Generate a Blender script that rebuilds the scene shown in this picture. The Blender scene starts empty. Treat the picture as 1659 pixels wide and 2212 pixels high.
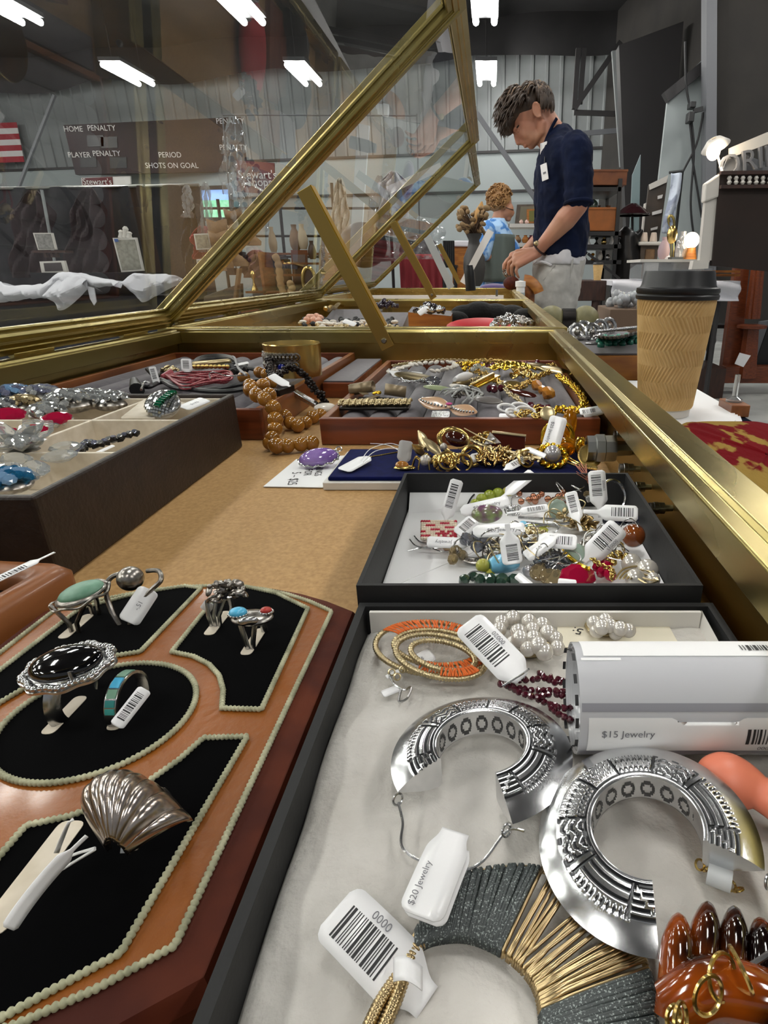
import bpy, math, random
from mathutils import Vector as V, Matrix as MX
random.seed(11)
SC = bpy.context.scene
COL = SC.collection
R = math.radians
# ---------------------------------------------------------------- camera
F_PX, CX, CY, EYE = 1270.0, 1062.0, 1106.0, 0.141
PITCH = math.atan(522.0 / F_PX)
cam_d = bpy.data.cameras.new('camera')
cam = bpy.data.objects.new('camera', cam_d); COL.objects.link(cam)
cam.location = (0, 0, EYE); cam.rotation_euler = (math.pi / 2 - PITCH, 0, 0)
cam_d.sensor_fit = 'HORIZONTAL'; cam_d.sensor_width = 36.0
cam_d.lens = 36.0 * F_PX / 1659.0
cam_d.shift_x = (829.5 - CX) / 1659.0
cam_d.clip_start = 0.01; cam_d.clip_end = 200
SC.camera = cam
# ---------------------------------------------------------------- view, world
SC.view_settings.view_transform = 'Standard'; SC.view_settings.look = 'None'
SC.view_settings.exposure = -0.30; SC.view_settings.gamma = 1.0
SC.view_settings.use_curve_mapping = False
w = bpy.data.worlds.new('world'); SC.world = w; w.use_nodes = True
WORLD_STRENGTH = 0.30
w.node_tree.nodes['Background'].inputs[0].default_value = (0.92, 0.96, 1.0, 1)
w.node_tree.nodes['Background'].inputs[1].default_value = WORLD_STRENGTH
LAMP_GLOW = 66.0          # radiance of the lamp tubes
LAMP_ROWS = (-2.6, 0.7, 3.9, 7.1, 10.5, 13.7)  # all but the last two rows are out of view, added to light the foreground
LAMP_COLS = (-14.2, -10.6, -7.0, -3.62, -0.1, 3.7)  # outermost left column is unseen, added to brighten the left of the back wall
LAMP_Z = 3.66
# ---------------------------------------------------------------- helpers
def ray(x, y):
 a = (x - CX) / F_PX; b = (CY - y) / F_PX
 c, s = math.cos(PITCH), math.sin(PITCH)
 return V((a, c + b * s, -s + b * c))
def PZ(x, y, z=0.0):                       # point on the level plane z
 d = ray(x, y); t = (z - EYE) / d.z
 return V((d.x * t, d.y * t, z))
def PY(x, y, Y):                           # point on the upright plane at depth Y
 d = ray(x, y); t = Y / d.y
 return V((d.x * t, Y, EYE + d.z * t))
WM = {}
def wm(o):
 return WM.get(o.name, MX.Identity(4))
def thing(name, label, cat, loc=(0, 0, 0), rz=0.0, group=None, rot=None):
 o = bpy.data.objects.new(name, None); COL.objects.link(o)
 o.empty_display_size = 0.02
 o.location = loc; o.rotation_euler = rot if rot else (0, 0, rz)
 WM[o.name] = MX.Translation(V(loc)) @ o.rotation_euler.to_matrix().to_4x4()
 return tag(o, label, cat, group)
def tag(o, label, cat, group=None):
 o['label'] = label; o['category'] = cat
 if group: o['group'] = group
 return o
def struct(o):
 o['kind'] = 'structure'; return o
def kids(o):
 return [c for c in bpy.data.objects if c.parent == o]
def copy_tree(o, loc=None, rot=None, label=None):
 def rec(s, par):
  c = s.copy(); COL.objects.link(c); c.parent = par
  for k in list(s.children): rec(k, c)
  return c
 r = rec(o, None)
 if loc is not None: r.location = loc
 if rot is not None: r.rotation_euler = rot
 if label: r['label'] = label
 return r
def frame_of(pts, i, closed):
 n = len(pts)
 if closed: t = pts[(i + 1) % n] - pts[(i - 1) % n]
 else: t = pts[min(i + 1, n - 1)] - pts[max(i - 1, 0)]
 return t.normalized() if t.length > 1e-12 else V((0, 0, 1))
class MB:
 def __init__(s): s.v = []; s.f = []; s.M = None
 def add(s, vs, fs, M=None):
  b = len(s.v)
  if M is not None: vs = [M @ V(p) for p in vs]
  if s.M is not None: vs = [s.M @ V(p) for p in vs]
  s.v += [tuple(p) for p in vs]; s.f += [tuple(i + b for i in f) for f in fs]
  return s
 def box(s, x0, x1, y0, y1, z0, z1, M=None):
  vs = [(x, y, z) for z in (z0, z1) for y in (y0, y1) for x in (x0, x1)]
  return s.add(vs, [(0, 2, 3, 1), (4, 5, 7, 6), (0, 1, 5, 4), (2, 6, 7, 3), (0, 4, 6, 2), (1, 3, 7, 5)], M)
 def cbox(s, c, sz, M=None):
  return s.box(c[0] - sz[0] / 2, c[0] + sz[0] / 2, c[1] - sz[1] / 2, c[1] + sz[1] / 2, c[2] - sz[2] / 2, c[2] + sz[2] / 2, M)
 def bar(s, p, q, wd, ht, up=(0, 0, 1)):
  p, q, up = V(p), V(q), V(up); t = (q - p).normalized()
  a = t.cross(up)
  if a.length < 1e-6: a = t.cross(V((1, 0, 0)))
  a.normalize(); b = a.cross(t).normalized()
  vs = [e + a * (i * wd / 2) + b * (j * ht / 2) for e in (p, q) for i, j in ((-1, -1), (1, -1), (1, 1), (-1, 1))]
  return s.add(vs, [(0, 1, 2, 3), (7, 6, 5, 4), (0, 4, 5, 1), (1, 5, 6, 2), (2, 6, 7, 3), (3, 7, 4, 0)])
 def sweep(s, pts, prof, closed=False, up=(0, 0, 1), caps=True):
  """profile (a, b) swept along pts; a sideways, b along up"""
  pts = [V(p) for p in pts]; up = V(up); n = len(pts); m = len(prof); vs = []
  for i in range(n):
   t = frame_of(pts, i, closed); a = t.cross(up)
   if a.length < 1e-6: a = V((1, 0, 0))
   a.normalize(); b = a.cross(t)
   k = 1.0
   if (closed or 0 < i < n - 1):
    d = (pts[i] - pts[i - 1])
    if d.length > 1e-9: k = 1.0 / max(0.35, abs(d.normalized().dot(t)))
   vs += [pts[i] + a * (x * k) + b * y for x, y in prof]
  fs = []
  for i in range(n if closed else n - 1):
   j = (i + 1) % n
   for q in range(m):
    r = (q + 1) % m
    fs.append((i * m + q, j * m + q, j * m + r, i * m + r))
  if not closed and caps:
   fs.append(tuple(range(m))); fs.append(tuple((n - 1) * m + q for q in reversed(range(m))))
  return s.add(vs, fs)
 def tube(s, pts, r, n=8, closed=False, flat=1.0, M=None):
  pts = [V(p) for p in pts]; k = len(pts)
  rr = r if isinstance(r, (list, tuple)) else [r] * k
  t0 = frame_of(pts, 0, closed); a = t0.orthogonal().normalized(); vs = []
  prev = t0
  for i in range(k):
   t = frame_of(pts, i, closed)
   a = prev.rotation_difference(t) @ a; a = (a - t * a.dot(t)).normalized(); prev = t
   b = t.cross(a)
   for q in range(n):
    th = 2 * math.pi * q / n
    vs.append(pts[i] + a * (rr[i] * math.cos(th)) + b * (rr[i] * flat * math.sin(th)))
  fs = []
  for i in range(k if closed else k - 1):
   j = (i + 1) % k
   for q in range(n):
    p = (q + 1) % n
    fs.append((i * n + q, i * n + p, j * n + p, j * n + q))
  if not closed:
   fs.append(tuple(reversed(range(n)))); fs.append(tuple((k - 1) * n + q for q in range(n)))
  return s.add(vs, fs, M)
 def lathe(s, prof, n=24, M=None, caps=True):
  vs = [(r * math.cos(2 * math.pi * q / n), r * math.sin(2 * math.pi * q / n), z) for r, z in prof for q in range(n)]
  fs = []
  for i in range(len(prof) - 1):
   for q in range(n):
    p = (q + 1) % n
    fs.append((i * n + q, i * n + p, (i + 1) * n + p, (i + 1) * n + q))
  if caps:
   fs.append(tuple(reversed(range(n)))); fs.append(tuple((len(prof) - 1) * n + q for q in range(n)))
  return s.add(vs, fs, M)
 def ball(s, c, r, seg=14, ring=8, M=None, T=None):
  rx, ry, rz = r if isinstance(r, (list, tuple)) else (r, r, r)
  vs = [V((0, 0, rz))]
  for i in range(1, ring):
   ph = math.pi * i / ring
   for q in range(seg):
    th = 2 * math.pi * q / seg
    vs.append(V((rx * math.sin(ph) * math.cos(th), ry * math.sin(ph) * math.sin(th), rz * math.cos(ph))))
  vs.append(V((0, 0, -rz)))
  if T is not None: vs = [T @ p for p in vs]
  vs = [p + V(c) for p in vs]
  fs = []
  for q in range(seg):
   p = (q + 1) % seg
   fs.append((0, 1 + q, 1 + p)); last = 1 + (ring - 2) * seg
   fs.append((len(vs) - 1, last + p, last + q))
   for i in range(ring - 2):
    a = 1 + i * seg
    fs.append((a + q, a + seg + q, a + seg + p, a + p))
  return s.add(vs, fs, M)
 def prism(s, poly, z0, z1, M=None):
  n = len(poly)
  vs = [(x, y, z0) for x, y in poly] + [(x, y, z1) for x, y in poly]
  fs = [tuple(reversed(range(n))), tuple(range(n, 2 * n))] + [(i, (i + 1) % n, n + (i + 1) % n, n + i) for i in range(n)]
  return s.add(vs, fs, M)
 def grid(s, fn, nu, nv, thick=None, M=None):
  """fn(u,v) -> point, u,v in 0..1"""
  vs = [V(fn(i / nu, j / nv)) for j in range(nv + 1) for i in range(nu + 1)]
  fs = [(j * (nu + 1) + i, j * (nu + 1) + i + 1, (j + 1) * (nu + 1) + i + 1, (j + 1) * (nu + 1) + i) for j in range(nv) for i in range(nu)]
  return s.add(vs, fs, M)
 def gem(s, c, r, h, n=8, T=None, elong=1.0):
  """faceted stone: table, crown, girdle, pavilion"""
  vs = []
  for rr, z, off in ((0.55, 0.38, 0.5), (0.85, 0.2, 0), (1.0, 0.0, 0.5), (0.55, -0.45, 0)):
   for q in range(n):
    th = 2 * math.pi * (q + off) / n
    vs.append(V((r * elong * rr * math.cos(th), r * rr * math.sin(th), h * z)))
  vs.append(V((0, 0, -h * 0.75)))
  if T is not None: vs = [T @ p for p in vs]
  vs = [p + V(c) for p in vs]
  fs = [tuple(range(n))]
  for k in range(3):
   for q in range(n):
    p = (q + 1) % n; a = k * n; b = a + n
    if k % 2 == 0: fs += [(a + q, b + p, a + p), (a + q, b + q, b + p)]
    else: fs += [(a + q, b + q, a + p), (a + p, b + q, b + p)]
  for q in range(n): fs.append((3 * n + q, 4 * n, 3 * n + (q + 1) % n))
  return s.add(vs, fs)
 def build(s, name, m, parent=None, world=False, smooth=True, bevel=0.0, subs=0, angle=38, loc=None, solid=0.0, bseg=2):
  me = bpy.data.meshes.new(name)
  vs = s.v
  if world and parent is not None:
   Mi = wm(parent).inverted(); vs = [tuple(Mi @ V(p)) for p in vs]
  if loc is not None: vs = [tuple(V(p) - V(loc)) for p in vs]
  me.from_pydata(vs, [], s.f); me.update()
  if smooth:
   me.polygons.foreach_set('use_smooth', [True] * len(me.polygons))
   if angle < 180: me.set_sharp_from_angle(angle=R(angle))
  for q in (m if isinstance(m, (list, tuple)) else [m]): me.materials.append(q)
  o = bpy.data.objects.new(name, me); COL.objects.link(o)
  if parent is not None:
   o.parent = parent; WM[o.name] = wm(parent)
  if loc is not None:
   o.location = loc; WM[o.name] = MX.Translation(V(loc))
  if solid:
   q = o.modifiers.new('solid', 'SOLIDIFY'); q.thickness = solid; q.offset = 0
  if bevel:
   q = o.modifiers.new('bevel', 'BEVEL'); q.width = bevel; q.segments = bseg; q.limit_method = 'ANGLE'; q.angle_limit = R(40)
   q.harden_normals = False
  if subs:
   q = o.modifiers.new('subs', 'SUBSURF'); q.levels = subs; q.render_levels = subs
  return o
def rotm(x=0, y=0, z=0, loc=(0, 0, 0)):
 from mathutils import Euler
 return MX.Translation(V(loc)) @ Euler((R(x), R(y), R(z))).to_matrix().to_4x4()
def arc(c, r, a0, a1, n, z=0.0, ry=None):
 ry = r if ry is None else ry
 return [V((c[0] + r * math.cos(R(a0 + (a1 - a0) * i / n)), c[1] + ry * math.sin(R(a0 + (a1 - a0) * i / n)), z)) for i in range(n + 1)]
def spline(pts, n=8, closed=False):
 pts = [V(p) for p in pts]; k = len(pts); out = []
 for i in range(k if closed else k - 1):
  g = lambda j: pts[j % k] if closed else pts[max(0, min(k - 1, j))]
  p0, p1, p2, p3 = g(i - 1), g(i), g(i + 1), g(i + 2)
  for q in range(n):
   t = q / n
   out.append(0.5 * ((2 * p1) + (p2 - p0) * t + (2 * p0 - 5 * p1 + 4 * p2 - p3) * t * t + (3 * p1 - p0 - 3 * p2 + p3) * t ** 3))
 if not closed: out.append(pts[-1])
 return out
def resample(pts, step, closed=False):
 pts = [V(p) for p in pts]
 if closed: pts = pts + [pts[0]]
 out = [pts[0]]; acc = 0.0
 for a, b in zip(pts, pts[1:]):
  L = (b - a).length
  while acc + L >= step:
   t = (step - acc) / L; a = a + (b - a) * t; L = (b - a).length; acc = 0.0; out.append(a.copy())
  acc += L
 if closed and len(out) > 2 and (out[-1] - out[0]).length < step * 0.6: out.pop()
 return out
def smoothpoly(poly, r, n=4):
 """round the corners of a 2d polygon"""
 out = []; k = len(poly)
 for i in range(k):
  a, b, c = V((*poly[i - 1], 0)), V((*poly[i], 0)), V((*poly[(i + 1) % k], 0))
  d1 = (a - b); d2 = (c - b); q = min(r, d1.length * .45, d2.length * .45)
  p, e = b + d1.normalized() * q, b + d2.normalized() * q
  for j in range(n + 1):
   t = j / n; z = p * (1 - t) ** 2 + b * 2 * t * (1 - t) + e * t * t
   out.append((z.x, z.y))
 return out
# ---------------------------------------------------------------- materials
def lin(h):
 h = h.lstrip('#'); c = [int(h[i:i + 2], 16) / 255 for i in (0, 2, 4)]
 return tuple(x / 12.92 if x <= 0.04045 else ((x + 0.055) / 1.055) ** 2.4 for x in c) + (1,)
def mat(name, col, rough=0.5, metal=0.0, col2=None, scale=60.0, lo=0.35, hi=0.65, detail=3.0, stretch=None,
  bump=0.0, bscale=None, coat=0.0, sheen=0.0, trans=0.0, ior=1.5, emit=0.0, spec=None, alpha=None, sss=0.0, rough2=None, dist=0.002):
 m = bpy.data.materials.new(name); m.use_nodes = True
 nt = m.node_tree; b = nt.nodes['Principled BSDF']
 c = lin(col); b.inputs['Base Color'].default_value = c
 b.inputs['Roughness'].default_value = rough; b.inputs['Metallic'].default_value = metal
 b.inputs['Coat Weight'].default_value = coat; b.inputs['Coat Roughness'].default_value = 0.08
 b.inputs['Sheen Weight'].default_value = sheen; b.inputs['Transmission Weight'].default_value = trans
 b.inputs['IOR'].default_value = ior
 if spec is not None: b.inputs['Specular IOR Level'].default_value = spec
 if alpha is not None: b.inputs['Alpha'].default_value = alpha
 if sss:
  b.inputs['Subsurface Weight'].default_value = sss; b.inputs['Subsurface Radius'].default_value = (0.006, 0.003, 0.002)
 if emit:
  b.inputs['Emission Color'].default_value = c; b.inputs['Emission Strength'].default_value = emit
 if col2 or bump or rough2 is not None:
  tc = nt.nodes.new('ShaderNodeTexCoord'); mp = nt.nodes.new('ShaderNodeMapping')
  nt.links.new(tc.outputs['Object'], mp.inputs['Vector'])
  if stretch: mp.inputs['Scale'].default_value = stretch
  nz = nt.nodes.new('ShaderNodeTexNoise'); nz.inputs['Scale'].default_value = scale; nz.inputs['Detail'].default_value = detail
  nt.links.new(mp.outputs['Vector'], nz.inputs['Vector'])
  if col2:
   rp = nt.nodes.new('ShaderNodeValToRGB')
   rp.color_ramp.elements[0].position = lo; rp.color_ramp.elements[1].position = hi
   rp.color_ramp.elements[0].color = c; rp.color_ramp.elements[1].color = lin(col2)
   nt.links.new(nz.outputs['Fac'], rp.inputs['Fac']); nt.links.new(rp.outputs['Color'], b.inputs['Base Color'])
  if rough2 is not None:
   mr = nt.nodes.new('ShaderNodeMapRange'); mr.inputs['From Min'].default_value = lo; mr.inputs['From Max'].default_value = hi
   mr.inputs['To Min'].default_value = rough; mr.inputs['To Max'].default_value = rough2
   nt.links.new(nz.outputs['Fac'], mr.inputs['Value']); nt.links.new(mr.outputs['Result'], b.inputs['Roughness'])
  if bump:
   nb = nz
   if bscale:
    nb = nt.nodes.new('ShaderNodeTexNoise'); nb.inputs['Scale'].default_value = bscale; nb.inputs['Detail'].default_value = 4
    nt.links.new(mp.outputs['Vector'], nb.inputs['Vector'])
   bp = nt.nodes.new('ShaderNodeBump'); bp.inputs['Strength'].default_value = bump; bp.inputs['Distance'].default_value = dist
   nt.links.new(nb.outputs['Fac'], bp.inputs['Height']); nt.links.new(bp.outputs['Normal'], b.inputs['Normal'])
 return m
def pane_mat(name, tint='#ffffff', refl=1.0, haze=0.0):
 """thin clear sheet: passes light straight on, mirrors by Fresnel"""
 m = bpy.data.materials.new(name); m.use_nodes = True
 nt = m.node_tree; nt.nodes.clear()
 out = nt.nodes.new('ShaderNodeOutputMaterial'); tr = nt.nodes.new('ShaderNodeBsdfTransparent'); gl = nt.nodes.new('ShaderNodeBsdfGlossy')
 lw = nt.nodes.new('ShaderNodeLayerWeight'); lw.inputs['Blend'].default_value = 0.5      # Schlick, two faces of a thin sheet
 pw = nt.nodes.new('ShaderNodeMath'); pw.operation = 'POWER'; pw.inputs[1].default_value = 5.0
 nt.links.new(lw.outputs['Facing'], pw.inputs[0])
 ml = nt.nodes.new('ShaderNodeMath'); ml.operation = 'MULTIPLY_ADD'; ml.inputs[1].default_value = 0.9; ml.inputs[2].default_value = 0.08 * refl; ml.use_clamp = True
 mx = nt.nodes.new('ShaderNodeMixShader'); gl.inputs['Roughness'].default_value = 0.0
 tr.inputs['Color'].default_value = lin(tint)
 nt.links.new(pw.outputs[0], ml.inputs[0]); nt.links.new(ml.outputs[0], mx.inputs[0])
 if haze:
  df = nt.nodes.new('ShaderNodeBsdfDiffuse'); m2 = nt.nodes.new('ShaderNodeMixShader'); m2.inputs[0].default_value = haze
  nt.links.new(tr.outputs[0], m2.inputs[1]); nt.links.new(df.outputs[0], m2.inputs[2]); nt.links.new(m2.outputs[0], mx.inputs[1])
 else: nt.links.new(tr.outputs[0], mx.inputs[1])
 nt.links.new(gl.outputs[0], mx.inputs[2]); nt.links.new(mx.outputs[0], out.inputs[0])
 return m
m_brass = mat('brass', '#bbab72', 0.24, 1.0, col2='#a29258', scale=14, stretch=(1, .25, 1), rough2=0.38, bump=0.05, bscale=260)
m_gold = mat('gold', '#cdb06c', 0.24, 1.0)
m_goldpale = mat('pale_gold', '#bfae88', 0.3, 1.0)
m_goldwire = mat('gold_wire', '#b8a27a', 0.28, 1.0)
m_goldbright = mat('bright_gold', '#eec544', 0.2, 1.0)
m_silver = mat('silver', '#cfcfcf', 0.2, 1.0, col2='#b5b5b6', scale=120, rough2=0.3)
m_silverold = mat('oxidised_silver', '#b3aea8', 0.3, 1.0, col2='#77726c', scale=300)
m_steel = mat('steel', '#9a9b98', 0.3, 1.0)
m_darkmetal = mat('dark_metal', '#2a2725', 0.35, 0.8)
m_white = mat('white_paper', '#ececec', 0.6)
m_tagm = mat('tag_plastic', '#f0f0f1', 0.35, coat=0.2)
m_ink = mat('ink', '#2b2b2d', 0.6)
m_inkgrey = mat('grey_ink', '#74747a', 0.6)
m_board = mat('fibreboard', '#b8925e', 0.62, col2='#a17a49', scale=420, detail=6, lo=.3, hi=.7, bump=0.08, bscale=700)
m_velvet = mat('black_velvet', '#020203', 1.0, spec=0.02, sheen=0.03)
m_leather = mat('tan_leather', '#955310', 0.34, col2='#874a0c', scale=26, detail=5, coat=0.3, bump=0.16, bscale=420, rough2=.44)
m_leatherdk = mat('brown_leather', '#45170a', 0.62, col2='#6b3016', scale=40, lo=.45, hi=.8, bump=0.15, bscale=200, spec=.25)
m_rope = mat('rope_cord', '#bdbb9c', 0.7, col2='#96967a', scale=160)
m_blackboard = mat('black_card', '#1b1b1c', 0.62, bump=0.05, bscale=500)
m_wool = mat('cotton_wool', '#d2cfc9', 0.95, col2='#bfbbb4', scale=45, detail=9, lo=.3, hi=.7, bump=0.6, bscale=220, sheen=0.2)
m_choc = mat('chocolate_leather', '#20150f', 0.5, bump=0.25, bscale=380, col2='#2a1d16', scale=90)
m_cream = mat('cream_suede', '#ddd2c0', 0.9, sheen=0.2, col2='#cfc3ae', scale=120)
m_woodred = mat('red_wood', '#7c3c1c', 0.4, col2='#5d2a12', scale=16, stretch=(1.2, 9, 9), coat=0.15, detail=5)
m_woodfront = mat('mahogany_front', '#7c3c1c', 0.4, col2='#5d2a12', scale=14, stretch=(1.2, 9, 12), coat=0.15, detail=5)
m_wood = mat('warm_wood', '#8f5424', 0.42, col2='#6b3a16', scale=10, stretch=(6, 1, 6), coat=0.15)
m_wooddark = mat('dark_wood', '#3d2115', 0.45, col2='#2a160e', scale=9, stretch=(5, 5, 1), coat=0.2)
m_oak = mat('oak', '#b0712b', 0.5, col2='#8d5420', scale=12, stretch=(1, 1, 6))
m_greyvelvet = mat('grey_velvet', '#5c575c', 0.95, sheen=0.4, col2='#4f4a50', scale=150)
m_navyvelvet = mat('navy_velvet', '#060d3c', 0.95, sheen=0.04, spec=.1, col2='#081248', scale=200)
m_pearl = mat('pearl', '#d6d1c9', 0.2, .35, coat=0.5)
m_pearlgrey = mat('grey_pearl', '#aeabae', 0.18, .4, coat=0.5)
m_crystal = mat('crystal', '#f2f5f5', 0.02, trans=.8, ior=1.6, coat=.5)
m_rhine = mat('rhinestone', '#c9cbcb', 0.1, 0.85)
m_aqua = mat('aqua_crystal', '#8fb8e0', 0.04, trans=.5, ior=1.55, coat=.5)
m_fuchsia = mat('fuchsia_stone', '#b3133f', 0.08, trans=0.35, ior=1.5, coat=0.4)
m_emerald = mat('emerald_stone', '#06593a', 0.1, trans=0.2, coat=0.4)
m_amber = mat('butterscotch_bead', '#a06b26', 0.13, col2='#83551a', scale=70, coat=0.5)
m_amberglass = mat('amber_glass', '#e09a12', 0.06, trans=0.75, ior=1.5)
m_ameth = mat('amethyst', '#8663b4', 0.08, col2='#a98bcf', scale=90, coat=0.6, trans=0.25)
m_turq = mat('turquoise', '#4fb0d8', 0.3, coat=0.3)
m_turqgreen = mat('green_turquoise', '#6f9a82', 0.42, col2='#58836c', scale=160)
m_coral = mat('red_coral', '#a8261c', 0.3, coat=0.3)
m_onyx = mat('onyx', '#050507', 0.06, coat=0.8)
m_black = mat('black_plastic', '#121214', 0.42)
m_orange = mat('orange_thread', '#d8661c', 0.6)
m_greythread = mat('glitter_thread', '#383e3e', 0.5, col2='#99a3a0', scale=2600, lo=.58, hi=.70, detail=1)
m_garnet = mat('garnet_bead', '#4a1322', 0.15, coat=0.5)
m_tort = mat('tortoiseshell', '#8a3d06', 0.1, col2='#0e0302', scale=50, lo=.38, hi=.52, detail=1.5, coat=0.6, trans=0.1)
m_coralcloth = mat('coral_plastic', '#f08a6c', 0.4)
# ================================================================ building shell
FLOOR_Z = -0.87
m_conc = mat('concrete', '#a9aaa6', 0.75, col2='#8f908c', scale=3, detail=6)
m_clad = mat('white_cladding', '#85898a', 0.6, col2='#777b7c', scale=1.2)
m_cladlow = mat('pale_panel', '#9ba3a3', 0.6)
m_roof = mat('roof_lining', '#2b2a2b', 0.9, col2='#232223', scale=1.5)
m_steelgrey = mat('painted_steel', '#2d2b2c', 0.6)
m_drape = mat('black_drape', '#26272b', 0.95)
m_darkwall = mat('dark_liner', '#35322f', 0.9, col2='#2d2b29', scale=2)
b = MB().box(-30, 14, -6, 24, FLOOR_Z - .1, FLOOR_Z); struct(b.build('floor', m_conc))
WY0, WSL = 15.0, -0.205
def wally(x): return WY0 + WSL * x
def ribbed(x0, x1, z0, z1, off, step=0.30, d=0.035):
 b = MB(); n = int((x1 - x0) / step); prof = []
 for i in range(n + 1):
  x = x0 + i * step
  for dx, dd in ((0, 0), (step * .35, 0), (step * .42, d), (step * .58, d), (step * .65, 0)):
   prof.append((x + dx, wally(x + dx) - off - dd))
 vs = [(x, y, z) for z in (z0, z1) for x, y in prof]; k = len(prof)
 return b.add(vs, [(i, i + 1, k + i + 1, k + i) for i in range(k - 1)])
Z1, Z2, ZE = 2.55, 1.78, 4.15
wb = ribbed(-26, 2.35, Z1, ZE + .6, 0)
wl = MB(); wl.add([(-26, wally(-26), FLOOR_Z), (2.4, wally(2.4), FLOOR_Z), (2.4, wally(2.4), Z1), (-26, wally(-26), Z1)], [(0, 1, 2, 3)])
struct(wb.build('wall_back', m_clad, smooth=False)); struct(wl.build('wall_rear', m_cladlow, smooth=False))
for i, z in enumerate((Z1, Z2)):
 t = MB().bar((-26, wally(-26) - .02, z), (2.4, wally(2.4) - .02, z), .05, .05); struct(t.build('trim_%d' % (i + 1), m_steelgrey, smooth=False))
rb = MB().box(-30, 14, -6, 24, 4.75, 4.85); struct(rb.build('ceiling', m_roof))
for i, y in enumerate((3.2, 5.8, 8.6, 11.6)):
 t = MB().box(-28, 12, y, y + .16, 4.25, 4.75); struct(t.build('trim_%d' % (i + 3), m_steelgrey, smooth=False))
t = MB()
t.grid(lambda u, v: (-26 + 28.5 * u, wally(-26 + 28.5 * u) - .55 - .12 * math.sin(u * 55), ZE + .75 * (1 - v) - .16 * abs(math.sin(u * 21)) * v + .05), 160, 3)
struct(t.build('trim_7', m_roof))
wr = MB(); wr.add([(2.35, wally(2.35), FLOOR_Z), (2.35, wally(2.35), 4.8), (3.2, 9.4, 4.8), (3.2, 9.4, FLOOR_Z)], [(0, 1, 2, 3)])
struct(wr.build('wall_right', m_darkwall, smooth=False))
def quad_slab(pts, th):
 b = MB(); n = V(pts[1]) - V(pts[0]); m = V(pts[3]) - V(pts[0]); k = n.cross(m).normalized() * th
 vs = [V(p) for p in pts] + [V(p) + k for p in pts]
 return b.add(vs, [(0, 1, 2, 3), (7, 6, 5, 4), (0, 4, 5, 1), (1, 5, 6, 2), (2, 6, 7, 3), (3, 7, 4, 0)])
YB = 9.2
o = quad_slab([PY(1441, 205, YB), PY(1518, 128, YB), PY(1515, 640, YB), PY(1392, 640, YB)], -.06)
struct(o.build('wall_bay', m_cladlow, smooth=False))
o = MB().bar(PY(1436, 212, YB - .1), PY(1522, 142, YB - .1), .12, .12); struct(o.build('trim_8', m_steelgrey, smooth=False))
m_colgrey = mat('grey_column', '#6a6c70', 0.6)
o = quad_slab([PY(1515, -200, YB - .2), PY(1537, -200, YB - .2), PY(1536, 660, YB - .2), PY(1514, 660, YB - .2)], -.2)
struct(o.build('trim_9', m_colgrey, smooth=False))
o = quad_slab([PY(1537, -200, YB - .15), PY(1830, -200, YB - .15), PY(1830, 700, YB - .15), PY(1536, 700, YB - .15)], -.1)
struct(o.build('wall_side', m_darkwall, smooth=False))
o = quad_slab([PY(1330, 110, 11), PY(1466, 60, 11), PY(1418, 650, 11), PY(1352, 650, 11)], -.25)
struct(o.build('trim_10', m_steelgrey, smooth=False))
o = MB().bar(PY(1328, 110, 11.2), PY(1345, 360, 11.2), .07, .1); struct(o.build('trim_11', m_clad, smooth=False))
for i, (a, c, wd) in enumerate((((1249, 105), (1240, 236), .09), ((1262, 105), (1253, 225), .06), ((1340, 92), (1240, 236), .12), ((1240, 243), (1332, 246), .05),
        ((1030, 245), (1170, 450), .10), ((1240, 290), (1336, 282), .04))):
 o = MB().bar(PY(*a, 12.5), PY(*c, 12.5), wd, .08); struct(o.build('trim_%d' % (12 + i), m_steelgrey if i < 4 else m_colgrey, smooth=False))
for i, (a, c) in enumerate((((118, 205), (38, 410)),)):
 o = MB().bar(PY(*a, 15.8), PY(*c, 15.8), .07, .05); struct(o.build('trim_%d' % (18 + i), m_colgrey, smooth=False))
m_sky = mat('outdoor_sky', '#8fb4ee', 0.6, emit=1.6)
m_trees = mat('outdoor_trees', '#a9e8c4', 0.7, col2='#6fc39a', scale=9, detail=5, emit=0.0)
bt = m_trees.node_tree; bs = bt.nodes['Principled BSDF']
bt.links.new(bt.nodes['Color Ramp'].outputs['Color'], bs.inputs['Emission Color']); bs.inputs['Emission Strength'].default_value = 1.15
YW = 15.9
wq = [PY(431, 407, YW), PY(499, 405, YW), PY(504, 474, YW), PY(438, 474, YW)]
wo = quad_slab([wq[0], wq[1], (wq[1] * .62 + wq[2] * .38), (wq[0] * .62 + wq[3] * .38)], .02).build('window_1', m_sky, smooth=False); struct(wo)
quad_slab([(wq[0] * .62 + wq[3] * .38), (wq[1] * .62 + wq[2] * .38), wq[2], wq[3]], .02).build('tree_view', m_trees, wo, smooth=False)
fb = MB()
for a, c in ((0, 1), (1, 2), (2, 3), (3, 0)): fb.bar(wq[a] - V((0, .05, 0)), wq[c] - V((0, .05, 0)), .08, .08, (0, 1, 0))
fb.build('window_frame', m_steelgrey, wo, smooth=False)
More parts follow.
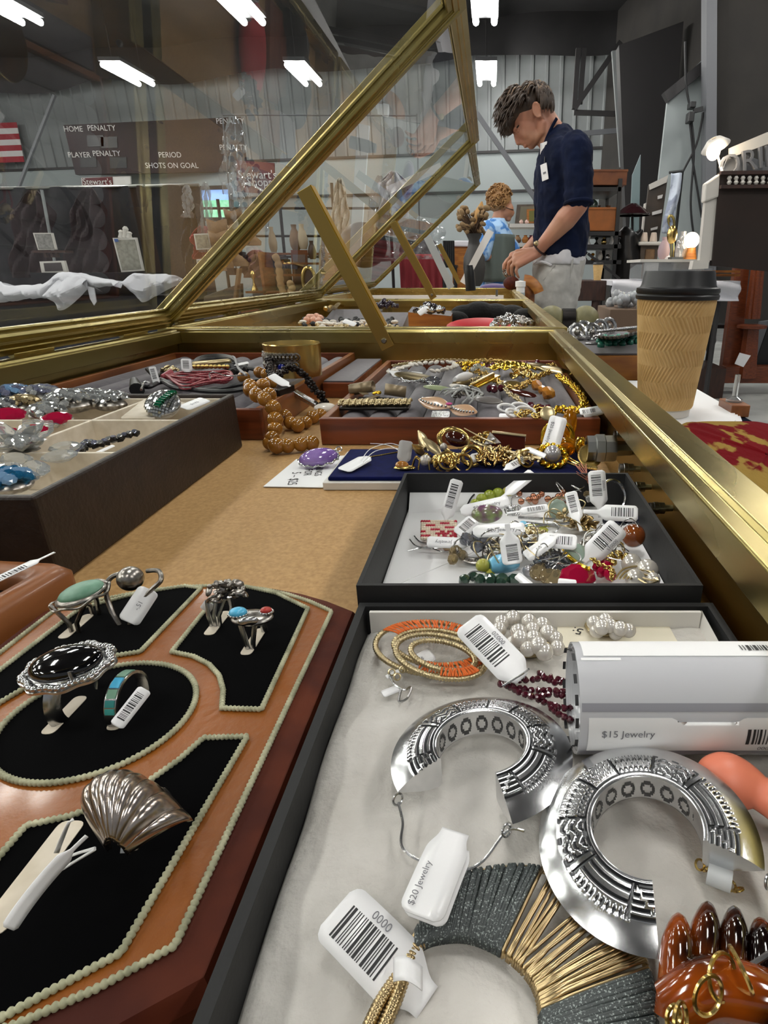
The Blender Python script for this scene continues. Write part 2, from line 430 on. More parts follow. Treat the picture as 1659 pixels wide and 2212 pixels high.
# ---------------------------------------------------------------- high bay lamps
m_tube = mat('lamp_tube', '#fffdf8', 0.4, emit=LAMP_GLOW)
m_hous = mat('lamp_housing', '#4b4c4e', 0.5)
lamp0 = None; k = 0
def lamp_label(c, r):
 side = ['added outermost left', 'far left', 'left', 'centre left', 'centre', 'right'][c]
 return 'twin tube high bay lamp hanging from the roof, %s, %s row' % (side, ['rearmost', 'second', 'third', 'fourth', 'next to farthest', 'farthest'][r])
for ci, x in enumerate(LAMP_COLS):
 for ri, y in enumerate(LAMP_ROWS):
  if lamp0 is None:
   t = thing('high_bay_lamp', lamp_label(ci, ri), 'lamp', (x, y, LAMP_Z), group='high bay lamps under the roof'); lamp0 = t
   MB().lathe([(.001, .02), (.02, .03)], 6).prism([(-.2, -.62), (.2, -.62), (.2, .62), (-.2, .62)], .03, .09).build('housing', m_hous, t, smooth=False)
   for s in (-1, 1):
    MB().tube([(s * .14, -.6, -.03), (s * .14, .6, -.03)], .048, 8).build('tube', m_tube, t)
   for yy in (-.5, .5): MB().tube([(0, yy, .09), (0, yy, 1.23)], .006, 5).build('hanger', m_steelgrey, t)
  else:
   copy_tree(lamp0, (x, y, LAMP_Z), None, lamp_label(ci, ri))
# ================================================================ tables and display cases
m_cloth = mat('navy_cloth', '#0c1424', 0.95, bump=0.1, bscale=300, spec=.1)
t = thing('trestle_table', 'long table under the two nearer brass cases, navy cloth at its edge', 'table', (-.2, 1.6, FLOOR_Z))
MB().box(-.72, .285, -.1, 1.94, -.036, -.010).build('tabletop', m_cloth, t, world=True, bevel=.004)
for x in (-.65, .22):
 for y in (0, 1.8):
  MB().tube([(x, y, FLOOR_Z), (x, y, -.036)], .018, 10).build('leg', m_steel, t, world=True)
t = thing('trestle_table', 'second long table under the farthest brass case', 'table', (-.25, 2.7, FLOOR_Z))
MB().box(-.72, .121, 1.95, 3.4, -.036, -.010).build('tabletop', m_cloth, t, world=True, bevel=.004)
for x in (-.65, .08):
 for y in (2.1, 3.3): MB().tube([(x, y, FLOOR_Z), (x, y, -.036)], .018, 10).build('leg', m_steel, t, world=True)
LID_A = 40.4
m_pane = pane_mat('lid_glass', '#f4f7f5', refl=1.15, haze=0.02)
def rail_prof(hh, inner=1):
 """a = towards the inside, b = up from the case floor"""
 return [(0, -.008), (0, hh - .001), (.001, hh), (.017, hh), (.019, hh - .0022), (.0262, hh - .0022), (.027, hh - .003), (.0262, hh - .019),
   (.0225, hh - .0195), (.0215, hh - .012), (.0125, hh - .012), (.0115, -.008)]
def display_case(x0, x1, y0, y1, lab, prop_at=0.386, foot=0.36, prop_end='far', second=False, white_prop=False):
 hh = .058; cx, cy = (x0 + x1) / 2, (y0 + y1) / 2
 t = thing('display_case', lab, 'display case', (cx, cy, -.008), group='brass display cases on the long table')
 MB().box(x0 + .002, x1 - .002, y0 + .002, y1 - .002, -.008, 0).build('base_board', m_board, t, world=True, smooth=False)
 for p, q in (((x1, y1), (x1, y0)), ((x0, y0), (x0, y1)), ((x0, y1), (x1, y1)), ((x1, y0), (x0, y0))):
  p3, q3 = V((p[0], p[1], 0)), V((q[0], q[1], 0)); d = (q3 - p3).normalized(); a = d.cross(V((0, 0, 1)))
  pr = [(u, v) for u, v in rail_prof(hh)]
  vs = []
  for e, sg in ((p3, 1), (q3, -1)):
   vs += [e + a * u + V((0, 0, v)) + d * (sg * u) for u, v in pr]
  m = len(pr); fs = [(i, (i + 1) % m, m + (i + 1) % m, m + i) for i in range(m)] + [tuple(reversed(range(m))), tuple(range(m, 2 * m))]
  MB().add(vs, fs).build('rail', m_brass, t, world=True, bevel=.0006)
 W = x1 - x0; c, s = math.cos(R(LID_A)), math.sin(R(LID_A)); O = V((x0, 0, hh + .002))
 U, N, Yv = V((c, 0, s)), V((-s, 0, c)), V((0, 1, 0))
 def L(u, y, n): return O + U * u + Yv * y + N * n
 prof = [(0, 0), (0, .016), (.004, .0175), (.024, .0175), (.026, .015), (.026, .0125), (.0215, .0125), (.0215, .0085), (.026, .0085), (.026, .004), (.018, .004), (.018, .0015), (.011, .0015), (.0105, 0)]
 lid = MB(); cs = [(0, y0), (W, y0), (W, y1), (0, y1)]; ins = [(1, 1), (-1, 1), (-1, -1), (1, -1)]
 m = len(prof)
 for k in range(4):
  a, e = cs[k], cs[(k + 1) % 4]; ia, ie = ins[k], ins[(k + 1) % 4]; vs = []
  for (u, y), (iu, iy) in ((a, ia), (e, ie)):
   vs += [L(u + iu * w_, y + iy * w_, n) for w_, n in prof]
  lid.add(vs, [(m + i, m + (i + 1) % m, (i + 1) % m, i) for i in range(m)])
 lo = lid.build('lid', m_brass, t, world=True, bevel=.0005)
 g = MB(); g.add([L(.024, y0 + .024, .0105), L(W - .024, y0 + .024, .0105), L(W - .024, y1 - .024, .0105), L(.024, y1 - .024, .0105)], [(0, 1, 2, 3)])
 g.build('glass_pane', m_pane, lo, world=True, smooth=False)
 n = 5
 for i in range(n):
  yy = y0 + (y1 - y0) * (i + .5) / n
  MB().tube([(x0 - .002, yy - .03, hh + .003), (x0 - .002, yy + .03, hh + .003)], .004, 8).build('hinge', m_brass, t, world=True)
 return t, L, W
c1, L1, W1 = display_case(-.494, .112, -.03, .945, 'nearest brass display case with the ring tray and black boxes inside')
c2, L2, W2 = display_case(-.528, .120, .968, 1.93, 'middle brass display case holding a red cushion and black fur')
c3, L3, W3 = display_case(-.60, .118, 1.96, 3.22, 'farthest brass display case holding the purple velvet pouch')
m_propm = mat('prop_brass', '#b59a58', 0.34, 1.0)
m_propside = mat('prop_brass_side', '#b08a22', 0.42, 1.0)
def prop(case, p, q, wd, dep, m1, m2, name='prop_arm', screw=True):
 p, q = V(p), V(q); t = (q - p).normalized(); a = V((t.z, 0, -t.x));
 if a.x < 0: a = -a
 b = V((0, 1, 0))
 vs = []
 for e in (p, q):
  vs += [e - a * wd / 2, e + a * wd / 2, e + a * wd / 2 + b * .002, e - a * wd / 2 + b * .002]
 o = MB().add(vs, [(0, 1, 5, 4), (1, 2, 6, 5), (2, 3, 7, 6), (3, 0, 4, 7), (3, 2, 1, 0), (4, 5, 6, 7)]).build(name, m1, case, world=True, smooth=False, bevel=.0006)
 vs = []
 for e, k in ((p, 1.0), (q - t * .03, 1.0)):
  vs += [e + a * (wd / 2), e + a * (wd / 2 + .0015), e + a * (wd / 2 + .0015) + b * dep, e + a * (wd / 2) + b * dep]
 MB().add(vs, [(0, 1, 5, 4), (1, 2, 6, 5), (2, 3, 7, 6), (3, 0, 4, 7), (3, 2, 1, 0), (4, 5, 6, 7)]).build('flange', m2, o, world=True, smooth=False)
 if screw:
  sc = q - t * .012
  MB().lathe([(.0001, .003), (.003, .0028), (.0042, .001), (.0045, 0)], 12, MX.Translation(sc) @ MX.Rotation(R(90), 4, 'X')).build('screw', m_steel, o, world=True)
 return o
prop(c1, PY(655, 408, .914), PY(838, 752, .914), .021, .021, m_propm, m_propside)
prop(c2, PY(848, 480, 1.90), PY(937, 645, 1.90), .021, .02, m_propm, m_propside)
m_propw = mat('grey_prop', '#bfc4c6', 0.4)
prop(c3, PY(922, 512, 2.3), PY(975, 622, 2.3), .025, .01, m_propw, m_propw, screw=False)
prop(c3, PY(948, 528, 3.19), PY(992, 612, 3.19), .021, .02, m_propm, m_propside, screw=False)
def lock(y, z, r, ln):
 M = MX.Translation(V((.0995, y, z))) @ MX.Rotation(R(-90), 4, 'Y')
 MB().lathe([(r * .5, 0), (r * .55, ln * .35), (r * .92, ln * .36), (r * .92, ln * .6), (r, ln * .62), (r, ln * .8), (r * .9, ln * .82), (r * .9, ln), (r * .7, ln * 1.005), (r * .65, ln * .95), (.0001, ln * .95)], 8 if r > .008 else 14, M).build('lock', m_steel, c1, world=True)
p = PY(1330, 985, .405); lock(p.y, .0235, .0105, .032)
lock(.375, .018, .004, .014); lock(.345, .016, .0035, .012); lock(.30, .02, .0035, .013); lock(.42, .03, .003, .01)
# ================================================================ writing and price tags
TXT = {}
def text_geo(s):
 if s not in TXT:
  cu = bpy.data.curves.new('lettering', 'FONT'); cu.body = s; cu.size = 1.0; cu.align_x = 'CENTER'; cu.align_y = 'CENTER'; cu.resolution_u = 3
  ob = bpy.data.objects.new('lettering', cu); me = ob.to_mesh()
  TXT[s] = ([tuple(v.co) for v in me.vertices], [tuple(p.vertices) for p in me.polygons])
  ob.to_mesh_clear(); bpy.data.objects.remove(ob); bpy.data.curves.remove(cu)
 return TXT[s]
def lettering(s, size, M, m, parent, name='lettering', world=False, zf=None, L=None):
 vs, fs = text_geo(s)
 if not vs: return None
 if zf:       # follows a bent sheet: L places the text on the sheet, M places the sheet
  q = [L @ V((x * size, y * size, 0)) for x, y, z in vs]; b = MB().add([(a.x, a.y, zf(a.x, a.y)) for a in q], fs, M)
 else: b = MB().add([(x * size, y * size, 0) for x, y, z in vs], fs, M)
 return b.build(name, m, parent, world=world, smooth=False)
def basis(x, n, o):
 """frame with x axis along x and z axis close to n"""
 x = V(x).normalized(); n = V(n); z = (n - x * n.dot(x)).normalized(); y = z.cross(x)
 return MX(((x.x, y.x, z.x, o[0]), (x.y, y.y, z.y, o[1]), (x.z, y.z, z.z, o[2]), (0, 0, 0, 1)))
def plane_pt(px, C, n):
 d = ray(*px); o = V((0, 0, EYE)); t = (V(C) - o).dot(n) / d.dot(n); return o + d * t
def tag_body(L, W, neck=True, tail=0.014, tw=0.0035, bend=0.0, curl=0.0):
 """outline of a barbell label: rounded body towards -x, tail towards +x; as a curved thin sheet"""
 h = W / 2; r = W * .22
 xs = []; n = 30
 end = L + (tail if neck else 0)
 def half(x):
  if x < r: return h - r + math.sqrt(max(0, r * r - (r - x) ** 2))
  if x < L - r * .6: return h
  t = min(1, (x - (L - r * .6)) / (W * .55)); t = t * t * (3 - 2 * t)
  return h * (1 - t) + tw / 2 * t
 def half2(x):
  if x > L - r: return h - r + math.sqrt(max(0, r * r - (x - L + r) ** 2))
  return half(x)
 hf = half if neck else half2
 b = MB(); vs = []
 for i in range(n + 1):
  x = end * i / n
  if i == 0: x = r * .02
  w_ = max(hf(x), 1e-5)
  for j in (-1, -.33, .33, 1):
   y = w_ * j
   z = bend * ((x / L) ** 2) * L + curl * (y / h) ** 2 * h
   vs.append((x - L / 2, y, z))
 fs = [(i * 4 + j, (i + 1) * 4 + j, (i + 1) * 4 + j + 1, i * 4 + j + 1) for i in range(n) for j in range(3)]
 b.add(vs, fs)
 return b
def barcode(L, W, seed, bend, curl):
 rnd = random.Random(seed); b = MB(); x = -L * .36; h = W / 2; k = 0
 zf = lambda x, y: bend * (((x + L / 2) / L) ** 2) * L + curl * (y / h) ** 2 * h + .00022
 while x < L * .3:
  wd = L * rnd.choice((.012, .012, .022, .034)); y0, y1 = -W * .34, W * .22
  vs = [(x, y, zf(x, y)) for y in (y0, (y0 + y1) / 2, y1)] + [(x + wd, y, zf(x + wd, y)) for y in (y0, (y0 + y1) / 2, y1)]
  b.add(vs, [(0, 3, 4, 1), (1, 4, 5, 2)]); x += wd + L * rnd.choice((.014, .02, .028))
 return b
NTAG = [0]
def price_tag(C, x, n, L, W, mode, label, text=None, digits=None, neck=True, bend=0.0, curl=0.0, tail=None, group=None, flip=False, parent=None, m=None, tw=None, tsize=.3, toff=(0, 0)):
 NTAG[0] += 1
 tail = L * .6 if tail is None else tail
 M = basis(x, n, C)
 if parent is None:
  t = thing('price_tag', label, 'price tag', C, rot=M.to_euler(), group=group)
 else: t = parent
 body = tag_body(L, W, neck, tail, tw or W * .26, bend, curl)
 if parent is not None: body = MB().add(body.v, body.f, wm(parent).inverted() @ M)
 o = body.build('tag_body' if parent is None else 'price_tag', m or m_tagm, t, solid=.0003, angle=60)
 MM = MX.Identity(4) if parent is None else wm(parent).inverted() @ M
 R2 = MX.Rotation(math.pi, 4, 'Z') if flip else MX.Identity(4)
 zf = lambda x, y: bend * (((x) / L + .5) ** 2) * L + curl * (y / (W / 2)) ** 2 * W / 2 + .0005
 if mode in ('bar', 'both'):
  bc = barcode(L, W, NTAG[0], bend, curl); MB().add(bc.v, bc.f, MM).build('barcode', m_ink, o, smooth=False)
  if digits: lettering(digits, W * .2, MM, m_inkgrey, o, zf=zf, L=MX.Translation((0, W * .34, 0)) @ R2)
 if mode in ('text', 'both') and text:
  lettering(text, W * tsize, MM, m_inkgrey, o, zf=zf, L=MX.Translation((toff[0] * L, toff[1] * W, 0)) @ R2)
 return t
def tag_px(a, b, z, face, mode, label, wr=.55, **kw):
 """tag whose rounded end shows at pixel a and whose neck at pixel b; centre at height z; face 0 = lies flat, 1 = turned to the viewer"""
 c = ((a[0] + b[0]) / 2, (a[1] + b[1]) / 2); C = PZ(*c, z)
 n = (V((0, 0, 1)) * (1 - face) + (V((0, 0, EYE)) - C).normalized() * face).normalized()
 A, B = plane_pt(a, C, n), plane_pt(b, C, n); L = (B - A).length
 return price_tag(C, B - A, n, L, L * wr, mode, label, **kw)
# ================================================================ ring tray
TC = V((-.115, .134, 0))
rt = thing('ring_tray', 'tan leather ring display tray with black velvet panels and rope trim', 'ring tray', TC)
def arch(hx, hy, top, n=10):
 """sides at +-hx up to +-hy, both ends bowed out to +-top"""
 k = top - hy; p = []
 for i in range(n + 1):
  u = -1 + 2 * i / n; p.append((-u * hx, hy + k * (1 - abs(u) ** 2.1)))
 return p + [(-x, -y) for x, y in p]
b = MB(); lv = [(.0625, .066, .0865, 0), (.0625, .066, .0865, .0135), (.0605, .0645, .085, .0172), (.0535, .0605, .0805, .0192), (.0530, .060, .0800, .0186)]
rings_ = [[(x, y, z) for x, y in arch(hx, hy, tp)] for hx, hy, tp, z in lv]; m = len(rings_[0])
vs = [p for r in rings_ for p in r]
b.add(vs, [(i * m + q, i * m + (q + 1) % m, (i + 1) * m + (q + 1) % m, (i + 1) * m + q) for i in range(len(lv) - 1) for q in range(m)] + [tuple(reversed(range(m)))])
b.build('tray_base', m_leatherdk, rt, angle=30)
MB().prism(arch(.0530, .0600, .0800), .0150, .0195).build('leather_top', m_leather, rt, smooth=False)
def rope(name, pts, r, pitch, parent, m=None, closed=True, z=None):
 pts = resample(pts, pitch / 4, closed); rr = [r * (.62 + .48 * abs(math.sin(math.pi * i / 4 + .01))) for i in range(len(pts))]
 return MB().tube(pts, rr, 7, closed=closed).build(name, m or m_rope, parent, angle=180)
rope('edge_rope', [(x, y, .0198) for x, y in arch(.0535, .0605, .0803)], .00085, .00125, rt)
q1 = [(.0045, .0775), (.012, .0795), (.028, .0735), (.044, .062), (.0465, .0055), (.0345, .006)]
q1 += [(.0345 * math.cos(R(a)), .0345 * math.sin(R(a))) for a in (24, 38, 52, 66, 81)]
for sx, sy in ((1, 1), (-1, 1), (1, -1), (-1, -1)):
 poly = [(x * sx, y * sy) for x, y in q1]
 if sx * sy < 0: poly = poly[::-1]
 o = MB().prism(poly, .0150, .0199).build('velvet_panel', m_velvet, rt, smooth=False)
 rope('panel_rope', [(x, y, .0202) for x, y in poly], .00085, .00125, o)
o = MB().prism([(p.x, p.y) for p in arc((0, .003), .0255, 0, 360, 47, ry=.0245)][:-1], .0150, .0199).build('velvet_panel', m_velvet, rt, smooth=False)
rope('panel_rope', arc((0, .003), .0258, 0, 360, 60, z=.0202, ry=.0248)[:-1], .0009, .00125, o)
def slot(px, L=.016, wd=.004, dy=0):
 p = PZ(*px, .02) - TC
 MB().prism(smoothpoly([(p.x - wd / 2, p.y - L / 2 + dy), (p.x + wd / 2, p.y - L / 2 + dy), (p.x + wd / 2, p.y + L / 2 + dy), (p.x - wd / 2, p.y + L / 2 + dy)], .002), .0190, .0201).build('ring_slot', m_cream, rt, smooth=False)
for px in ((165, 1352), (470, 1345), (548, 1385), (140, 1543), (275, 1535)): slot(px)
slot((75, 1885), .026, .006)
# ---- rings
def band(b, c, r, wd, th, a0=-25, a1=205, split=0.0):
 """band in the y-z plane around c"""
 pts = [V((c[0], c[1] + r * math.cos(R(a)), c[2] + r * math.sin(R(a)))) for a in [a0 + (a1 - a0) * i / 26 for i in range(27)]]
 b.sweep(pts, [(-wd / 2, -th / 2), (wd / 2, -th / 2), (wd / 2, th / 2), (-wd / 2, th / 2)], up=(1, 0, 0)) if False else b.tube(pts, th, 8, flat=1.0)
 return b
def ring_thing(px, zc, label, name='ring'):
 p = PZ(*px, .0205); return thing(name, label, 'ring', p), p
G_RING = 'rings in the leather ring tray'
t, p = ring_thing((162, 1362), 0, 'silver ring with pale green turquoise oval in the upper left velvet panel')
b = MB()
for s in (-1, 1):
 b.tube([(s * .0012, 0, -.003), (s * .0014, .000, .003), (s * .0045, 0, .008), (s * .0062, .0, .0105)], .0008, 7)
 b.tube([(s * .0012, .012, -.003), (s * .0014, .012, .003), (s * .0045, .0085, .008), (s * .0062, .006, .0105)], .0008, 7)
b.build('band', m_silverold, t)
TT = rotm(8, -14, 6)
b = MB(); b.ball((0.002, .005, .0120), (.0092, .0066, .0020), 28, 10, T=TT)
st = b.build('bezel', m_silverold, t)
MB().tube([V((.002, .005, .0116)) + TT @ V((.0105 * math.cos(R(a)), .0078 * math.sin(R(a)), .0006 * math.sin(R(a * 6)))) for a in range(0, 360, 8)], .0005, 6, closed=True).build('bezel_wire', m_silverold, st)
MB().ball((0.0024, .005, .0132), (.0082, .0056, .0026), 28, 12, T=TT).build('stone', m_turqgreen, t)
t, p = ring_thing((275, 1338), 0, 'tall silver bypass ring holding a plain silver ball beside the green turquoise ring')
b = MB()
b.tube(spline([(.0, -.003, -.004), (-.004, -.001, .003), (-.0072, .003, .0105), (-.006, .006, .0145), (-.001, .008, .0155)], 8), .0009, 8)
b.build('band', m_silverold, t)
MB().tube(spline([(.0012, -.003, -.004), (.0035, .0, .004), (.0085, .004, .0098), (.0122, .006, .0132), (.009, .011, .0145), (.004, .012, .014)], 8), .0009, 8).build('band_arm', m_silverold, t)
MB().ball((.001, .006, .0140), .0046, 26, 14).build('silver_ball', m_silverold, t)
price_tag(PZ(300, 1308, .0265), (.45, .7, .75), (.25, -1, .12), .0135, .0075, 'text', '', text='-.51', parent=t, neck=False)
t, p = ring_thing((466, 1350), 0, 'oxidised silver flower cluster ring at the back of the upper right panel')
b = MB()
for dx in (-.0014, 0, .0014): b.tube([(dx, 0, -.004), (dx * 1.4, 0, .004), (dx * 2.4 + .001, .002, .0095)], .00075, 7)
b.tube([(0.002, .010, -.004), (.002, .010, .006)], .001, 7)
b.build('band', m_silver, t)
b = MB(); rnd = random.Random(5)
for i in range(26):
 a = rnd.uniform(0, 6.28); rr = rnd.uniform(0, .0075); T = rotm(rnd.uniform(-50, 50), rnd.uniform(-50, 50), rnd.uniform(0, 360))
 b.ball((.0035 + rr * math.cos(a), .004 + rr * .7 * math.sin(a), .0125 + rnd.uniform(-.0018, .003) - rr * .25), (.0024, .0015, .0009), 10, 6, T=T)
for i in range(7): b.ball((.0035 + .0035 * math.cos(i), .003 + .002 * math.sin(i * 1.7), .0155), .0009, 8, 6)
b.build('flower_cluster', m_silverold, t)
price_tag(PZ(448, 1310, .026), (-.4, .2, -.5), (.4, -1, .5), .006, .004, 'blank', '', parent=t, neck=False)
t, p = ring_thing((541, 1398), 0, 'silver ring with one blue turquoise and one small red coral stone')
b = MB()
for dx in (-.0012, .0012): b.tube([(dx * .4, 0, -.004), (dx, 0, .002), (dx * 2.0, .001, .0085)], .0009, 8)
b.tube([(.001, .011, -.004), (.001, .010, .007)], .0012, 8)
b.build('band', m_silver, t)
MB().ball((.001, .003, .0100), (.0072, .0046, .0020), 20, 10).build('setting', m_silverold, t)
def cab(c, r, m, n):
 o = MB().ball(c, (r, r * .8, r * .55), 20, 10).build('stone', m, t)
 d = MB()
 for i in range(n):
  a = 2 * math.pi * i / n; d.ball((c[0] + r * 1.05 * math.cos(a), c[1] + r * .86 * math.sin(a), c[2] - .0006), .00052, 6, 5)
 d.build('beaded_bezel', m_silver, o)
cab((-.0035, .003, .0122), .0030, m_turq, 18); cab((.0058, .004, .0124), .0020, m_coral, 14)
MB().ball((.0015, -.0012, .0112), (.0034, .0012, .0018), 10, 8, T=rotm(0, 0, 15)).build('silver_leaf', m_silver, t)
t, p = ring_thing((118, 1562), 0, 'large oval black onyx ring in the round centre panel')
b = MB(); pts = [V((.0012, .009 + .0095 * math.cos(R(a)), .004 + .0095 * math.sin(R(a)))) for a in range(215, -40, -10)]
b.tube(pts, .0021, 8, flat=.32); b.build('band', m_silver, t)
TT = rotm(10, -6, 4); c0 = V((.0025, .0075, .0150))
b = MB()
for k in range(44):
 a = 2 * math.pi * k / 44; rr = 1 + .05 * math.cos(a * 9)
 b.ball(c0 + TT @ V((.0118 * rr * math.cos(a), .0084 * rr * math.sin(a), -.0006)), (.00115, .00115, .0009), 7, 5)
b.ball(c0 + TT @ V((0, 0, -.001)), (.0112, .0078, .0016), 26, 8, T=TT)
b.tube([c0 + TT @ V((.0125 * (1 + .05 * math.cos(R(a) * 9)) * math.cos(R(a)), .009 * (1 + .05 * math.cos(R(a) * 9)) * math.sin(R(a)), -.0018)) for a in range(0, 360, 5)], .0007, 6, closed=True)
b.build('scalloped_bezel', m_silver, t)
MB().ball(c0 + TT @ V((0, 0, .0002)), (.0103, .0068, .0036), 34, 14, T=TT).build('stone', m_onyx, t)
MB().tube([c0 + TT @ V((.0052, -.0072, -.001)), c0 + TT @ V((.005, -.006, .0024))], .0005, 6).build('prong', m_silver, t)
t, p = ring_thing((252, 1560), 0, 'narrow silver band inlaid with turquoise, small barcode tag inside')
C0 = V((.0002, .0065, .0025)); r0 = .0082
def bandstrip(a0, a1, r, wd, th):
 vs = []; n = 14; b = MB()
 pts = [V((C0.x, C0.y + r * math.cos(R(a0 + (a1 - a0) * i / n)), C0.z + r * math.sin(R(a0 + (a1 - a0) * i / n)))) for i in range(n + 1)]
 return b.sweep(pts, [(-th / 2, -wd / 2), (th / 2, -wd / 2), (th / 2, wd / 2), (-th / 2, wd / 2)], up=(1, 0, 0))
bandstrip(-30, 210, r0, .0034, .0008).build('band', m_silver, t)
for a0, a1, mm in ((60, 92, m_turqgreen), (95, 118, m_turq), (121, 138, m_turqgreen), (141, 154, mat('dark_turquoise', '#2f7f7c', .3)), (157, 168, mat('teal_inlay', '#3f9a93', .3))):
 bandstrip(a0, a1, r0 + .0004, .0026, .0004).build('turquoise_inlay', mm, t)
price_tag(PZ(283, 1528, .0262), (-.45, -.8, -.55), (.35, -.7, .6), .0115, .004, 'bar', '', parent=t, neck=False)
t, p = ring_thing((235, 1830), 0, 'fluted silver shell ring with paper tag on string, lowest in the tray')
n = ((V((0, 0, EYE)) - V((p.x, p.y, .03))).normalized() * .55 + V((-.1, -.1, 1)) * .6).normalized()
C0 = PZ(275, 1745, .034)
A = plane_pt((240, 1852), C0, n); Lp = plane_pt((182, 1700), C0, n); Rp = plane_pt((404, 1752), C0, n); Tp = plane_pt((275, 1668), C0, n)
def shell(u, v):
 L_ = Lp - A; R_ = Rp - A; Mx = (Tp - A) * 1.04
 e = L_ * (1 - u) ** 2 + (Mx * 2 - (L_ + R_) * .5) * (2 * u * (1 - u)) * 1.0 + R_ * u ** 2
 prof = math.sin(math.pi * min(1, u * 1.0)) ** .5
 rib = abs(math.sin(u * math.pi * 7.5)) ** .8 * .0011 * (0.25 + v) 
 dome = .0048 * math.sin(math.pi * (.12 + .80 * v)) * (0.35 + .65 * prof) - .0045 * v ** 6 - .0035 * (1 - prof)
 w0 = .16 + .84 * v
 e = e + L_ * (1 - u) ** 2 * .10 * math.sin(math.pi * v) + (Lp - Rp) * ((1 - u) ** 3 * .16 * math.sin(math.pi * v ** .7)) - (Lp - Rp) * (u ** 3 * .03 * math.sin(math.pi * v ** .7))
 return A + e * w0 + n * (dome + rib)
o = MB().grid(shell, 120, 22).build('fluted_shell', mat('shell_silver', '#c9bfb8', .24, 1.0, col2='#a89c93', scale=200), t, world=True, solid=.0011, angle=180)
q = PZ(250, 1835, .026); b = MB()
pts = [(q + V((.004, .006, -.001))) + V((0, .0085 * math.cos(R(a)), .0085 * math.sin(R(a)) - .002)) for a in range(150, -40, -12)]
b.tube(pts, .0018, 8, flat=.4); b.build('band', m_silver, t, world=True)
b = MB(); b.tube(spline([PZ(205, 1832, .030), PZ(150, 1850, .027), PZ(100, 1880, .0265), PZ(78, 1905, .026)], 8), .00030, 6)
b.tube(spline([PZ(205, 1835, .030), PZ(160, 1862, .0265), PZ(112, 1892, .026), PZ(84, 1912, .0255)], 8), .00030, 6)
b.build('string', m_white, t, world=True)
C1 = PZ(70, 1925, .0285); ax = (PZ(100, 1880, .0265) - PZ(40, 1975, .024))
price_tag(C1, ax, (1, -.3, .25), .0125, .0034, 'blank', '', parent=t, bend=.25, tail=.004)
b = MB().grid(lambda u, v: PZ(116 + 30 * u, 1842 - 66 * u, .024 + .010 * u) + V((.0012 * v, 0, .0)) + V((0, .002, .002)) * math.sin(u * 3) * v, 10, 2); b.build('tag_stub', m_tagm, t, world=True, solid=.0003)
# ================================================================ black card boxes
def open_box(name, label, x0, x1, y0, y1, h, th, m, mi, floor_z, cat='box'):
 t = thing(name, label, cat, ((x0 + x1) / 2, (y0 + y1) / 2, 0)); t_ = []
 b = MB()
 b.box(x0, x1, y0, y0 + th, .0003, h); b.box(x0, x1, y1 - th, y1, .0003, h); b.box(x0, x0 + th, y0 + th, y1 - th, .0003, h); b.box(x1 - th, x1, y0 + th, y1 - th, .0003, h)
 b.box(x0 + th, x1 - th, y0 + th, y1 - th, .0003, .002)
 b.build('box_walls', m, t, world=True, smooth=False)
 if mi:
  MB().box(x0 + th + .0004, x1 - th - .0004, y0 + th + .0004, y1 - th - .0004, .002, floor_z).build('liner', mi, t, world=True, smooth=False)
 return t
bx1 = open_box('display_box', 'shallow black box with white liner heaped with tagged earrings', -.0535, .0835, .2035, .343, .026, .0018, m_blackboard, m_white, .0045)
b = MB(); b.add([V((-.0505, .236, .0046)), V((-.0505, .33, .0046)), V((-.045, .3405, .012)), V((-.0505, .3405, .014)), V((.05, .3405, .014)), V((.05, .335, .0046))], [(0, 5, 1), (1, 2, 3), (1, 5, 4, 3)])
b.build('liner_flap', m_white, bx1, world=True, smooth=False, solid=.0004)
bx2 = open_box('display_box', 'shallow black box padded with cotton wool, silver hoops lying in it', -.0520, .0870, .028, .2005, .020, .0028, m_blackboard, None, 0)
def wool(u, v):
 x = -.0492 + .1334 * u; y = .0308 + .1669 * v
 z = .0112 + .0011 * math.sin(x * 90 + y * 40) + .0008 * math.sin(y * 130 - x * 60) + .0006 * math.sin(x * 260) * math.sin(y * 240)
 e = min(u, 1 - u, v, 1 - v); z -= .0035 * max(0, 1 - e / .03) ** 2
 return (x, y, z)
MB().grid(wool, 60, 70).build('cotton_wool', m_wool, bx2, world=True)
b = MB(); b.box(-.047, .0805, .194, .1955, .010, .0195); b.add([V((.0812, .1955, .0195)), V((.0812, .165, .0175)), V((.0805, .165, .009)), V((.0805, .1955, .010)), V((.0745, .194, .0195))], [(0, 1, 2, 3), (0, 3, 4)])
b.build('paper_liner', mat('liner_paper', '#dcd9d3', .7), bx2, world=True, smooth=False)
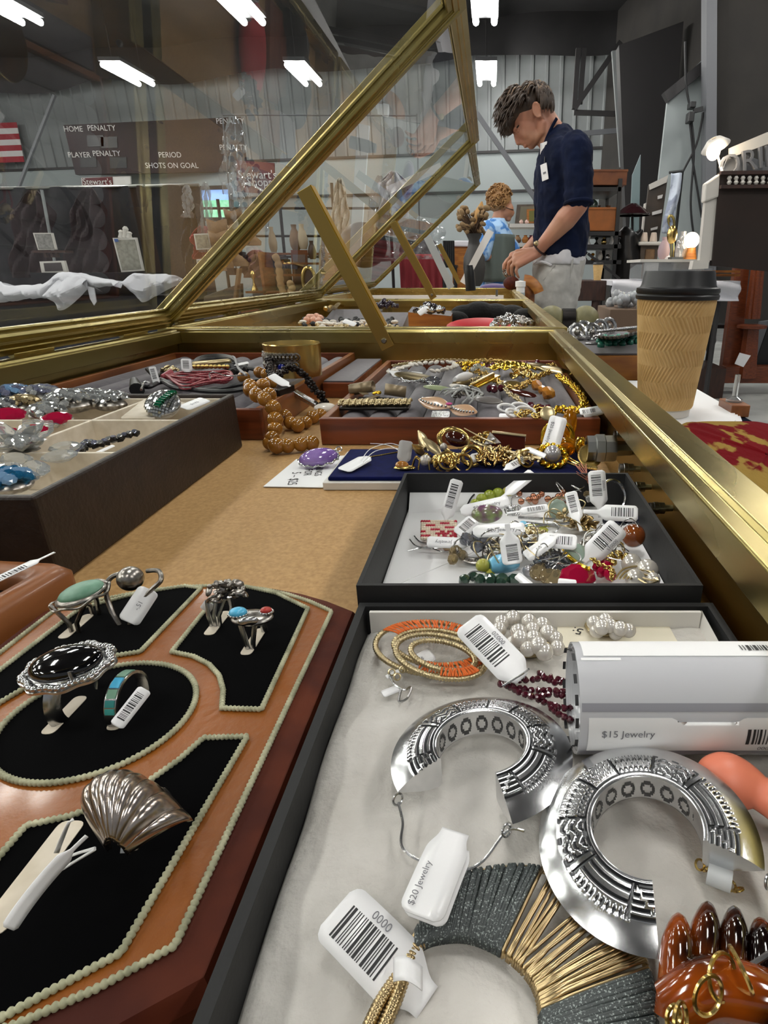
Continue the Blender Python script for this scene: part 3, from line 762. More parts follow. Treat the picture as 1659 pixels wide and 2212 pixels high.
# ================================================================ jewellery on the cotton wool (nearest black box)
WZ = .0125
m_silverdk = mat('silver_groove', '#5f6062', 0.35, 1.0)
m_silverhi = mat('polished_silver', '#e2e3e4', 0.16, 1.0, col2='#c9cacc', scale=90, rough2=.26)
def hoop(px, zc, a0, a1, label, tilt=(0, 0), R1=.0122, R2=.0246, hh=.0044, wz=0.0):
 c = PZ(*px, zc); T = rotm(tilt[0], tilt[1], 0)
 t = thing('hoop_earring', label, 'earring', c, group='engraved silver hoop earrings')
 nu, ns = 420, 30
 def prof(s):        # s 0..1: inner top ridge -> outer rim (top side)
  r = R1 + (R2 - R1) * s
  z = hh * (1 - s ** 1.9)
  return r, z
 def groove(tt, s):
  k = abs(tt - .5) * 2; g = 0.0; dk = 0
  if s < .10: return .0004 * math.sin(math.pi * s / .10), 0
  if s < .13: return -.00022, 1
  if s > .62: return 0, 0
  u = (s - .13) / .49
  for kb in (.10, .34, .56, .60, .885):
   if abs(k - kb) < .007: return -.0003, 1
  if k < .10:
   v = math.sin(u * 34) * math.sin(k * 180); return (-.00025, 1) if v > .6 else (0.0002, 0)
  if k < .34:
   a = (k - .22) / .12; b_ = (u - .5) / .5; q = math.hypot(((k * 30) % 1 - .5) * 2, ((u * 2) % 1 - .5) * 2)
   return (-.00028, 1) if .6 < q < .76 else (.00015, 0)
  if k < .56:
   v = math.sin((u * 2.2 + math.sin(k * 60) * .22) * 9); return (-.00028, 1) if v > .7 else (.00012, 0)
  if k < .60: return (0.0001, 0)
  if k < .885:
   if u > .80: return (-.0003, 1) if math.sin(k * 230) > .3 else (.0001, 0)
   v = math.sin(u * 2 * math.pi * 6); return (-.00034, 1) if v > .72 else (.0001, 0)
  v = math.sin((u * 1.15 + (k - .885) * .6) * 2 * math.pi * 4); return (-.00034, 1) if v > .62 and u < .9 else (.0001, 0)
 vs, dks, rows = [], [], []
 for i in range(nu + 1):
  tt = i / nu; th = R(a0 + (a1 - a0) * tt); row = []
  for j in range(ns + 1):
   s = j / ns; r, z = prof(s); g, dk = groove(tt, s); sl = .45
   row.append((r + g * sl, z + g, dk))
  for j in range(ns - 1, -1, -3):
   s = j / ns; r, z = prof(s); row.append((r, -z, 0))
  for j in range(1, 12):     # inner wall
   z = -hh + 2 * hh * j / 12
   q = math.hypot(((tt * 13) % 1 - .5) * 2, (j / 12 - .5) * 2.6)
   dk = 1 if .5 < q < .75 and abs(tt - .5) < .36 else 0
   row.append((R1 + (.0002 if dk else 0), z, dk))
  m = len(row)
  for r, z, dk in row: vs.append(T @ V((r * math.cos(th), r * math.sin(th), z))); dks.append(dk)
 fs = [(i * m + q, (i + 1) * m + q, (i + 1) * m + (q + 1) % m, i * m + (q + 1) % m) for i in range(nu) for q in range(m)]
 fs += [tuple(reversed(range(m))), tuple(nu * m + q for q in range(m))]
 o = MB().add(vs, fs).build('hoop_body', [m_silverhi, m_silverdk], t, angle=50)
 mi = [1 if len(f) == 4 and sum(dks[x] for x in f) >= 2 else 0 for f in fs]
 o.data.polygons.foreach_set('material_index', mi)
 def pt(a, r, z): return T @ V((r * math.cos(R(a)), r * math.sin(R(a)), z))
 e0, e1 = (a0, a1)
 for a in (e0, e1):
  sgn = -1 if a == e0 else 1
  MB().tube(arc((0, 0), .0014, 0, 360, 14)[:-1], .0003, 6, closed=True, M=MX.Translation(pt(a + sgn * 4, R2 + .0008, -.0005)) @ rotm(70, 20, 40)).build('end_loop', m_silver, o)
 am = (a1 + a0 + 360) / 2
 ps = [pt(a1 + 5, R2 + .001, -.001), pt(a1 + 14, R2 * 1.10, -.003), pt(am - 14, R2 * 1.28, -.0045), pt(am + 8, R2 * 1.30, -.0045), pt(a0 + 360 - 18, R2 * 1.22, -.004), pt(a0 + 360 - 4, R2 + .001, -.0005), pt(a0 + 360 + 4, R2 * 1.12, .0002)]
 ps = [q + V((0, 0, wz * min(i, 6 - i, 1.5) / 1.5)) for i, q in enumerate(ps)]
 MB().tube(spline(ps, 8), .00036 if not wz else .0005, 6).build('ear_wire', m_silver, t)
 return t
hoop((1041, 1628), .0190, -72, 211, 'silver engraved hoop earring wearing the $20 tag, left of the pair', tilt=(-3, -2))
hoop((1396, 1806), .0215, -24, 262, 'silver engraved hoop earring overlapping the grey and gold bib necklace', tilt=(6, -8), wz=.010)
tag_px((908, 1976), (968, 1822), .0215, .22, 'text', 'white price tag reading $20 Jewelry on the left hoop earring', wr=.62, text='$20 Jewelry', tail=.0050, tw=.0066, bend=-.10, tsize=.215, toff=(-.10, .27))
tag_px((914, 1986), (974, 1832), .0200, .22, 'blank', 'blank back half of the folded $20 tag under the left hoop', wr=.62, tail=.002, tw=.0066, bend=-.10)
# ---- bib necklace: thread wrapped collar with bare gold wires between
inn = spline([PZ(897, 2052, WZ + .002), PZ(940, 2032, WZ + .002), PZ(1012, 2028, WZ + .002), PZ(1090, 2062, WZ + .002), PZ(1150, 2120, WZ + .002), PZ(1172, 2190, WZ + .002), PZ(1168, 2270, WZ + .002), PZ(1120, 2350, WZ + .002)], 24)
out = spline([PZ(892, 2030, WZ + .002), PZ(960, 1920, WZ + .002), PZ(1050, 1882, WZ + .002), PZ(1180, 1884, WZ + .002), PZ(1340, 1985, WZ + .002), PZ(1398, 2100, WZ + .002), PZ(1412, 2220, WZ + .002), PZ(1390, 2330, WZ + .002)], 24)
def at(curve, u):
 x = u * (len(curve) - 1); i = min(int(x), len(curve) - 2); return curve[i].lerp(curve[i + 1], x - i)
t = thing('bib_necklace', 'collar necklace wrapped in glittery grey thread with bare gold wire fan', 'necklace', PZ(1150, 2060, WZ))
MB().tube(inn, .0006, 8).build('frame_wire', m_goldwire, t, world=True)
MB().tube(out, .0006, 8).build('frame_wire', m_goldwire, t, world=True)
rnd = random.Random(3)
def strand(b, u, jit, r, sag, k=1.0):
 ui = max(0, min(1, u + rnd.uniform(-jit, jit))); uo = max(0, min(1, u + rnd.uniform(-jit, jit) * 2))
 p, q = at(inn, ui), at(out, uo); d = (q - p); n = V((0, 0, 1))
 pts = [p - d.normalized() * .0006 + n * (-.0004)] + [p + d * w_ + n * (.0012 * k + sag * math.sin(math.pi * w_)) for w_ in (.0, .25, .5, .75, 1.0)] + [q + d.normalized() * .0007 - n * .0004]
 b.tube(pts, r, 5)
for u0, u1, n in ((.02, .415, 50), (.715, 1.0, 34)):
 b = MB()
 for i in range(n): strand(b, u0 + (u1 - u0) * (i + .5) / n, .003, .00046, .0005)
 b.grid(lambda u, v: at(inn, u0 + (u1 - u0) * u).lerp(at(out, u0 + (u1 - u0) * u), v) + V((0, 0, .0006)), 40, 4)
 b.build('thread_wrap', m_greythread, t, world=True, angle=180)
b = MB()
for i in range(30): strand(b, .425 + .28 * (i + .5) / 30, .010, .00042, .0003)
b.build('gold_wire_fan', m_goldwire, t, world=True, angle=180)
def coil(name, pts, r, m, t, pitch=.0007):
 pts = resample(pts, pitch / 3); rr = [r * (.86 + .22 * abs(math.sin(math.pi * i / 3))) for i in range(len(pts))]
 return MB().tube(pts, rr, 8).build(name, m, t, world=True, angle=180)
coil('ferrule', [PZ(920, 2022, WZ + .002), PZ(892, 2055, WZ + .002)], .0016, m_goldwire, t)
for d in (-16, 16): coil('gold_cord', spline([PZ(893, 2052, WZ + .002), PZ(868 + d * .4, 2105, WZ + .002), PZ(835 + d, 2170, WZ + .002), PZ(790 + d, 2270, WZ + .002)], 12), .0013, m_goldwire, t)
tag_px((722, 1960), (868, 2098), WZ + .0052, .28, 'bar', 'white barcode tag looped on the gold cord of the bib necklace', wr=.64, digits='0000', tail=.006, tw=.0062, bend=-.10, flip=True)
b = MB().grid(lambda u, v: PZ(850 + 62 * u, 2095 + 20 * u + 52 * v - 26, WZ + .0048) + V((0, 0, .0016 * math.sin(u * 3.1))), 10, 4)
b.build('tag_loop', m_tagm, bpy.data.objects['price_tag.002'] if False else t, world=True, solid=.0002)
# ---- roll of labels
t = thing('label_roll', 'thick clear roll of white price labels reading $15 Jewelry', 'label roll', PZ(1500, 1520, WZ))
RR = .0153; RC = PZ(1236, 1510, WZ + RR); X0 = RC.x; X1 = .0838; ZC = WZ + RR + .0008; YC = RC.y
def W(x, phi, r): return V((x, YC - r * math.sin(phi), ZC + r * math.cos(phi)))
m_film = mat('label_film', '#c2c3c7', 0.22, coat=0.4)
m_filmgrey = mat('film_grey', '#8f8f96', 0.35)
b = MB(); n = 64
b.grid(lambda u, v: W(X0 + (X1 - X0) * u, v * 2 * math.pi, RR), 6, 72)
b.build('film', m_film, t, world=True, angle=180)
for k, rr in enumerate((.0150, .0142, .0134, .0126)):
 b = MB(); b.grid(lambda u, v: W(X0 + .0006 * k + .02 * u, v * 2 * math.pi * .97 + k * 1.1, rr), 2, 60); b.build('film_layer', m_film, t, world=True, solid=.0003, angle=180)
b = MB()
for k in range(15):
 ph = k * .42; b.grid(lambda u, v: W(X0 - .0002 - .0009 * (1 - u), ph + .2 * v, RR - .0004 - .0022 * ((k * 7) % 4) / 4), 2, 3)
b.build('edge_marks', m_ink, t, world=True)
def patch(name, x0, x1, p0, p1, m, dr=.00012, par=None, notch=None):
 def fn(u, v):
  ph = p0 + (p1 - p0) * v; x = x0 + (x1 - x0) * u
  if notch and v == 0:
   s = (x - notch[0]) / (notch[1] - notch[0])
   if 0 < s < 1: ph += .26 * min(1, 8 * min(s, 1 - s) ** 1.5)
  return W(x, ph, RR + dr)
 return MB().grid(fn, 60 if notch else 6, 10).build(name, m, par or t, world=True, angle=180)
patch('stripe', X0 + .0004, X1, .98, 1.12, m_filmgrey)
patch('stripe', X0 + .0004, X1, 1.98, 2.12, m_filmgrey)
la = patch('label', X0 + .0020, X1, -.62, .12, m_white, .00016)
lb = patch('label', X0 + .0022, X1, 1.22, 1.96, m_white, .00018, notch=(X0 + .0235, X0 + .043))
patch('label_gap', X0 + .0012, X0 + .012, .16, .22, m_white, .0001)
def wraptext(s, size, xc, phc, par, m):
 vs, fs = text_geo(s)
 MB().add([W(xc + x * size, phc - y * size / RR, RR + .0004) for x, y, z in vs], fs).build('lettering', m, par, world=True, smooth=False)
wraptext('$15 Jewelry', .0029, X0 + .0125, 1.52, lb, m_inkgrey)
wraptext('00001', .0021, X0 + .0497, 1.86, lb, m_inkgrey)
rnd = random.Random(9)
def curvebars(xa, xb, p0, p1, par):
 b = MB(); x = xa
 while x < xb:
  w_ = rnd.choice((.0003, .0003, .0006, .0009)); b.grid(lambda u, v: W(x + w_ * u, p0 + (p1 - p0) * v, RR + .0004), 1, 6); x += w_ + rnd.choice((.0004, .0006))
 b.build('barcode', m_ink, par, world=True, smooth=False)
curvebars(X0 + .0435, X1 - .0002, 1.42, 1.74, lb); curvebars(X0 + .046, X1 - .0002, -.2, -.02, la)
# ---- orange thread earrings
def oval(c, rx, ry, rz_, tilt, n=80):
 T = rotm(tilt[0], tilt[1], rz_); return [V(c) + T @ V((rx * math.cos(2 * math.pi * i / n), ry * math.sin(2 * math.pi * i / n), 0)) for i in range(n)]
G = 'orange thread and gold coil hoop earrings'
def thread_hoop(c, rx, ry, rz_, tilt, arcs, label):
 t = thing('thread_earring', label, 'earring', c, group=G)
 o1, o2 = oval(c, rx, ry, rz_, tilt, 120), oval(V(c) + V((.001, -.0006, .0006)), rx * .72, ry * .66, rz_, tilt, 120)
 for o in (o1, o2):
  pts = resample(o, .00035, True); rr = [.00100 * (.66 + .5 * abs(math.sin(math.pi * i / 3))) for i in range(len(pts))]
  MB().tube(pts, rr, 7, closed=True).build('gold_coil', m_goldpale, t, world=True, angle=180)
 for a0, a1 in arcs:
  b = MB(); n = int((a1 - a0) / 2.6)
  for i in range(n):
   k = int((a0 + (a1 - a0) * i / n) / 3) % 120; k2 = (k + (1 if i % 2 else -1)) % 120
   b.tube([o1[k] + V((0, 0, .0010)), o1[k].lerp(o2[k2], .5) + V((0, 0, .0012)), o2[k2] + V((0, 0, .0009))], .00033, 5)
  b.build('orange_thread', m_orange, t, world=True)
 return t
c = PZ(935, 1398, WZ + .004)
t1 = thread_hoop(c, .0215, .0125, -14, (10, 0), ((20, 165), (268, 350)), 'orange and gold coil hoop earring, outer one under the 000020 tag')
t2 = thread_hoop(PZ(950, 1416, WZ + .0056), .0165, .0098, -22, (6, 3), ((290, 350),), 'smaller gold coil hoop earring lying inside the orange one')
b = spline([PZ(838, 1448, WZ + .003), PZ(850, 1475, WZ + .003), PZ(872, 1490, WZ + .003), PZ(888, 1485, WZ + .002), PZ(880, 1508, WZ + .002), PZ(862, 1515, WZ + .0015), PZ(866, 1490, WZ + .003)], 8)
MB().tube(b, .0004, 6).build('ear_wire', m_silver, t1, world=True)
for px in ((846, 1452), (858, 1462), (870, 1446)): MB().tube(arc((0, 0), .0011, 0, 360, 12)[:-1], .0003, 5, closed=True, M=MX.Translation(PZ(*px, WZ + .0035)) @ rotm(50, 20, 0)).build('jump_ring', m_goldpale, t1, world=True)
tag_px((1008, 1342), (1108, 1446), WZ + .012, .5, 'bar', 'large white barcode tag 000020 leaning on the orange thread earrings', wr=.50, digits='00020', tail=.004, tw=.0046, flip=True)
tag_px((935, 1412), (880, 1440), WZ + .0026, .25, 'text', 'small white tag reading $15 inside the gold coil hoop', wr=.6, text='$15', tail=.008)
tag_px((826, 1500), (862, 1486), WZ + .001, .1, 'blank', 'folded blank white tag end below the gold coil hoop', wr=.55, neck=False)
# ---- pearl cluster earrings
def cluster(px, label, spots, r, zb, m=m_pearl, base=True):
 c = PZ(*px, zb); t = thing('pearl_earring', label, 'earring', c, group='white pearl cluster earrings')
 if base: MB().ball(PZ(px[0], px[1], zb), (.0085, .007, .002), 18, 8).build('backing', m_goldpale, t, world=True)
 for i, (x, y, z) in enumerate(spots): MB().ball(PZ(x, y, zb + z), r * (1 + .08 * math.sin(i * 3)), 18, 10).build('pearl', m, t, world=True)
 return t
cluster((1145, 1395), 'round cluster of white pearls beside the 000020 tag', [(1083, 1345, .004), (1108, 1335, .005), (1143, 1342, .006), (1172, 1350, .005), (1078, 1360, .003), (1120, 1366, .006), (1153, 1378, .007), (1184, 1368, .005), (1200, 1380, .004),
 (1110, 1392, .003), (1140, 1402, .005), (1176, 1408, .005), (1204, 1400, .004), (1124, 1380, .006), (1150, 1360, .005), (1164, 1395, .0065)], .0030, WZ + .002)
cluster((1310, 1352), 'white pearl cluster half hidden behind the label roll', [(1283, 1345, .005), (1308, 1340, .005), (1318, 1352, .006), (1340, 1358, .006), (1358, 1362, .005), (1290, 1362, .003), (1330, 1368, .003), (1300, 1355, .006)], .0028, WZ + .002)
q = [PZ(1205, 1346, .0128), PZ(1440, 1345, .0128), PZ(1470, 1400, .0128), PZ(1200, 1400, .0128)]
t = thing('note_card', 'cream card with handwriting behind the label roll', 'card', q[0])
MB().add([p for p in q] + [p + V((0, 0, .0004)) for p in q], [(3, 2, 1, 0), (4, 5, 6, 7), (0, 1, 5, 4), (1, 2, 6, 5), (2, 3, 7, 6), (3, 0, 4, 7)]).build('card', mat('cream_card', '#e9e2cd', .7), t, world=True, smooth=False)
M = basis((PZ(1260, 1360, 0) - PZ(1220, 1362, 0)), (0, 0, 1), PZ(1248, 1362, .0134)); lettering('5:', .006, M @ MX.Rotation(R(150), 4, 'Z'), m_ink, t, world=True)
# ---- garnet strands
t = thing('bead_necklace', 'strands of tiny dark garnet beads beside the label roll', 'necklace', PZ(1150, 1490, WZ))
rnd = random.Random(21)
for k, pp in enumerate((((1085, 1468), (1130, 1470), (1190, 1465), (1240, 1478)), ((1080, 1478), (1140, 1490), (1195, 1492), (1245, 1500)), ((1100, 1485), (1150, 1505), (1200, 1500), (1248, 1512)), ((1165, 1455), (1200, 1475), (1245, 1462)),
      ((1150, 1505), (1185, 1520), (1215, 1530), (1245, 1528)), ((1190, 1530), (1215, 1548), (1245, 1560)))):
 pts = resample(spline([PZ(x, y, WZ + .0025 + rnd.uniform(0, .003)) for x, y in pp], 10), .0021); b = MB()
 for p in pts: b.gem(p + V((rnd.uniform(-.0003, .0003), 0, 0)), .00125, .0022, 7, T=rotm(rnd.uniform(0, 180), rnd.uniform(0, 180), 0))
 b.build('bead_strand', m_garnet, t, world=True, smooth=False)
MB().tube(spline([PZ(1085, 1482, WZ + .006), PZ(1130, 1455, WZ + .009), PZ(1142, 1445, WZ + .011)], 5), .0004, 5).build('wire', m_silver, t, world=True)
# ---- coral pink piece, tortoiseshell hair claw, clutch
t = thing('plastic_bangle', 'smooth coral pink plastic piece under the label roll', 'bangle', PZ(1590, 1700, WZ))
MB().tube(spline([PZ(1512, 1685, WZ + .006), PZ(1570, 1690, WZ + .008), PZ(1640, 1712, WZ + .008), PZ(1720, 1770, WZ + .007)], 8), [.0042 + .003 * math.sin(math.pi * min(1, i / 16)) for i in range(25)], 16, flat=.62).build('bangle_body', m_coralcloth, t, world=True)
t = thing('tortoiseshell_claw', 'glossy tortoiseshell hair claw with gold links in the near right corner', 'hair claw', PZ(1560, 2120, WZ))
for k, (a, c, r) in enumerate((((1465, 1975), (1450, 2200), .0034), ((1528, 1950), (1505, 2150), .0031), ((1585, 1960), (1570, 2160), .0030), ((1640, 1985), (1640, 2180), .0032), ((1700, 2030), (1690, 2200), .0032))):
 p, q = PZ(*a, WZ + .008), PZ(*c, WZ + .004); pts = [p.lerp(q, i / 10) + V((0, 0, .003 * math.sin(math.pi * i / 10))) for i in range(11)]
 MB().tube(pts, [r * math.sqrt(min(1, (i + .12) / 4.2)) for i in range(11)], 14, flat=.8).build('claw_tooth', m_tort, t, world=True)
MB().tube(spline([PZ(1455, 2190, WZ + .006), PZ(1530, 2140, WZ + .010), PZ(1610, 2150, WZ + .010), PZ(1720, 2190, WZ + .007)], 8), .0052, 14).build('claw_base', m_tort, t, world=True)
for px, r in (((1560, 2110), .0034), ((1600, 2095), .0035), ((1530, 2150), .003), ((1470, 2205), .0024), ((1455, 2196), .0015)):
 MB().tube(arc((0, 0), r, 0, 360, 22)[:-1], .00042, 6, closed=True, M=MX.Translation(PZ(*px, WZ + .016)) @ rotm(55, 15 + px[0] % 60, px[0] % 90)).build('gold_link', m_gold, t, world=True)
t = thing('earring_clutch', 'milky white plastic clutch and gold chain beside the right hoop', 'earring back', PZ(1555, 1895, WZ))
MB().tube([PZ(1528, 1885, WZ + .005), PZ(1548, 1893, WZ + .005), PZ(1580, 1905, WZ + .005)], .0023, 14).build('clutch', mat('milky_plastic', '#dfe3e4', .25, trans=.2), t, world=True)
for k in range(7):
 MB().tube(arc((0, 0), .0011, 0, 360, 12)[:-1], .0003, 5, closed=True, M=MX.Translation(PZ(1512 + 14 * k + 4 * math.sin(k), 1868 + 9 * k, WZ + .0035)) @ rotm(40 + 70 * (k % 2), 20, 30 * k)).build('chain_link', m_gold, t, world=True)
# ================================================================ generators for small jewellery
RN = random.Random(77)
def wirehook(t, c, size=.008, m=None, a=0.0):
 T = rotm(RN.uniform(20, 80), RN.uniform(-30, 30), a or RN.uniform(0, 360)); c = V(c)
 pts = [c + T @ V(p) * size for p in ((0, 0, 0), (.1, 0, .5), (.5, 0, .9), (1.0, .0, .6), (1.25, .05, -.1))]
 return MB().tube(spline(pts, 5), .00033, 5).build('ear_wire', m or m_silver, t, world=True)
def bits(b, c, r, n, size, rnd, flat=.5, leaf=2.0, up=.5):
 """a domed scatter of small leaves and grains"""
 for i in range(n):
  a = rnd.uniform(0, 6.283); q = r * math.sqrt(rnd.random()); s = size * rnd.uniform(.6, 1.3)
  T = rotm(rnd.uniform(-60, 60), rnd.uniform(-60, 60), rnd.uniform(0, 360))
  b.ball(V(c) + V((q * math.cos(a), q * math.sin(a), up * r * (1 - (q / r) ** 2) * rnd.uniform(.5, 1.1))), (s * leaf, s, s * flat), 9, 6, T=T)
 return b
def chain(name, pts, lr, m, t, th=None, jit=0.0):
 pts = resample(pts, lr * 1.35); b = MB(); k = 0
 for i in range(len(pts)):
  d = frame_of(pts, i, False); q = V((0, 0, 1)).rotation_difference(d).to_matrix().to_4x4()
  b.tube(arc((0, 0), lr, 0, 360, 10)[:-1], th or lr * .34, 5, closed=True, M=MX.Translation(pts[i] + V((RN.uniform(-jit, jit), RN.uniform(-jit, jit), RN.uniform(0, jit)))) @ q @ rotm(90, 0, 0) @ rotm(0, 90 * (i % 2) + RN.uniform(-25, 25), 0))
 return b.build(name, m, t, world=True, angle=180)
def beads(t, pts, r, m, name='bead', each=True, rj=.1):
 if each:
  for p in pts: MB().ball(p, r * (1 + RN.uniform(-rj, rj)), 18, 10).build(name, m, t, world=True)
 else:
  b = MB()
  for p in pts: b.ball(p, r * (1 + RN.uniform(-rj, rj)), 12, 8)
  b.build(name, m, t, world=True)
def px_path(lst, z): return [PZ(x, y, (z if len(r) == 0 else r[0])) for x, y, *r in lst]
def stone(t, c, r, h, m, n=8, rot=(0, 0, 0), elong=1.0, name='stone', faceted=True):
 T = rotm(*rot)
 if faceted: return MB().gem(c, r, h, n, T=T, elong=elong).build(name, m, t, world=True, smooth=False)
 return MB().ball(c, (r * elong, r, h), 22, 12, T=T).build(name, m, t, world=True)
def ringwire(t, c, r, th, m, rot, name='bezel', ry=None):
 return MB().tube(arc((0, 0), r, 0, 360, 26, ry=ry)[:-1], th, 6, closed=True, M=MX.Translation(V(c)) @ rotm(*rot)).build(name, m, t, world=True)
m_seagl = mat('pale_sea_glass', '#b9cdbf', 0.15, trans=.4, coat=.3)
m_lime = mat('lime_stone', '#a3b23a', 0.12, trans=.3, coat=.4)
m_yellowst = mat('yellow_stone', '#d8d24c', 0.15, trans=.3, coat=.4)
m_purpgreen = mat('purple_green_stone', '#6d3f63', 0.2, col2='#8aa063', scale=180, coat=.4)
m_skybead = mat('sky_blue_bead', '#79bfe0', 0.25, coat=.3)
m_olive = mat('olive_bead', '#a9a945', 0.3, coat=.3)
m_dkgreen = mat('dark_green_bead', '#2f4a3c', 0.15, coat=.4, trans=.2)
m_smoky = mat('smoky_crystal', '#8d8f98', 0.04, trans=.8, ior=1.55)
m_champ = mat('champagne_crystal', '#cdb98f', 0.04, trans=.8, ior=1.55)
m_copper = mat('copper_bead', '#a9755c', 0.2, .8)
m_brownbead = mat('brown_bead', '#6d3312', 0.1, col2='#8d4b1c', scale=120, coat=.6)
m_browncab = mat('brown_cabochon', '#3c140b', 0.08, coat=.8)
m_pinkhair = mat('pink_hair', '#b5705a', .6)
m_redbead = mat('red_seed_bead', '#b01630', .25, coat=.3)
m_beigebead = mat('beige_seed_bead', '#e0cfb8', .3, coat=.3)
# ================================================================ heap of tagged earrings in the white-lined black box
BZ = .0052
def earring(label, px, z, cat='earring', name='drop_earring', group=None):
 return thing(name, label, cat, PZ(*px, z), group=group)
G1 = 'loose earrings heaped in the white lined box'
t = earring('lime and yellow stone drop at the back of the white lined box', (1065, 1070), BZ, group=G1)
for (x, y, r, m) in ((1026, 1088, .0030, m_lime), (1040, 1078, .0034, m_lime), (1057, 1070, .0036, m_lime), (1076, 1066, .0038, m_lime), (1099, 1062, .0052, m_yellowst)):
 stone(t, PZ(x, y, .0135), r, r * .95, m, rot=(20, 10, x), faceted=False)
MB().tube(spline(px_path([(1010, 1090), (1025, 1068), (1060, 1052), (1100, 1048)], .013), 6), .0006, 6).build('gold_rim', m_darkmetal, t, world=True)
t = earring('grey pearl on a bronze leaf, rearmost in the white lined box', (1165, 1045), BZ, group=G1)
stone(t, PZ(1163, 1040, .0165), .0054, .0054, m_pearlgrey, faceted=False, name='pearl')
bits(MB(), PZ(1165, 1062, .012), .007, 12, .0022, RN, .3, 2.2).build('bronze_leaf', m_goldpale, t, world=True)
t = earring('purple and green mottled stone wrapped in silver wire', (1057, 1112), BZ, group=G1)
stone(t, PZ(1052, 1110, .0145), .0058, .0052, m_purpgreen, rot=(10, 0, 8), elong=1.55, faceted=False)
b = MB()
for k in range(7): b.tube(arc((0, 0), .0030, 0, 360, 14)[:-1], .0003, 5, closed=True, M=MX.Translation(PZ(1094 + 4 * k, 1103, .0150)) @ rotm(10 * k, 80, 20))
b.build('wire_wrap', m_silver, t, world=True); wirehook(t, PZ(1110, 1100, .015), .009)
t = earring('large pale sea glass disc in a silver hoop near the 000003 tag', (1205, 1102), BZ, group=G1)
stone(t, PZ(1203, 1100, .015), .0066, .0035, m_seagl, n=9, rot=(50, 10, 0)); ringwire(t, PZ(1212, 1102, .0155), .0076, .0006, m_goldpale, (52, 14, 0))
t = earring('pale green faceted square stone with gold claw beside the 000015 tag', (1245, 1200), BZ, group=G1)
stone(t, PZ(1246, 1198, .0135), .0062, .004, m_seagl, n=6, rot=(48, 0, 10)); MB().tube(spline(px_path([(1215, 1182), (1232, 1205), (1262, 1225), (1275, 1228)], .014), 6), .0011, 6).build('gold_claw', m_goldbright, t, world=True)
t = earring('sky blue bead with a small olive ball under the short barcode tag', (1080, 1222), BZ, group=G1)
p, q = PZ(1058, 1222, .0125), PZ(1118, 1212, .0125); MB().tube([p.lerp(q, i / 6) for i in range(7)], [.0030, .0044, .0048, .0049, .0048, .0044, .003], 10).build('blue_bead', m_skybead, t, world=True)
stone(t, PZ(1043, 1222, .0125), .0034, .0034, m_olive, faceted=False, name='olive_ball'); stone(t, PZ(1058, 1238, .009), .0024, .0024, m_yellowst, faceted=False, name='yellow_ball')
t = earring('dark green faceted bead cluster at the front of the heap', (1010, 1250), BZ, group=G1)
for (x, y, r) in ((1003, 1252, .0028), (1022, 1245, .0026), (1036, 1252, .0030), (1058, 1252, .0034), (1085, 1253, .0036), (1110, 1252, .0032)): stone(t, PZ(x, y, .0085), r, r * 2, m_dkgreen, rot=(RN.uniform(0, 90), RN.uniform(0, 90), 0), n=7)
wirehook(t, PZ(1015, 1240, .011), .006)
t = earring('ornate oxidised silver crescent near the sky blue bead', (1025, 1195), BZ, group=G1)
b = MB(); pts = [PZ(1025, 1182, .0125) + rotm(55, 0, 0) @ V((.0088 * math.cos(R(a)), .0070 * math.sin(R(a)), 0)) for a in range(180, 361, 9)]
b.tube(pts, [.0005 + .0024 * math.sin(math.pi * i / 20) for i in range(21)], 10, flat=.5)
for p in pts[2:-2]: b.ball(p + V((0, -.0016, .0012)), .0007, 7, 5)
b.build('crescent', m_silverold, t, world=True); wirehook(t, PZ(1010, 1180, .013), .006)
t = earring('smoky grey crystal bead drop under the $20 tag', (1045, 1170), BZ, group=G1)
for (x, y, r) in ((1008, 1165, .0040), (1030, 1158, .0036), (1048, 1172, .0038), (1030, 1182, .0034)): stone(t, PZ(x, y, .0140), r, r * 1.7, m_smoky, rot=(RN.uniform(0, 60), RN.uniform(0, 60), 0))
wirehook(t, PZ(1040, 1160, .017), .008)
t = earring('red and beige seed bead woven patch at the left of the heap', (945, 1142), BZ, group=G1)
b1, b2 = MB(), MB()
for i in range(15):
 for j in range(9):
  p = PZ(912 + 72 * i / 14, 1127 + 36 * j / 8, .0105); (b1 if ((i // 2 + j * 3) % 7 in (0, 1) or (j > 4 and i > 6 and (i + j) % 3)) else b2).ball(p, .00105, 7, 5)
b2.build('beige_beads', m_beigebead, t, world=True); b1.build('red_beads', m_redbead, t, world=True)
t = earring('champagne crystal drops with silver wires at the left of the heap', (975, 1195), BZ, group=G1)
for (x, y, r) in ((968, 1180, .0034), (984, 1192, .0036), (978, 1208, .0030), (1000, 1200, .0030)): stone(t, PZ(x, y, .0095), r, r * 1.8, m_champ, rot=(RN.uniform(0, 80), RN.uniform(0, 80), 0))
for pts in (((885, 1165), (900, 1180), (935, 1185), (960, 1182)), ((880, 1190), (920, 1182), (950, 1190), (970, 1192)), ((895, 1158), (910, 1172), (945, 1178))):
 MB().tube(spline(px_path(pts, .0075), 6), .00045, 5).build('ear_wire', m_silver, t, world=True)
t = earring('brown round glass bead at the right side of the heap', (1368, 1157), BZ, group=G1)
stone(t, PZ(1368, 1157, .0145), .0062, .0062, m_brownbead, faceted=False, name='bead'); wirehook(t, PZ(1380, 1150, .018), .008)
t = earring('plain silver hoop standing behind the 000003 tag', (1335, 1075), BZ, name='hoop_earring', group=G1)
ringwire(t, PZ(1325, 1070, .018), .0092, .0010, m_silver, (60, 25, 20), 'hoop')
t = earring('three white pearls in gold wire at the right front corner', (1375, 1235), BZ, name='pearl_earring', group=G1)
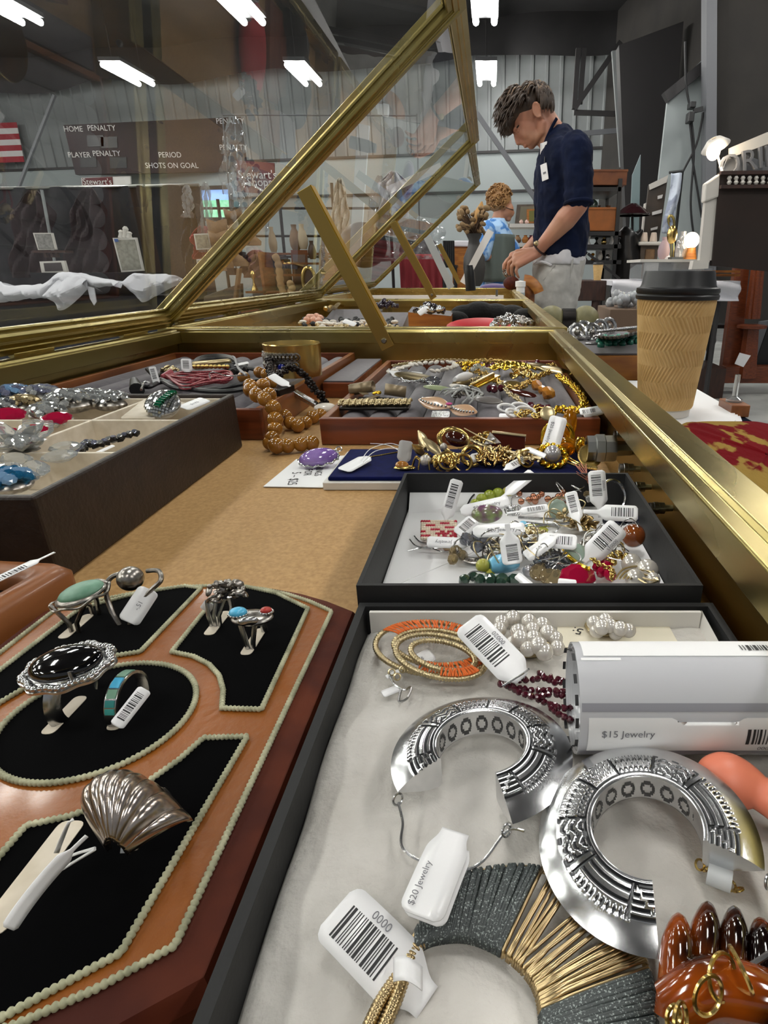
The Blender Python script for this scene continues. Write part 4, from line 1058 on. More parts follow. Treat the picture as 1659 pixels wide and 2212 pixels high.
for (x, y, r) in ((1364, 1218, .0050), (1398, 1232, .0054), (1372, 1250, .0046), (1410, 1252, .0034)): stone(t, PZ(x, y, .0105), r, r, m_pearl, faceted=False, name='pearl')
for k in range(5): MB().tube(spline(px_path([(1330 + 8 * k, 1250), (1350 + 6 * k, 1228 + 5 * k), (1400, 1225 + 9 * k), (1422, 1255)], .0125), 6), .0005, 5).build('gold_wire', m_goldpale, t, world=True)
t = earring('large fuchsia faceted stone at the front edge of the heap', (1250, 1245), BZ, group=G1)
stone(t, PZ(1248, 1246, .0105), .0068, .005, m_fuchsia, n=9, rot=(38, 0, 10), elong=1.3)
t = earring('fuchsia and pink bead cluster with gold wire beside the pearls', (1310, 1230), BZ, group=G1)
for (x, y, r) in ((1296, 1212, .0030), (1312, 1225, .0034), (1318, 1242, .0034), (1300, 1236, .0030), (1290, 1225, .0026)): stone(t, PZ(x, y, .0115), r, r * 1.6, m_fuchsia, rot=(RN.uniform(0, 80), RN.uniform(0, 80), 0))
chain('gold_wire', spline(px_path([(1280, 1208), (1300, 1222), (1322, 1232), (1320, 1252)], .0145), 6), .0012, m_gold, t)
t = earring('flat citrine leaf pair at the front of the heap', (1175, 1238), BZ, group=G1)
for (x, y, a) in ((1170, 1235, 40), (1195, 1248, -30)): stone(t, PZ(x, y, .0095), .0046, .0012, m_champ, rot=(40, 0, a), elong=1.6, faceted=False)
stone(t, PZ(1141, 1233, .0095), .0028, .0028, m_pearlgrey, faceted=False, name='pearl')
t = earring('gold nugget drop between the 000015 tag and the pearls', (1345, 1200), BZ, group=G1)
bits(MB(), PZ(1332, 1208, .0115), .0052, 16, .0018, RN, .8, 1.2).build('nugget', m_gold, t, world=True); wirehook(t, PZ(1350, 1190, .015), .006, m_gold)
t = earring('copper coloured bead tangle behind the mottled stone', (1175, 1078), BZ, group=G1)
beads(t, [PZ(1120 + RN.uniform(0, 130), 1070 + RN.uniform(-14, 14), .0135 + RN.uniform(-.002, .002)) for _ in range(24)], .0019, m_copper)
t = earring('filigree silver ball and dark stem in the middle of the heap', (1215, 1190), BZ, group=G1)
b = MB()
for k in range(10): b.tube(arc((0, 0), .0046, 0, 360, 20)[:-1], .0004, 5, closed=True, M=MX.Translation(PZ(1208, 1186, .0135)) @ rotm(k * 36, k * 53, 0))
b.build('filigree_ball', m_silverold, t, world=True)
p, q = PZ(1170, 1205, .011), PZ(1225, 1225, .010); MB().tube([p, p.lerp(q, .3), p.lerp(q, .7), q], [.001, .0022, .0020, .001], 10).build('stem', m_silverold, t, world=True)
t = earring('bronze flower drop under the lying barcode tag', (1255, 1135), BZ, group=G1)
bits(MB(), PZ(1258, 1132, .0125), .0062, 18, .0021, RN, .4, 1.9).build('bronze_flower', mat('bronze', '#8a744c', .3, 1.0), t, world=True)
t = earring('navy blue beads strung behind the 000015 tag', (1340, 1128), BZ, group=G1)
beads(t, [PZ(1310 + 12 * k, 1125 + 3 * math.sin(k), .012) for k in range(7)], .0026, mat('navy_bead', '#181d33', .2, coat=.4))
t = earring('silver stick drops lying across the middle of the heap', (1170, 1130), BZ, group=G1)
for (a, c) in (((1120, 1118), (1200, 1122)), ((1125, 1128), (1210, 1138)), ((1140, 1140), (1230, 1130)), ((1190, 1062), (1280, 1040)), ((1150, 1075), (1230, 1050))): MB().tube([PZ(*a, .0125), PZ(*c, .0140)], .0009, 6).build('silver_stick', m_silver, t, world=True)
t = earring('olive green flat leaf drop under the mottled stone', (1150, 1140), BZ, group=G1)
stone(t, PZ(1150, 1142, .0115), .0034, .0010, m_olive, rot=(20, 0, -14), elong=2.6, faceted=False); stone(t, PZ(1130, 1135, .0125), .0026, .0026, m_skybead, faceted=False, name='blue_bead')
t = earring('tuft of pink hair fibres behind the 000003 tag', (1270, 1040), BZ, group=G1)
for k in range(16): MB().tube(spline([PZ(1290 + RN.uniform(-6, 6), 1075, .012), PZ(1275 + RN.uniform(-9, 9), 1045, .020), PZ(1255 + RN.uniform(-14, 14), 1012 + RN.uniform(-12, 12), .027)], 4), .00022, 4).build('hair_strand', m_pinkhair, t, world=True)
t = earring('clear crystal and gold hook pile at the back right of the heap', (1240, 1060), BZ, group=G1)
for k in range(9): stone(t, PZ(1215 + RN.uniform(0, 80), 1058 + RN.uniform(-16, 22), .0135 + RN.uniform(-.002, .003)), .0024, .004, RN.choice((m_crystal, m_champ, m_smoky)), rot=(RN.uniform(0, 90), RN.uniform(0, 90), 0))
for k in range(5): wirehook(t, PZ(1220 + 18 * k, 1062, .016), .008)
for k, (x, y) in enumerate(((1150, 1165), (1075, 1192), (1190, 1220), (1225, 1120), (1300, 1180), (1130, 1195))):
 t = earring(('tangle of thin %s ear wires and beads ' % ('gold' if k % 2 else 'silver')) + ('below the crested barcode tag', 'left of the short barcode tag', 'above the citrine leaves', 'right of the sea glass disc', 'left of the 000015 tag', 'right of the short barcode tag')[k], (x, y), BZ, group=G1)
 for j in range(8): wirehook(t, PZ(x + RN.uniform(-34, 34), y + RN.uniform(-14, 14), .0125), .009, m_goldpale if k % 2 else m_silver)
 bits(MB(), PZ(x, y, .0095), .0105, 44, .0017, RN, .6, 1.4).build('small_beads', (m_goldpale, m_silverold, m_smoky)[k % 3], t, world=True)
# ---- tags of the heap
TG = [((988, 1036), (966, 1112), .021, .85, 'bar', 'tall barcode tag standing at the back left of the heap', .36, {}),
  ((1152, 1020), (1100, 1062), .021, .5, 'blank', 'narrow white tag pointing back behind the lime stones', .36, dict(text=None)),
  ((1100, 1082), (1003, 1104), .0175, .55, 'text', 'white tag reading $25 Jewelry upside down below the lime stones', .30, dict(text='$25 Jewelry', flip=True, tsize=.42, tail=.002)),
  ((1184, 1096), (1128, 1104), .019, .55, 'bar', 'small barcode tag right of the mottled stone', .32, {}),
  ((1134, 1142), (1030, 1148), .020, .55, 'text', 'white tag reading $20 Jewelry upside down at the heap centre', .30, dict(text='$20 Jewelry', flip=True, tsize=.40, tail=.002)),
  ((922, 1170), (1004, 1174), .0125, .5, 'text', 'half hidden white tag under the seed bead patch', .34, dict(text='0 Jewelry', flip=True, tsize=.44, tail=.002)),
  ((1026, 1122), (992, 1152), .0165, .5, 'bar', 'barcode tag tilted beside the seed bead patch', .7, dict(tail=.001)),
  ((1108, 1219), (1100, 1166), .021, .75, 'bar', 'short upright barcode tag over the sky blue bead', .80, dict(tail=.007, bend=.12)),
  ((1136, 1204), (1192, 1166), .0185, .5, 'text', 'faintly printed tag right of the short barcode tag', .42, dict(text='$15', tail=.004)),
  ((1246, 1172), (1172, 1166), .020, .5, 'bar', 'crested barcode tag left of the 000015 tag', .52, dict(tail=.002)),
  ((1338, 1136), (1280, 1196), .0215, .8, 'bar', 'large barcode tag 000015 over the right of the heap', .60, dict(digits='000015', tail=.006)),
  ((1288, 1016), (1294, 1084), .0255, .9, 'bar', 'upright barcode tag 000003 at the back right', .55, dict(digits='000003', tail=.009)),
  ((1378, 1110), (1305, 1107), .021, .6, 'bar', 'barcode tag lying sideways over the navy beads', .54, dict(tail=.011)),
  ((1116, 1242), (1146, 1266), .0135, .5, 'blank', 'blank white tag at the front edge beside the citrine leaves', .45, dict(neck=False)),
  ((1232, 1062), (1246, 1120), .021, .8, 'bar', 'crumpled barcode tag behind the bronze flower', .45, dict(bend=.3)),
  ((1205, 1258), (1245, 1262), .0115, .6, 'blank', 'small translucent tag stub under the fuchsia stone', .5, dict(neck=False))]
for a, b_, z, fc, md, lb, wr, kw in TG:
 if z and kw.get('text', 1) is None: kw.pop('text')
 tag_px(a, b_, z, fc, md, lb, wr=wr, **kw)
# ================================================================ blue velvet pad with gold brooches
t = thing('velvet_box', 'flat white edged box topped with navy velvet under the gold brooches', 'box', (-.02, .42, 0))
MB().box(-.1165, .078, .382, .458, .0003, .0058).build('box_base', mat('white_card', '#dcd9d2', .6), t, world=True, smooth=False, bevel=.0005)
MB().box(-.1135, .075, .385, .455, .0058, .0088).build('velvet_pad', m_navyvelvet, t, world=True, bevel=.0012, bseg=3)
VZ = .0088
G2 = 'gold brooches on the navy velvet'
def brooch(label, px, z=VZ, name='brooch', cat='brooch', group=G2): return thing(name, label, cat, PZ(*px, z), group=group)
t = brooch('small gold pin with amber oval at the left of the velvet', (872, 1010))
stone(t, PZ(868, 1004, VZ + .0036), .0032, .0022, mat('amber_stone', '#b3742a', .1, coat=.6), rot=(35, 0, 0), elong=1.5, faceted=False)
MB().ball(PZ(874, 1010, VZ + .0018), (.0078, .0036, .0016), 18, 8).build('pin_plate', m_gold, t, world=True)
t = brooch('gold spider brooch with a white pearl body', (915, 1003))
stone(t, PZ(919, 995, VZ + .0060), .0043, .0043, m_pearl, faceted=False, name='pearl')
b = MB()
for k in range(8):
 a = R(20 + 45 * k); c = PZ(919, 998, VZ + .004); b.tube(spline([c + V((.003 * math.cos(a), .003 * math.sin(a), 0)), c + V((.0075 * math.cos(a), .0055 * math.sin(a), .0035)), c + V((.0105 * math.cos(a), .0080 * math.sin(a), -.0036))], 5), .0006, 6)
b.build('legs', m_gold, t, world=True); MB().ball(PZ(919, 985, VZ + .0052), .0028, 12, 8).build('head', m_gold, t, world=True)
t = brooch('large swirling gold leaf brooch holding a dark brown oval stone', (985, 985))
c = PZ(985, 950, .0225); n = V((.05, -.8, .6)).normalized(); M = basis((1, 0, -.35), n, c)
MB().ball((0, 0, .0015), (.0088, .0058, .0042), 24, 12, M=M).build('stone', m_browncab, t, world=True)
b = MB()
for k in range(5):
 pts = [M @ V(((.0095 + .0012 * k) * math.cos(a), (.0068 + .0011 * k) * math.sin(a), .0006 * math.sin(3 * a + k) - .0004 * k)) for a in [R(-70 + 60 * k + i * 12) for i in range(17)]]
 b.tube(pts, [.0004 + .0011 * math.sin(math.pi * i / 16) for i in range(17)], 8, flat=.6)
for px in ((1018, 985), (1000, 1000), (960, 1002)): b.tube(arc((0, 0), .0062, 0, 360, 18)[:-1], .0011, 8, closed=True, M=MX.Translation(PZ(*px, .0135)) @ rotm(70, RN.uniform(-40, 40), 0))
b.build('gold_swirl', m_gold, t, world=True)
MB().ball(PZ(958, 965, .0180), .0030, 12, 8).build('pearl', m_pearl, t, world=True)
t = brooch('upright gold bird leaf brooch left of the brown stone', (930, 975))
b = MB()
for (a, c_, w_) in (((903, 930), (925, 975), .0042), ((912, 945), (955, 985), .0036), ((890, 960), (920, 985), .003)):
 p, q = PZ(*a, .026), PZ(*c_, .014); b.tube([p.lerp(q, i / 8) for i in range(9)], [.0003 + w_ * math.sin(math.pi * (i + .2) / 8.4) for i in range(9)], 10, flat=.25)
bits(b, PZ(905, 970, .0150), .0050, 14, .0014, RN, .6, 1.4)
b.build('gold_leaves', m_goldpale, t, world=True)
t = brooch('gold nugget cluster brooch in front of the dark rectangle', (1068, 1000))
bits(MB(), PZ(1070, 990, .0125), .0150, 80, .0023, RN, .6, 1.7).build('nuggets', mat('antique_gold', '#b2935f', .22, 1.0), t, world=True)
for k, (x, y, lab) in enumerate(((960, 1005, 'low gold knot brooch in front of the bird leaf brooch'), (1130, 1000, 'gold filigree flower brooch left of the large pearl'), (1248, 975, 'small gold bow pin between the pearl and the coin'), (1045, 960, 'gold tassel pin beside the brown stone swirl'))):
 t = brooch(lab, (x, y)); bits(MB(), PZ(x, y - 8, .0145), .0095, 34, .0023, RN, .5, 1.9).build('gold_leaves', (m_gold, m_goldpale, m_goldbright, m_gold)[k], t, world=True); ringwire(t, PZ(x + 6, y - 10, .0175), .0062, .0010, m_gold, (60, 30 * k, 20), 'gold_loop')
t = brooch('pierced gold ring brooch standing right of the swirl', (1022, 1000))
ringwire(t, PZ(1020, 985, .0165), .0072, .0014, m_gold, (65, 35, 0), 'ring_frame'); bits(MB(), PZ(1000, 1002, .011), .005, 12, .0014, RN).build('gold_grains', m_gold, t, world=True)
t = brooch('dark rectangular compact with a gold edge leaning on the wooden tray', (1110, 975))
M = basis((1, 0, -.12), (.1, -.75, .6), PZ(1098, 955, .0195)); MB().cbox((0, 0, 0), (.026, .012, .0022), M).build('dark_plate', m_browncab, t, world=True, bevel=.0004)
MB().cbox((0, .0062, .0006), (.0262, .0022, .003), M).build('gold_edge', m_goldpale, t, world=True, bevel=.0004)
t = brooch('small silver triangle pin with a ball beside the dark rectangle', (1065, 955))
M = basis((1, .1, 0), (0, -.8, .6), PZ(1062, 950, .0215)); MB().prism([(-.006, -.004), (.007, -.003), (-.001, .006)], 0, .001, M).build('triangle', m_silverold, t, world=True); stone(t, PZ(1066, 950, .024), .0016, .0016, m_silver, faceted=False, name='ball')
t = brooch('gold twig brooch with long pin running toward the amber pendant', (1090, 990))
b = MB(); b.tube(spline(px_path([(1005, 945), (1060, 968), (1120, 980), (1170, 992)], .0180), 6), .0012, 8); b.tube(spline(px_path([(1003, 925), (1040, 945), (1070, 958)], .022), 4), .0005, 6)
for k in range(12): b.ball(PZ(1020 + 13 * k, 952 + 4 * k, .0185), (.0020, .0011, .0008), 8, 6, T=rotm(0, 0, 40 * k))
b.build('twig', m_goldpale, t, world=True)
t = brooch('large pearl brooch in a twisted yellow gold rope setting', (1190, 1000))
c = PZ(1192, 985, .0165); M = basis((1, .0, -.1), (0, -.62, .78), c)
MB().ball((0, 0, .0025), .0064, 26, 14, M=M).build('pearl', m_pearlgrey, t, world=True)
b = MB()
for s in (0, math.pi): b.tube([M @ V(((.0098 + .0013 * math.cos(7 * a + s)) * math.cos(a), (.0090 + .0013 * math.cos(7 * a + s)) * math.sin(a), .0014 * math.sin(7 * a + s))) for a in [2 * math.pi * i / 90 for i in range(90)]], .0014, 8, closed=True)
b.build('rope_setting', m_goldbright, t, world=True)
t = brooch('amber glass pendant in gold rings standing before the wooden tray', (1215, 960), name='pendant', cat='pendant')
MB().ball(PZ(1230, 915, .0265), (.0062, .004, .0125), 20, 14, T=rotm(-20, 6, 0)).build('amber_glass', m_amberglass, t, world=True)
MB().ball(PZ(1222, 965, .0180), (.0088, .005, .0072), 20, 14).build('amber_base', m_amberglass, t, world=True)
for k in range(3): ringwire(t, PZ(1205, 945, .0215), .0105 + .001 * k, .0012, m_goldbright, (70 + 5 * k, 10 * k, 0), 'gold_ring', ry=.0125)
t = brooch('pale gold disc earring resting on top of the amber pendant', (1185, 895), name='disc_earring', cat='earring')
stone(t, PZ(1183, 893, .034), .0062, .0012, m_goldpale, rot=(58, -20, 0), faceted=False, name='disc'); stone(t, PZ(1186, 888, .0355), .0026, .0016, m_goldpale, rot=(58, 0, 0), faceted=False, name='boss')
t = brooch('round gold coin medal at the right of the velvet', (1272, 995), name='medal', cat='medal')
M = basis((1, .1, 0), (.2, -.75, .6), PZ(1274, 985, .0185)); MB().lathe([(.0001, -.0006), (.0088, -.0006), (.0090, 0), (.0088, .0006), (.0078, .0007), (.0076, .0004), (.0001, .0004)], 30, M).build('disc', m_gold, t, world=True)
b = MB()
for k in range(3): b.tube(spline(px_path([(1225, 985 + 7 * k), (1250, 1000 + 4 * k), (1290, 1010 + 2 * k)], .0135), 6), .0008, 6)
b.build('gold_bars', m_gold, t, world=True)
tag_px((742, 1016), (790, 990), VZ + .0030, .12, 'blank', 'white tag lying on the left of the navy velvet', wr=.50, tail=.004)
t = thing('pin', 'gold stick pin with white thread across the navy velvet', 'pin', PZ(830, 985, VZ))
MB().tube([PZ(795, 988, VZ + .002), PZ(870, 975, VZ + .003)], .0007, 6).build('shaft', m_gold, t, world=True)
for pts in (((780, 995), (800, 970), (840, 958), (870, 965)), ((785, 998), (810, 975), (850, 968), (878, 975)), ((800, 958), (840, 962), (880, 985))): MB().tube(spline(px_path(pts, VZ + .005), 6), .0003, 5).build('thread', m_white, t, world=True)
tag_px((878, 952), (872, 992), .0215, .8, 'blank', 'grey worn tag standing over the small amber oval pin', wr=.72, tail=.003, m=mat('grey_tag', '#b8b6b4', .5))
tag_px((1140, 988), (1098, 1010), .0150, .4, 'bar', 'white tag lying over the gold nugget cluster', wr=.40, tail=.004)
tag_px((1045, 985), (1020, 990), .0135, .5, 'bar', 'half hidden barcode tag between the swirl and the nuggets', wr=.9, tail=.002)
tag_px((1208, 900), (1187, 972), .0305, .75, 'text', 'white tag reading $25 Jewelry hanging on the amber pendant', wr=.50, text='$25 Jewelry', tsize=.26, toff=(0, -.25), neck=False)
tag_px((1178, 986), (1140, 970), .0210, .5, 'blank', 'narrow white tag left of the amber pendant', wr=.32, tail=.002)
tag_px((1312, 965), (1275, 960), .024, .6, 'bar', 'small barcode tag beside the lock barrel', wr=.55, tail=.001)
t = thing('note_card', 'white card handwritten about 5 for $25 under the amethyst', 'card', PZ(650, 1025, .0006))
q = [PZ(569, 1052, .0006), PZ(697, 1054, .0006), PZ(745, 985, .0006), PZ(640, 993, .0006)]
MB().add([p for p in q] + [p + V((0, 0, .0005)) for p in q], [(3, 2, 1, 0), (4, 5, 6, 7), (0, 1, 5, 4), (1, 2, 6, 5), (2, 3, 7, 6), (3, 0, 4, 7)]).build('card', m_white, t, world=True, smooth=False)
for s, px, sz in (('5 – $25', (635, 1033), .0095), ('FOR', (665, 1020), .0080), ('EARRINGS', (690, 1012), .0075)):
 d = PZ(px[0] - 20, px[1] + 21, 0) - PZ(*px, 0); lettering(s, sz, basis(-d if False else V((-.55, 1, 0)) * -1 if False else V((.18, -1, 0)), (0, 0, 1), PZ(*px, .0013)), m_ink, t, world=True)
t = thing('pendant', 'purple amethyst oval pendant in a silver wire bezel', 'pendant', PZ(690, 985, .001))
c = PZ(688, 988, .0085); MB().ball(c, (.0145, .0085, .0062), 30, 16, T=rotm(25, -6, 8)).build('stone', m_ameth, t, world=True)
b = MB()
pts = [c + rotm(25, -6, 8) @ V((.0150 * math.cos(2 * math.pi * i / 60), .0092 * math.sin(2 * math.pi * i / 60), .0008 * math.sin(i * 1.3) - .0008)) for i in range(60)]
b.tube(pts, .0008, 6, closed=True)
for p in pts[::3]: b.ball(p, .0011, 7, 5)
b.build('bezel', m_silver, t, world=True); ringwire(t, PZ(732, 970, .010), .0022, .0006, m_silver, (40, 0, 0), 'bail')
# ================================================================ trays at the back of the nearest case
def roll_tray(label, x0, x1, y0, y1, h, n, front=None, group='wooden jewellery trays'):
 t = thing('jewelry_tray', label, 'tray', ((x0 + x1) / 2, (y0 + y1) / 2, 0), group=group); th = .0065
 for ya in (y0, y1 - th): MB().box(x0, x1, ya, ya + th, .0003, h).build('end_wall', front or m_woodfront, t, world=True, smooth=False, bevel=.0008)
 for xa in (x0, x1 - th): MB().box(xa, xa + th, y0 + th, y1 - th, .0003, h).build('side_wall', m_wood if front is None else front, t, world=True, smooth=False, bevel=.0008)
 MB().box(x0 + th, x1 - th, y0 + th, y1 - th, .0003, .004).build('tray_floor', m_woodred, t, world=True, smooth=False)
 w_ = (x1 - x0 - 2 * th) / n
 for i in range(n):
  xc = x0 + th + w_ * (i + .5); b = MB(); r = w_ / 2
  vs = []; m = 12
  for y, k in ((y0 + th + .0005, .82), (y0 + th + .004, 1.0), (y1 - th - .004, 1.0), (y1 - th - .0005, .82)):
   for q in range(m + 1):
    a = math.pi * q / m; vs.append((xc + r * math.cos(a), y, .0045 + (h - .0095) * k * math.sin(a) ** .6 if 0 < q < m else .0045))
  fs = [(j * (m + 1) + q, j * (m + 1) + q + 1, (j + 1) * (m + 1) + q + 1, (j + 1) * (m + 1) + q) for j in range(3) for q in range(m)]
  fs += [tuple(range(m + 1)), tuple(reversed(range(3 * (m + 1), 4 * (m + 1))))]
  b.add(vs, fs).build('velvet_roll', m_greyvelvet, t, world=True, angle=60)
 return t
roll_tray('reddish wooden tray with grey velvet rolls covered in gold jewellery', -.148, .0935, .496, .850, .0235, 9)
roll_tray('reddish wooden tray with grey velvet rolls behind the chocolate leather box', -.474, -.204, .512, .900, .028, 9)
TZ = .0205
GT = 'jewellery lying on the right wooden tray'
def onr(label, px, name, cat, z=TZ, group=GT): return thing(name, label, cat, PZ(*px, z), group=group)
t = onr('taupe bow with gold knot on the tray edge', (805, 855), 'bow_brooch', 'brooch')
m_taupe = mat('taupe_enamel', '#86755a', .35, .35)
for s, c_, rx in ((-1, (782, 838), 12), (1, (850, 843), 0)):
 M = basis((1, .15 * s, .18 * -s), (0, -.3, 1), PZ(*c_, TZ + .008)); pts = [M @ V((0, .0062 * math.cos(a), .0052 * math.sin(a))) for a in [2 * math.pi * i / 22 for i in range(22)]]
 b = MB()
 ax = V((M[0][0], M[1][0], M[2][0])) * .0125
 vs = [p - ax * (.7 if s > 0 else 1.0) * (1) for p in pts] + [p * 1.0 + ax for p in pts]; b.add(vs, [(i, (i + 1) % 22, 22 + (i + 1) % 22, 22 + i) for i in range(22)])
 b.build('bow_loop', m_taupe, t, world=True, solid=.0009)
for a, c_ in (((815, 855), (775, 868)), ((790, 852), (758, 832))):
 MB().bar(PZ(*a, TZ + .004), PZ(*c_, TZ + .006), .007, .0008).build('bow_tail', m_taupe, t, world=True, bevel=.0002)
bits(MB(), PZ(816, 850, TZ + .006), .0038, 10, .0016, RN, .8, 1.2).build('gold_knot', m_goldbright, t, world=True)
MB().tube([PZ(775, 860, TZ + .002), PZ(850, 862, TZ + .002)], .0014, 8).build('pin_bar', m_darkmetal, t, world=True)
t = onr('wide gold studded bracelet across the front left of the right tray', (808, 880), 'bracelet', 'bracelet')
b = MB()
p, q = PZ(733, 878, TZ + .003), PZ(885, 876, TZ + .003)
for i in range(34):
 for j in range(7):
  c = p.lerp(q, i / 33) + V((0, -.002 + .0026 * j, .0020 + .0022 * math.sin(math.pi * j / 6) + .0006 * math.sin(i * 2.1))); b.ball(c, .0013 * RN.uniform(.8, 1.3), 7, 5)
b.build('gold_studs', m_goldpale, t, world=True); MB().cbox(((p.x + q.x) / 2, p.y + .005, TZ + .0014), (q.x - p.x, .019, .0028)).build('band', m_darkmetal, t, world=True, bevel=.001)
for lab, pts, lr, m in (('heavy gold chain curving down the right side of the tray', ((1205, 815), (1232, 832), (1250, 850), (1262, 875), (1248, 890), (1215, 888), (1190, 892)), .0030, m_goldbright),
      ('gold chain looping from the gold leaf toward the amber stones', ((1015, 800), (1050, 812), (1080, 830), (1105, 842), (1130, 835), (1165, 815), (1190, 805)), .0026, m_gold),
      ('gold chain lying along the rear wall of the right tray', ((985, 790), (1010, 785), (1060, 782), (1110, 788), (1160, 795), (1200, 790)), .0025, m_gold),
      ('short gold nugget chain at the front right of the tray', ((1120, 900), (1145, 893), (1165, 885), (1180, 897), (1150, 905)), .0026, m_gold),
      ('slim silver chain at the left rear of the right tray', ((840, 800), (850, 812), (862, 820), (890, 826), (920, 822), (935, 835)), .0018, m_silver),
      ('gold link chain under the white enamel clip', ((1020, 822), (1060, 815), (1075, 825), (1095, 845), (1125, 870)), .0022, m_goldpale)):
 t = onr(lab, pts[0], 'chain_bracelet', 'bracelet'); sp = spline(px_path(pts, TZ + .003), 8)
 for k in range(2 if lr > .0024 else 1): chain('links', [p + V((0, .004 * k, .001 * k)) for p in sp], lr, m, t, jit=.0012)
t = onr('white bead and shell necklace along the back of the right tray', (960, 790), 'shell_necklace', 'necklace')
pts = resample(spline(px_path([(842, 805), (880, 792), (925, 785), (965, 783), (985, 790), (960, 800), (925, 806)], TZ + .004), 8), .0085)
for p in pts: MB().ball(p + V((0, 0, RN.uniform(0, .002))), (.0048, .0034, .0024), 10, 7, T=rotm(RN.uniform(-30, 30), RN.uniform(-30, 30), RN.uniform(0, 180))).build('shell_bead', mat('shell_white', '#ddd6cb', .3, coat=.3) if 'shell_white' not in bpy.data.materials else bpy.data.materials['shell_white'], t, world=True)
chain('gold_chain', spline(px_path([(850, 790), (900, 782), (960, 778), (1010, 780)], TZ + .003), 6), .0022, m_goldpale, t)
for lab, px, r, m in (('white triangular tag like charm at the rear left of the right tray', (852, 808), .008, m_white), ('white leaf charm near the rear of the right tray', (900, 810), .0075, m_white)):
 t = onr(lab, px, 'charm', 'charm'); M = basis((1, 0, -.1), (0, -.7, .7), PZ(*px, TZ + .006)); MB().prism(smoothpoly([(-r, r * .5), (r, r * .5), (r * .1, -r * .7)], .002), 0, .001, M).build('charm_plate', m, t, world=True)
t = onr('large crumpled gold leaf brooch at the rear of the right tray', (1105, 795), 'leaf_brooch', 'brooch')
def leaf(u, v):
 x = (u - .5); wv = math.sin(math.pi * u) ** .7; return PZ(1105, 798, TZ + .006) + V((x * .062, (v - .5) * .034 * wv, .010 * wv * (1 - abs(v - .5) * 1.4) + .0016 * math.sin(u * 30) * math.cos(v * 9)))
MB().grid(leaf, 40, 14).build('leaf', m_goldbright, t, world=True, solid=.0008, angle=180)
bits(MB(), PZ(1125, 805, TZ + .008), .012, 20, .0024, RN, .5, 1.6).build('leaf_grains', m_gold, t, world=True)
t = onr('long narrow gold folded leaf bar in the middle of the right tray', (1050, 825), 'bar_brooch', 'brooch')
MB().bar(PZ(1022, 836, TZ + .004), PZ(1072, 812, TZ + .007), .012, .003).build('bar', m_goldbright, t, world=True, bevel=.001); MB().bar(PZ(1018, 832, TZ + .007), PZ(1066, 808, TZ + .010), .004, .004).build('fold', m_gold, t, world=True, bevel=.001)
t = onr('white enamel clip with a bronze back near the middle of the right tray', (998, 812), 'clip_earring', 'earring')
p, q = PZ(982, 820, TZ + .008), PZ(1018, 810, TZ + .008); MB().tube([p.lerp(q, i / 8) for i in range(9)], [.002 + .0044 * math.sin(math.pi * (i + .6) / 9.2) for i in range(9)], 14, flat=.8).build('enamel', m_white, t, world=True); MB().tube([p - V((0, .001, .006)), q - V((0, .001, .006))], .004, 10).build('bronze_back', m_goldpale, t, world=True)
t = onr('dragonfly brooch with peach wings, pink stone and silver edge', (968, 878), 'dragonfly_brooch', 'brooch')
m_peach = mat('peach_enamel', '#c9a07c', .25, coat=.4)
for a, c_, w_ in (((905, 862), (972, 880), .0072), ((972, 880), (1030, 892), .0066)):
 p, q = PZ(*a, TZ + .005), PZ(*c_, TZ + .006); pts = [p.lerp(q, i / 10) for i in range(11)]; rr = [.0006 + w_ * math.sin(math.pi * (i + .3) / 10.6) for i in range(11)]
 o = MB().tube(pts, rr, 14, flat=.22).build('wing', m_peach, t, world=True); b = MB()
 for i in range(1, 10):
  for s in (-1, 1): b.ball(pts[i] + V((.2 * s * rr[i], s * rr[i] * .95, .0010)), .0013, 7, 5)
 b.build('wing_stones', m_rhine, o, world=True)
stone(t, PZ(970, 872, TZ + .010), .0034, .0026, mat('pink_stone', '#d05a94', .15, coat=.5), n=8)
t = onr('small iridescent rectangular charm in front of the dragonfly', (952, 898), 'charm', 'charm'); M = basis((1, -.1, 0), (0, -.6, .8), PZ(952, 897, TZ + .004)); MB().prism(smoothpoly([(-.008, -.004), (.008, -.003), (.008, .004), (-.008, .004)], .0015), 0, .001, M).build('plate', m_silver, t, world=True)
t = onr('clear plastic cord loops with silver charms behind the dragonfly', (985, 850), 'cord_necklace', 'necklace')
m_clearcord = mat('clear_cord', '#d5d6d3', .15, trans=.4)
for k in range(6): MB().tube(spline([PZ(955 + RN.uniform(-10, 30), 840 + RN.uniform(-6, 22), TZ + .006), PZ(975 + RN.uniform(-10, 30), 832 + RN.uniform(-4, 10), TZ + .012), PZ(1015 + RN.uniform(-10, 30), 848 + RN.uniform(-8, 12), TZ + .009), PZ(1000 + RN.uniform(-10, 30), 866 + RN.uniform(-6, 8), TZ + .005)], 8), .0010, 6).build('cord', m_clearcord, t, world=True)
bits(MB(), PZ(1010, 855, TZ + .004), .016, 26, .0024, RN, .5, 1.6).build('silver_charms', m_silverold, t, world=True)
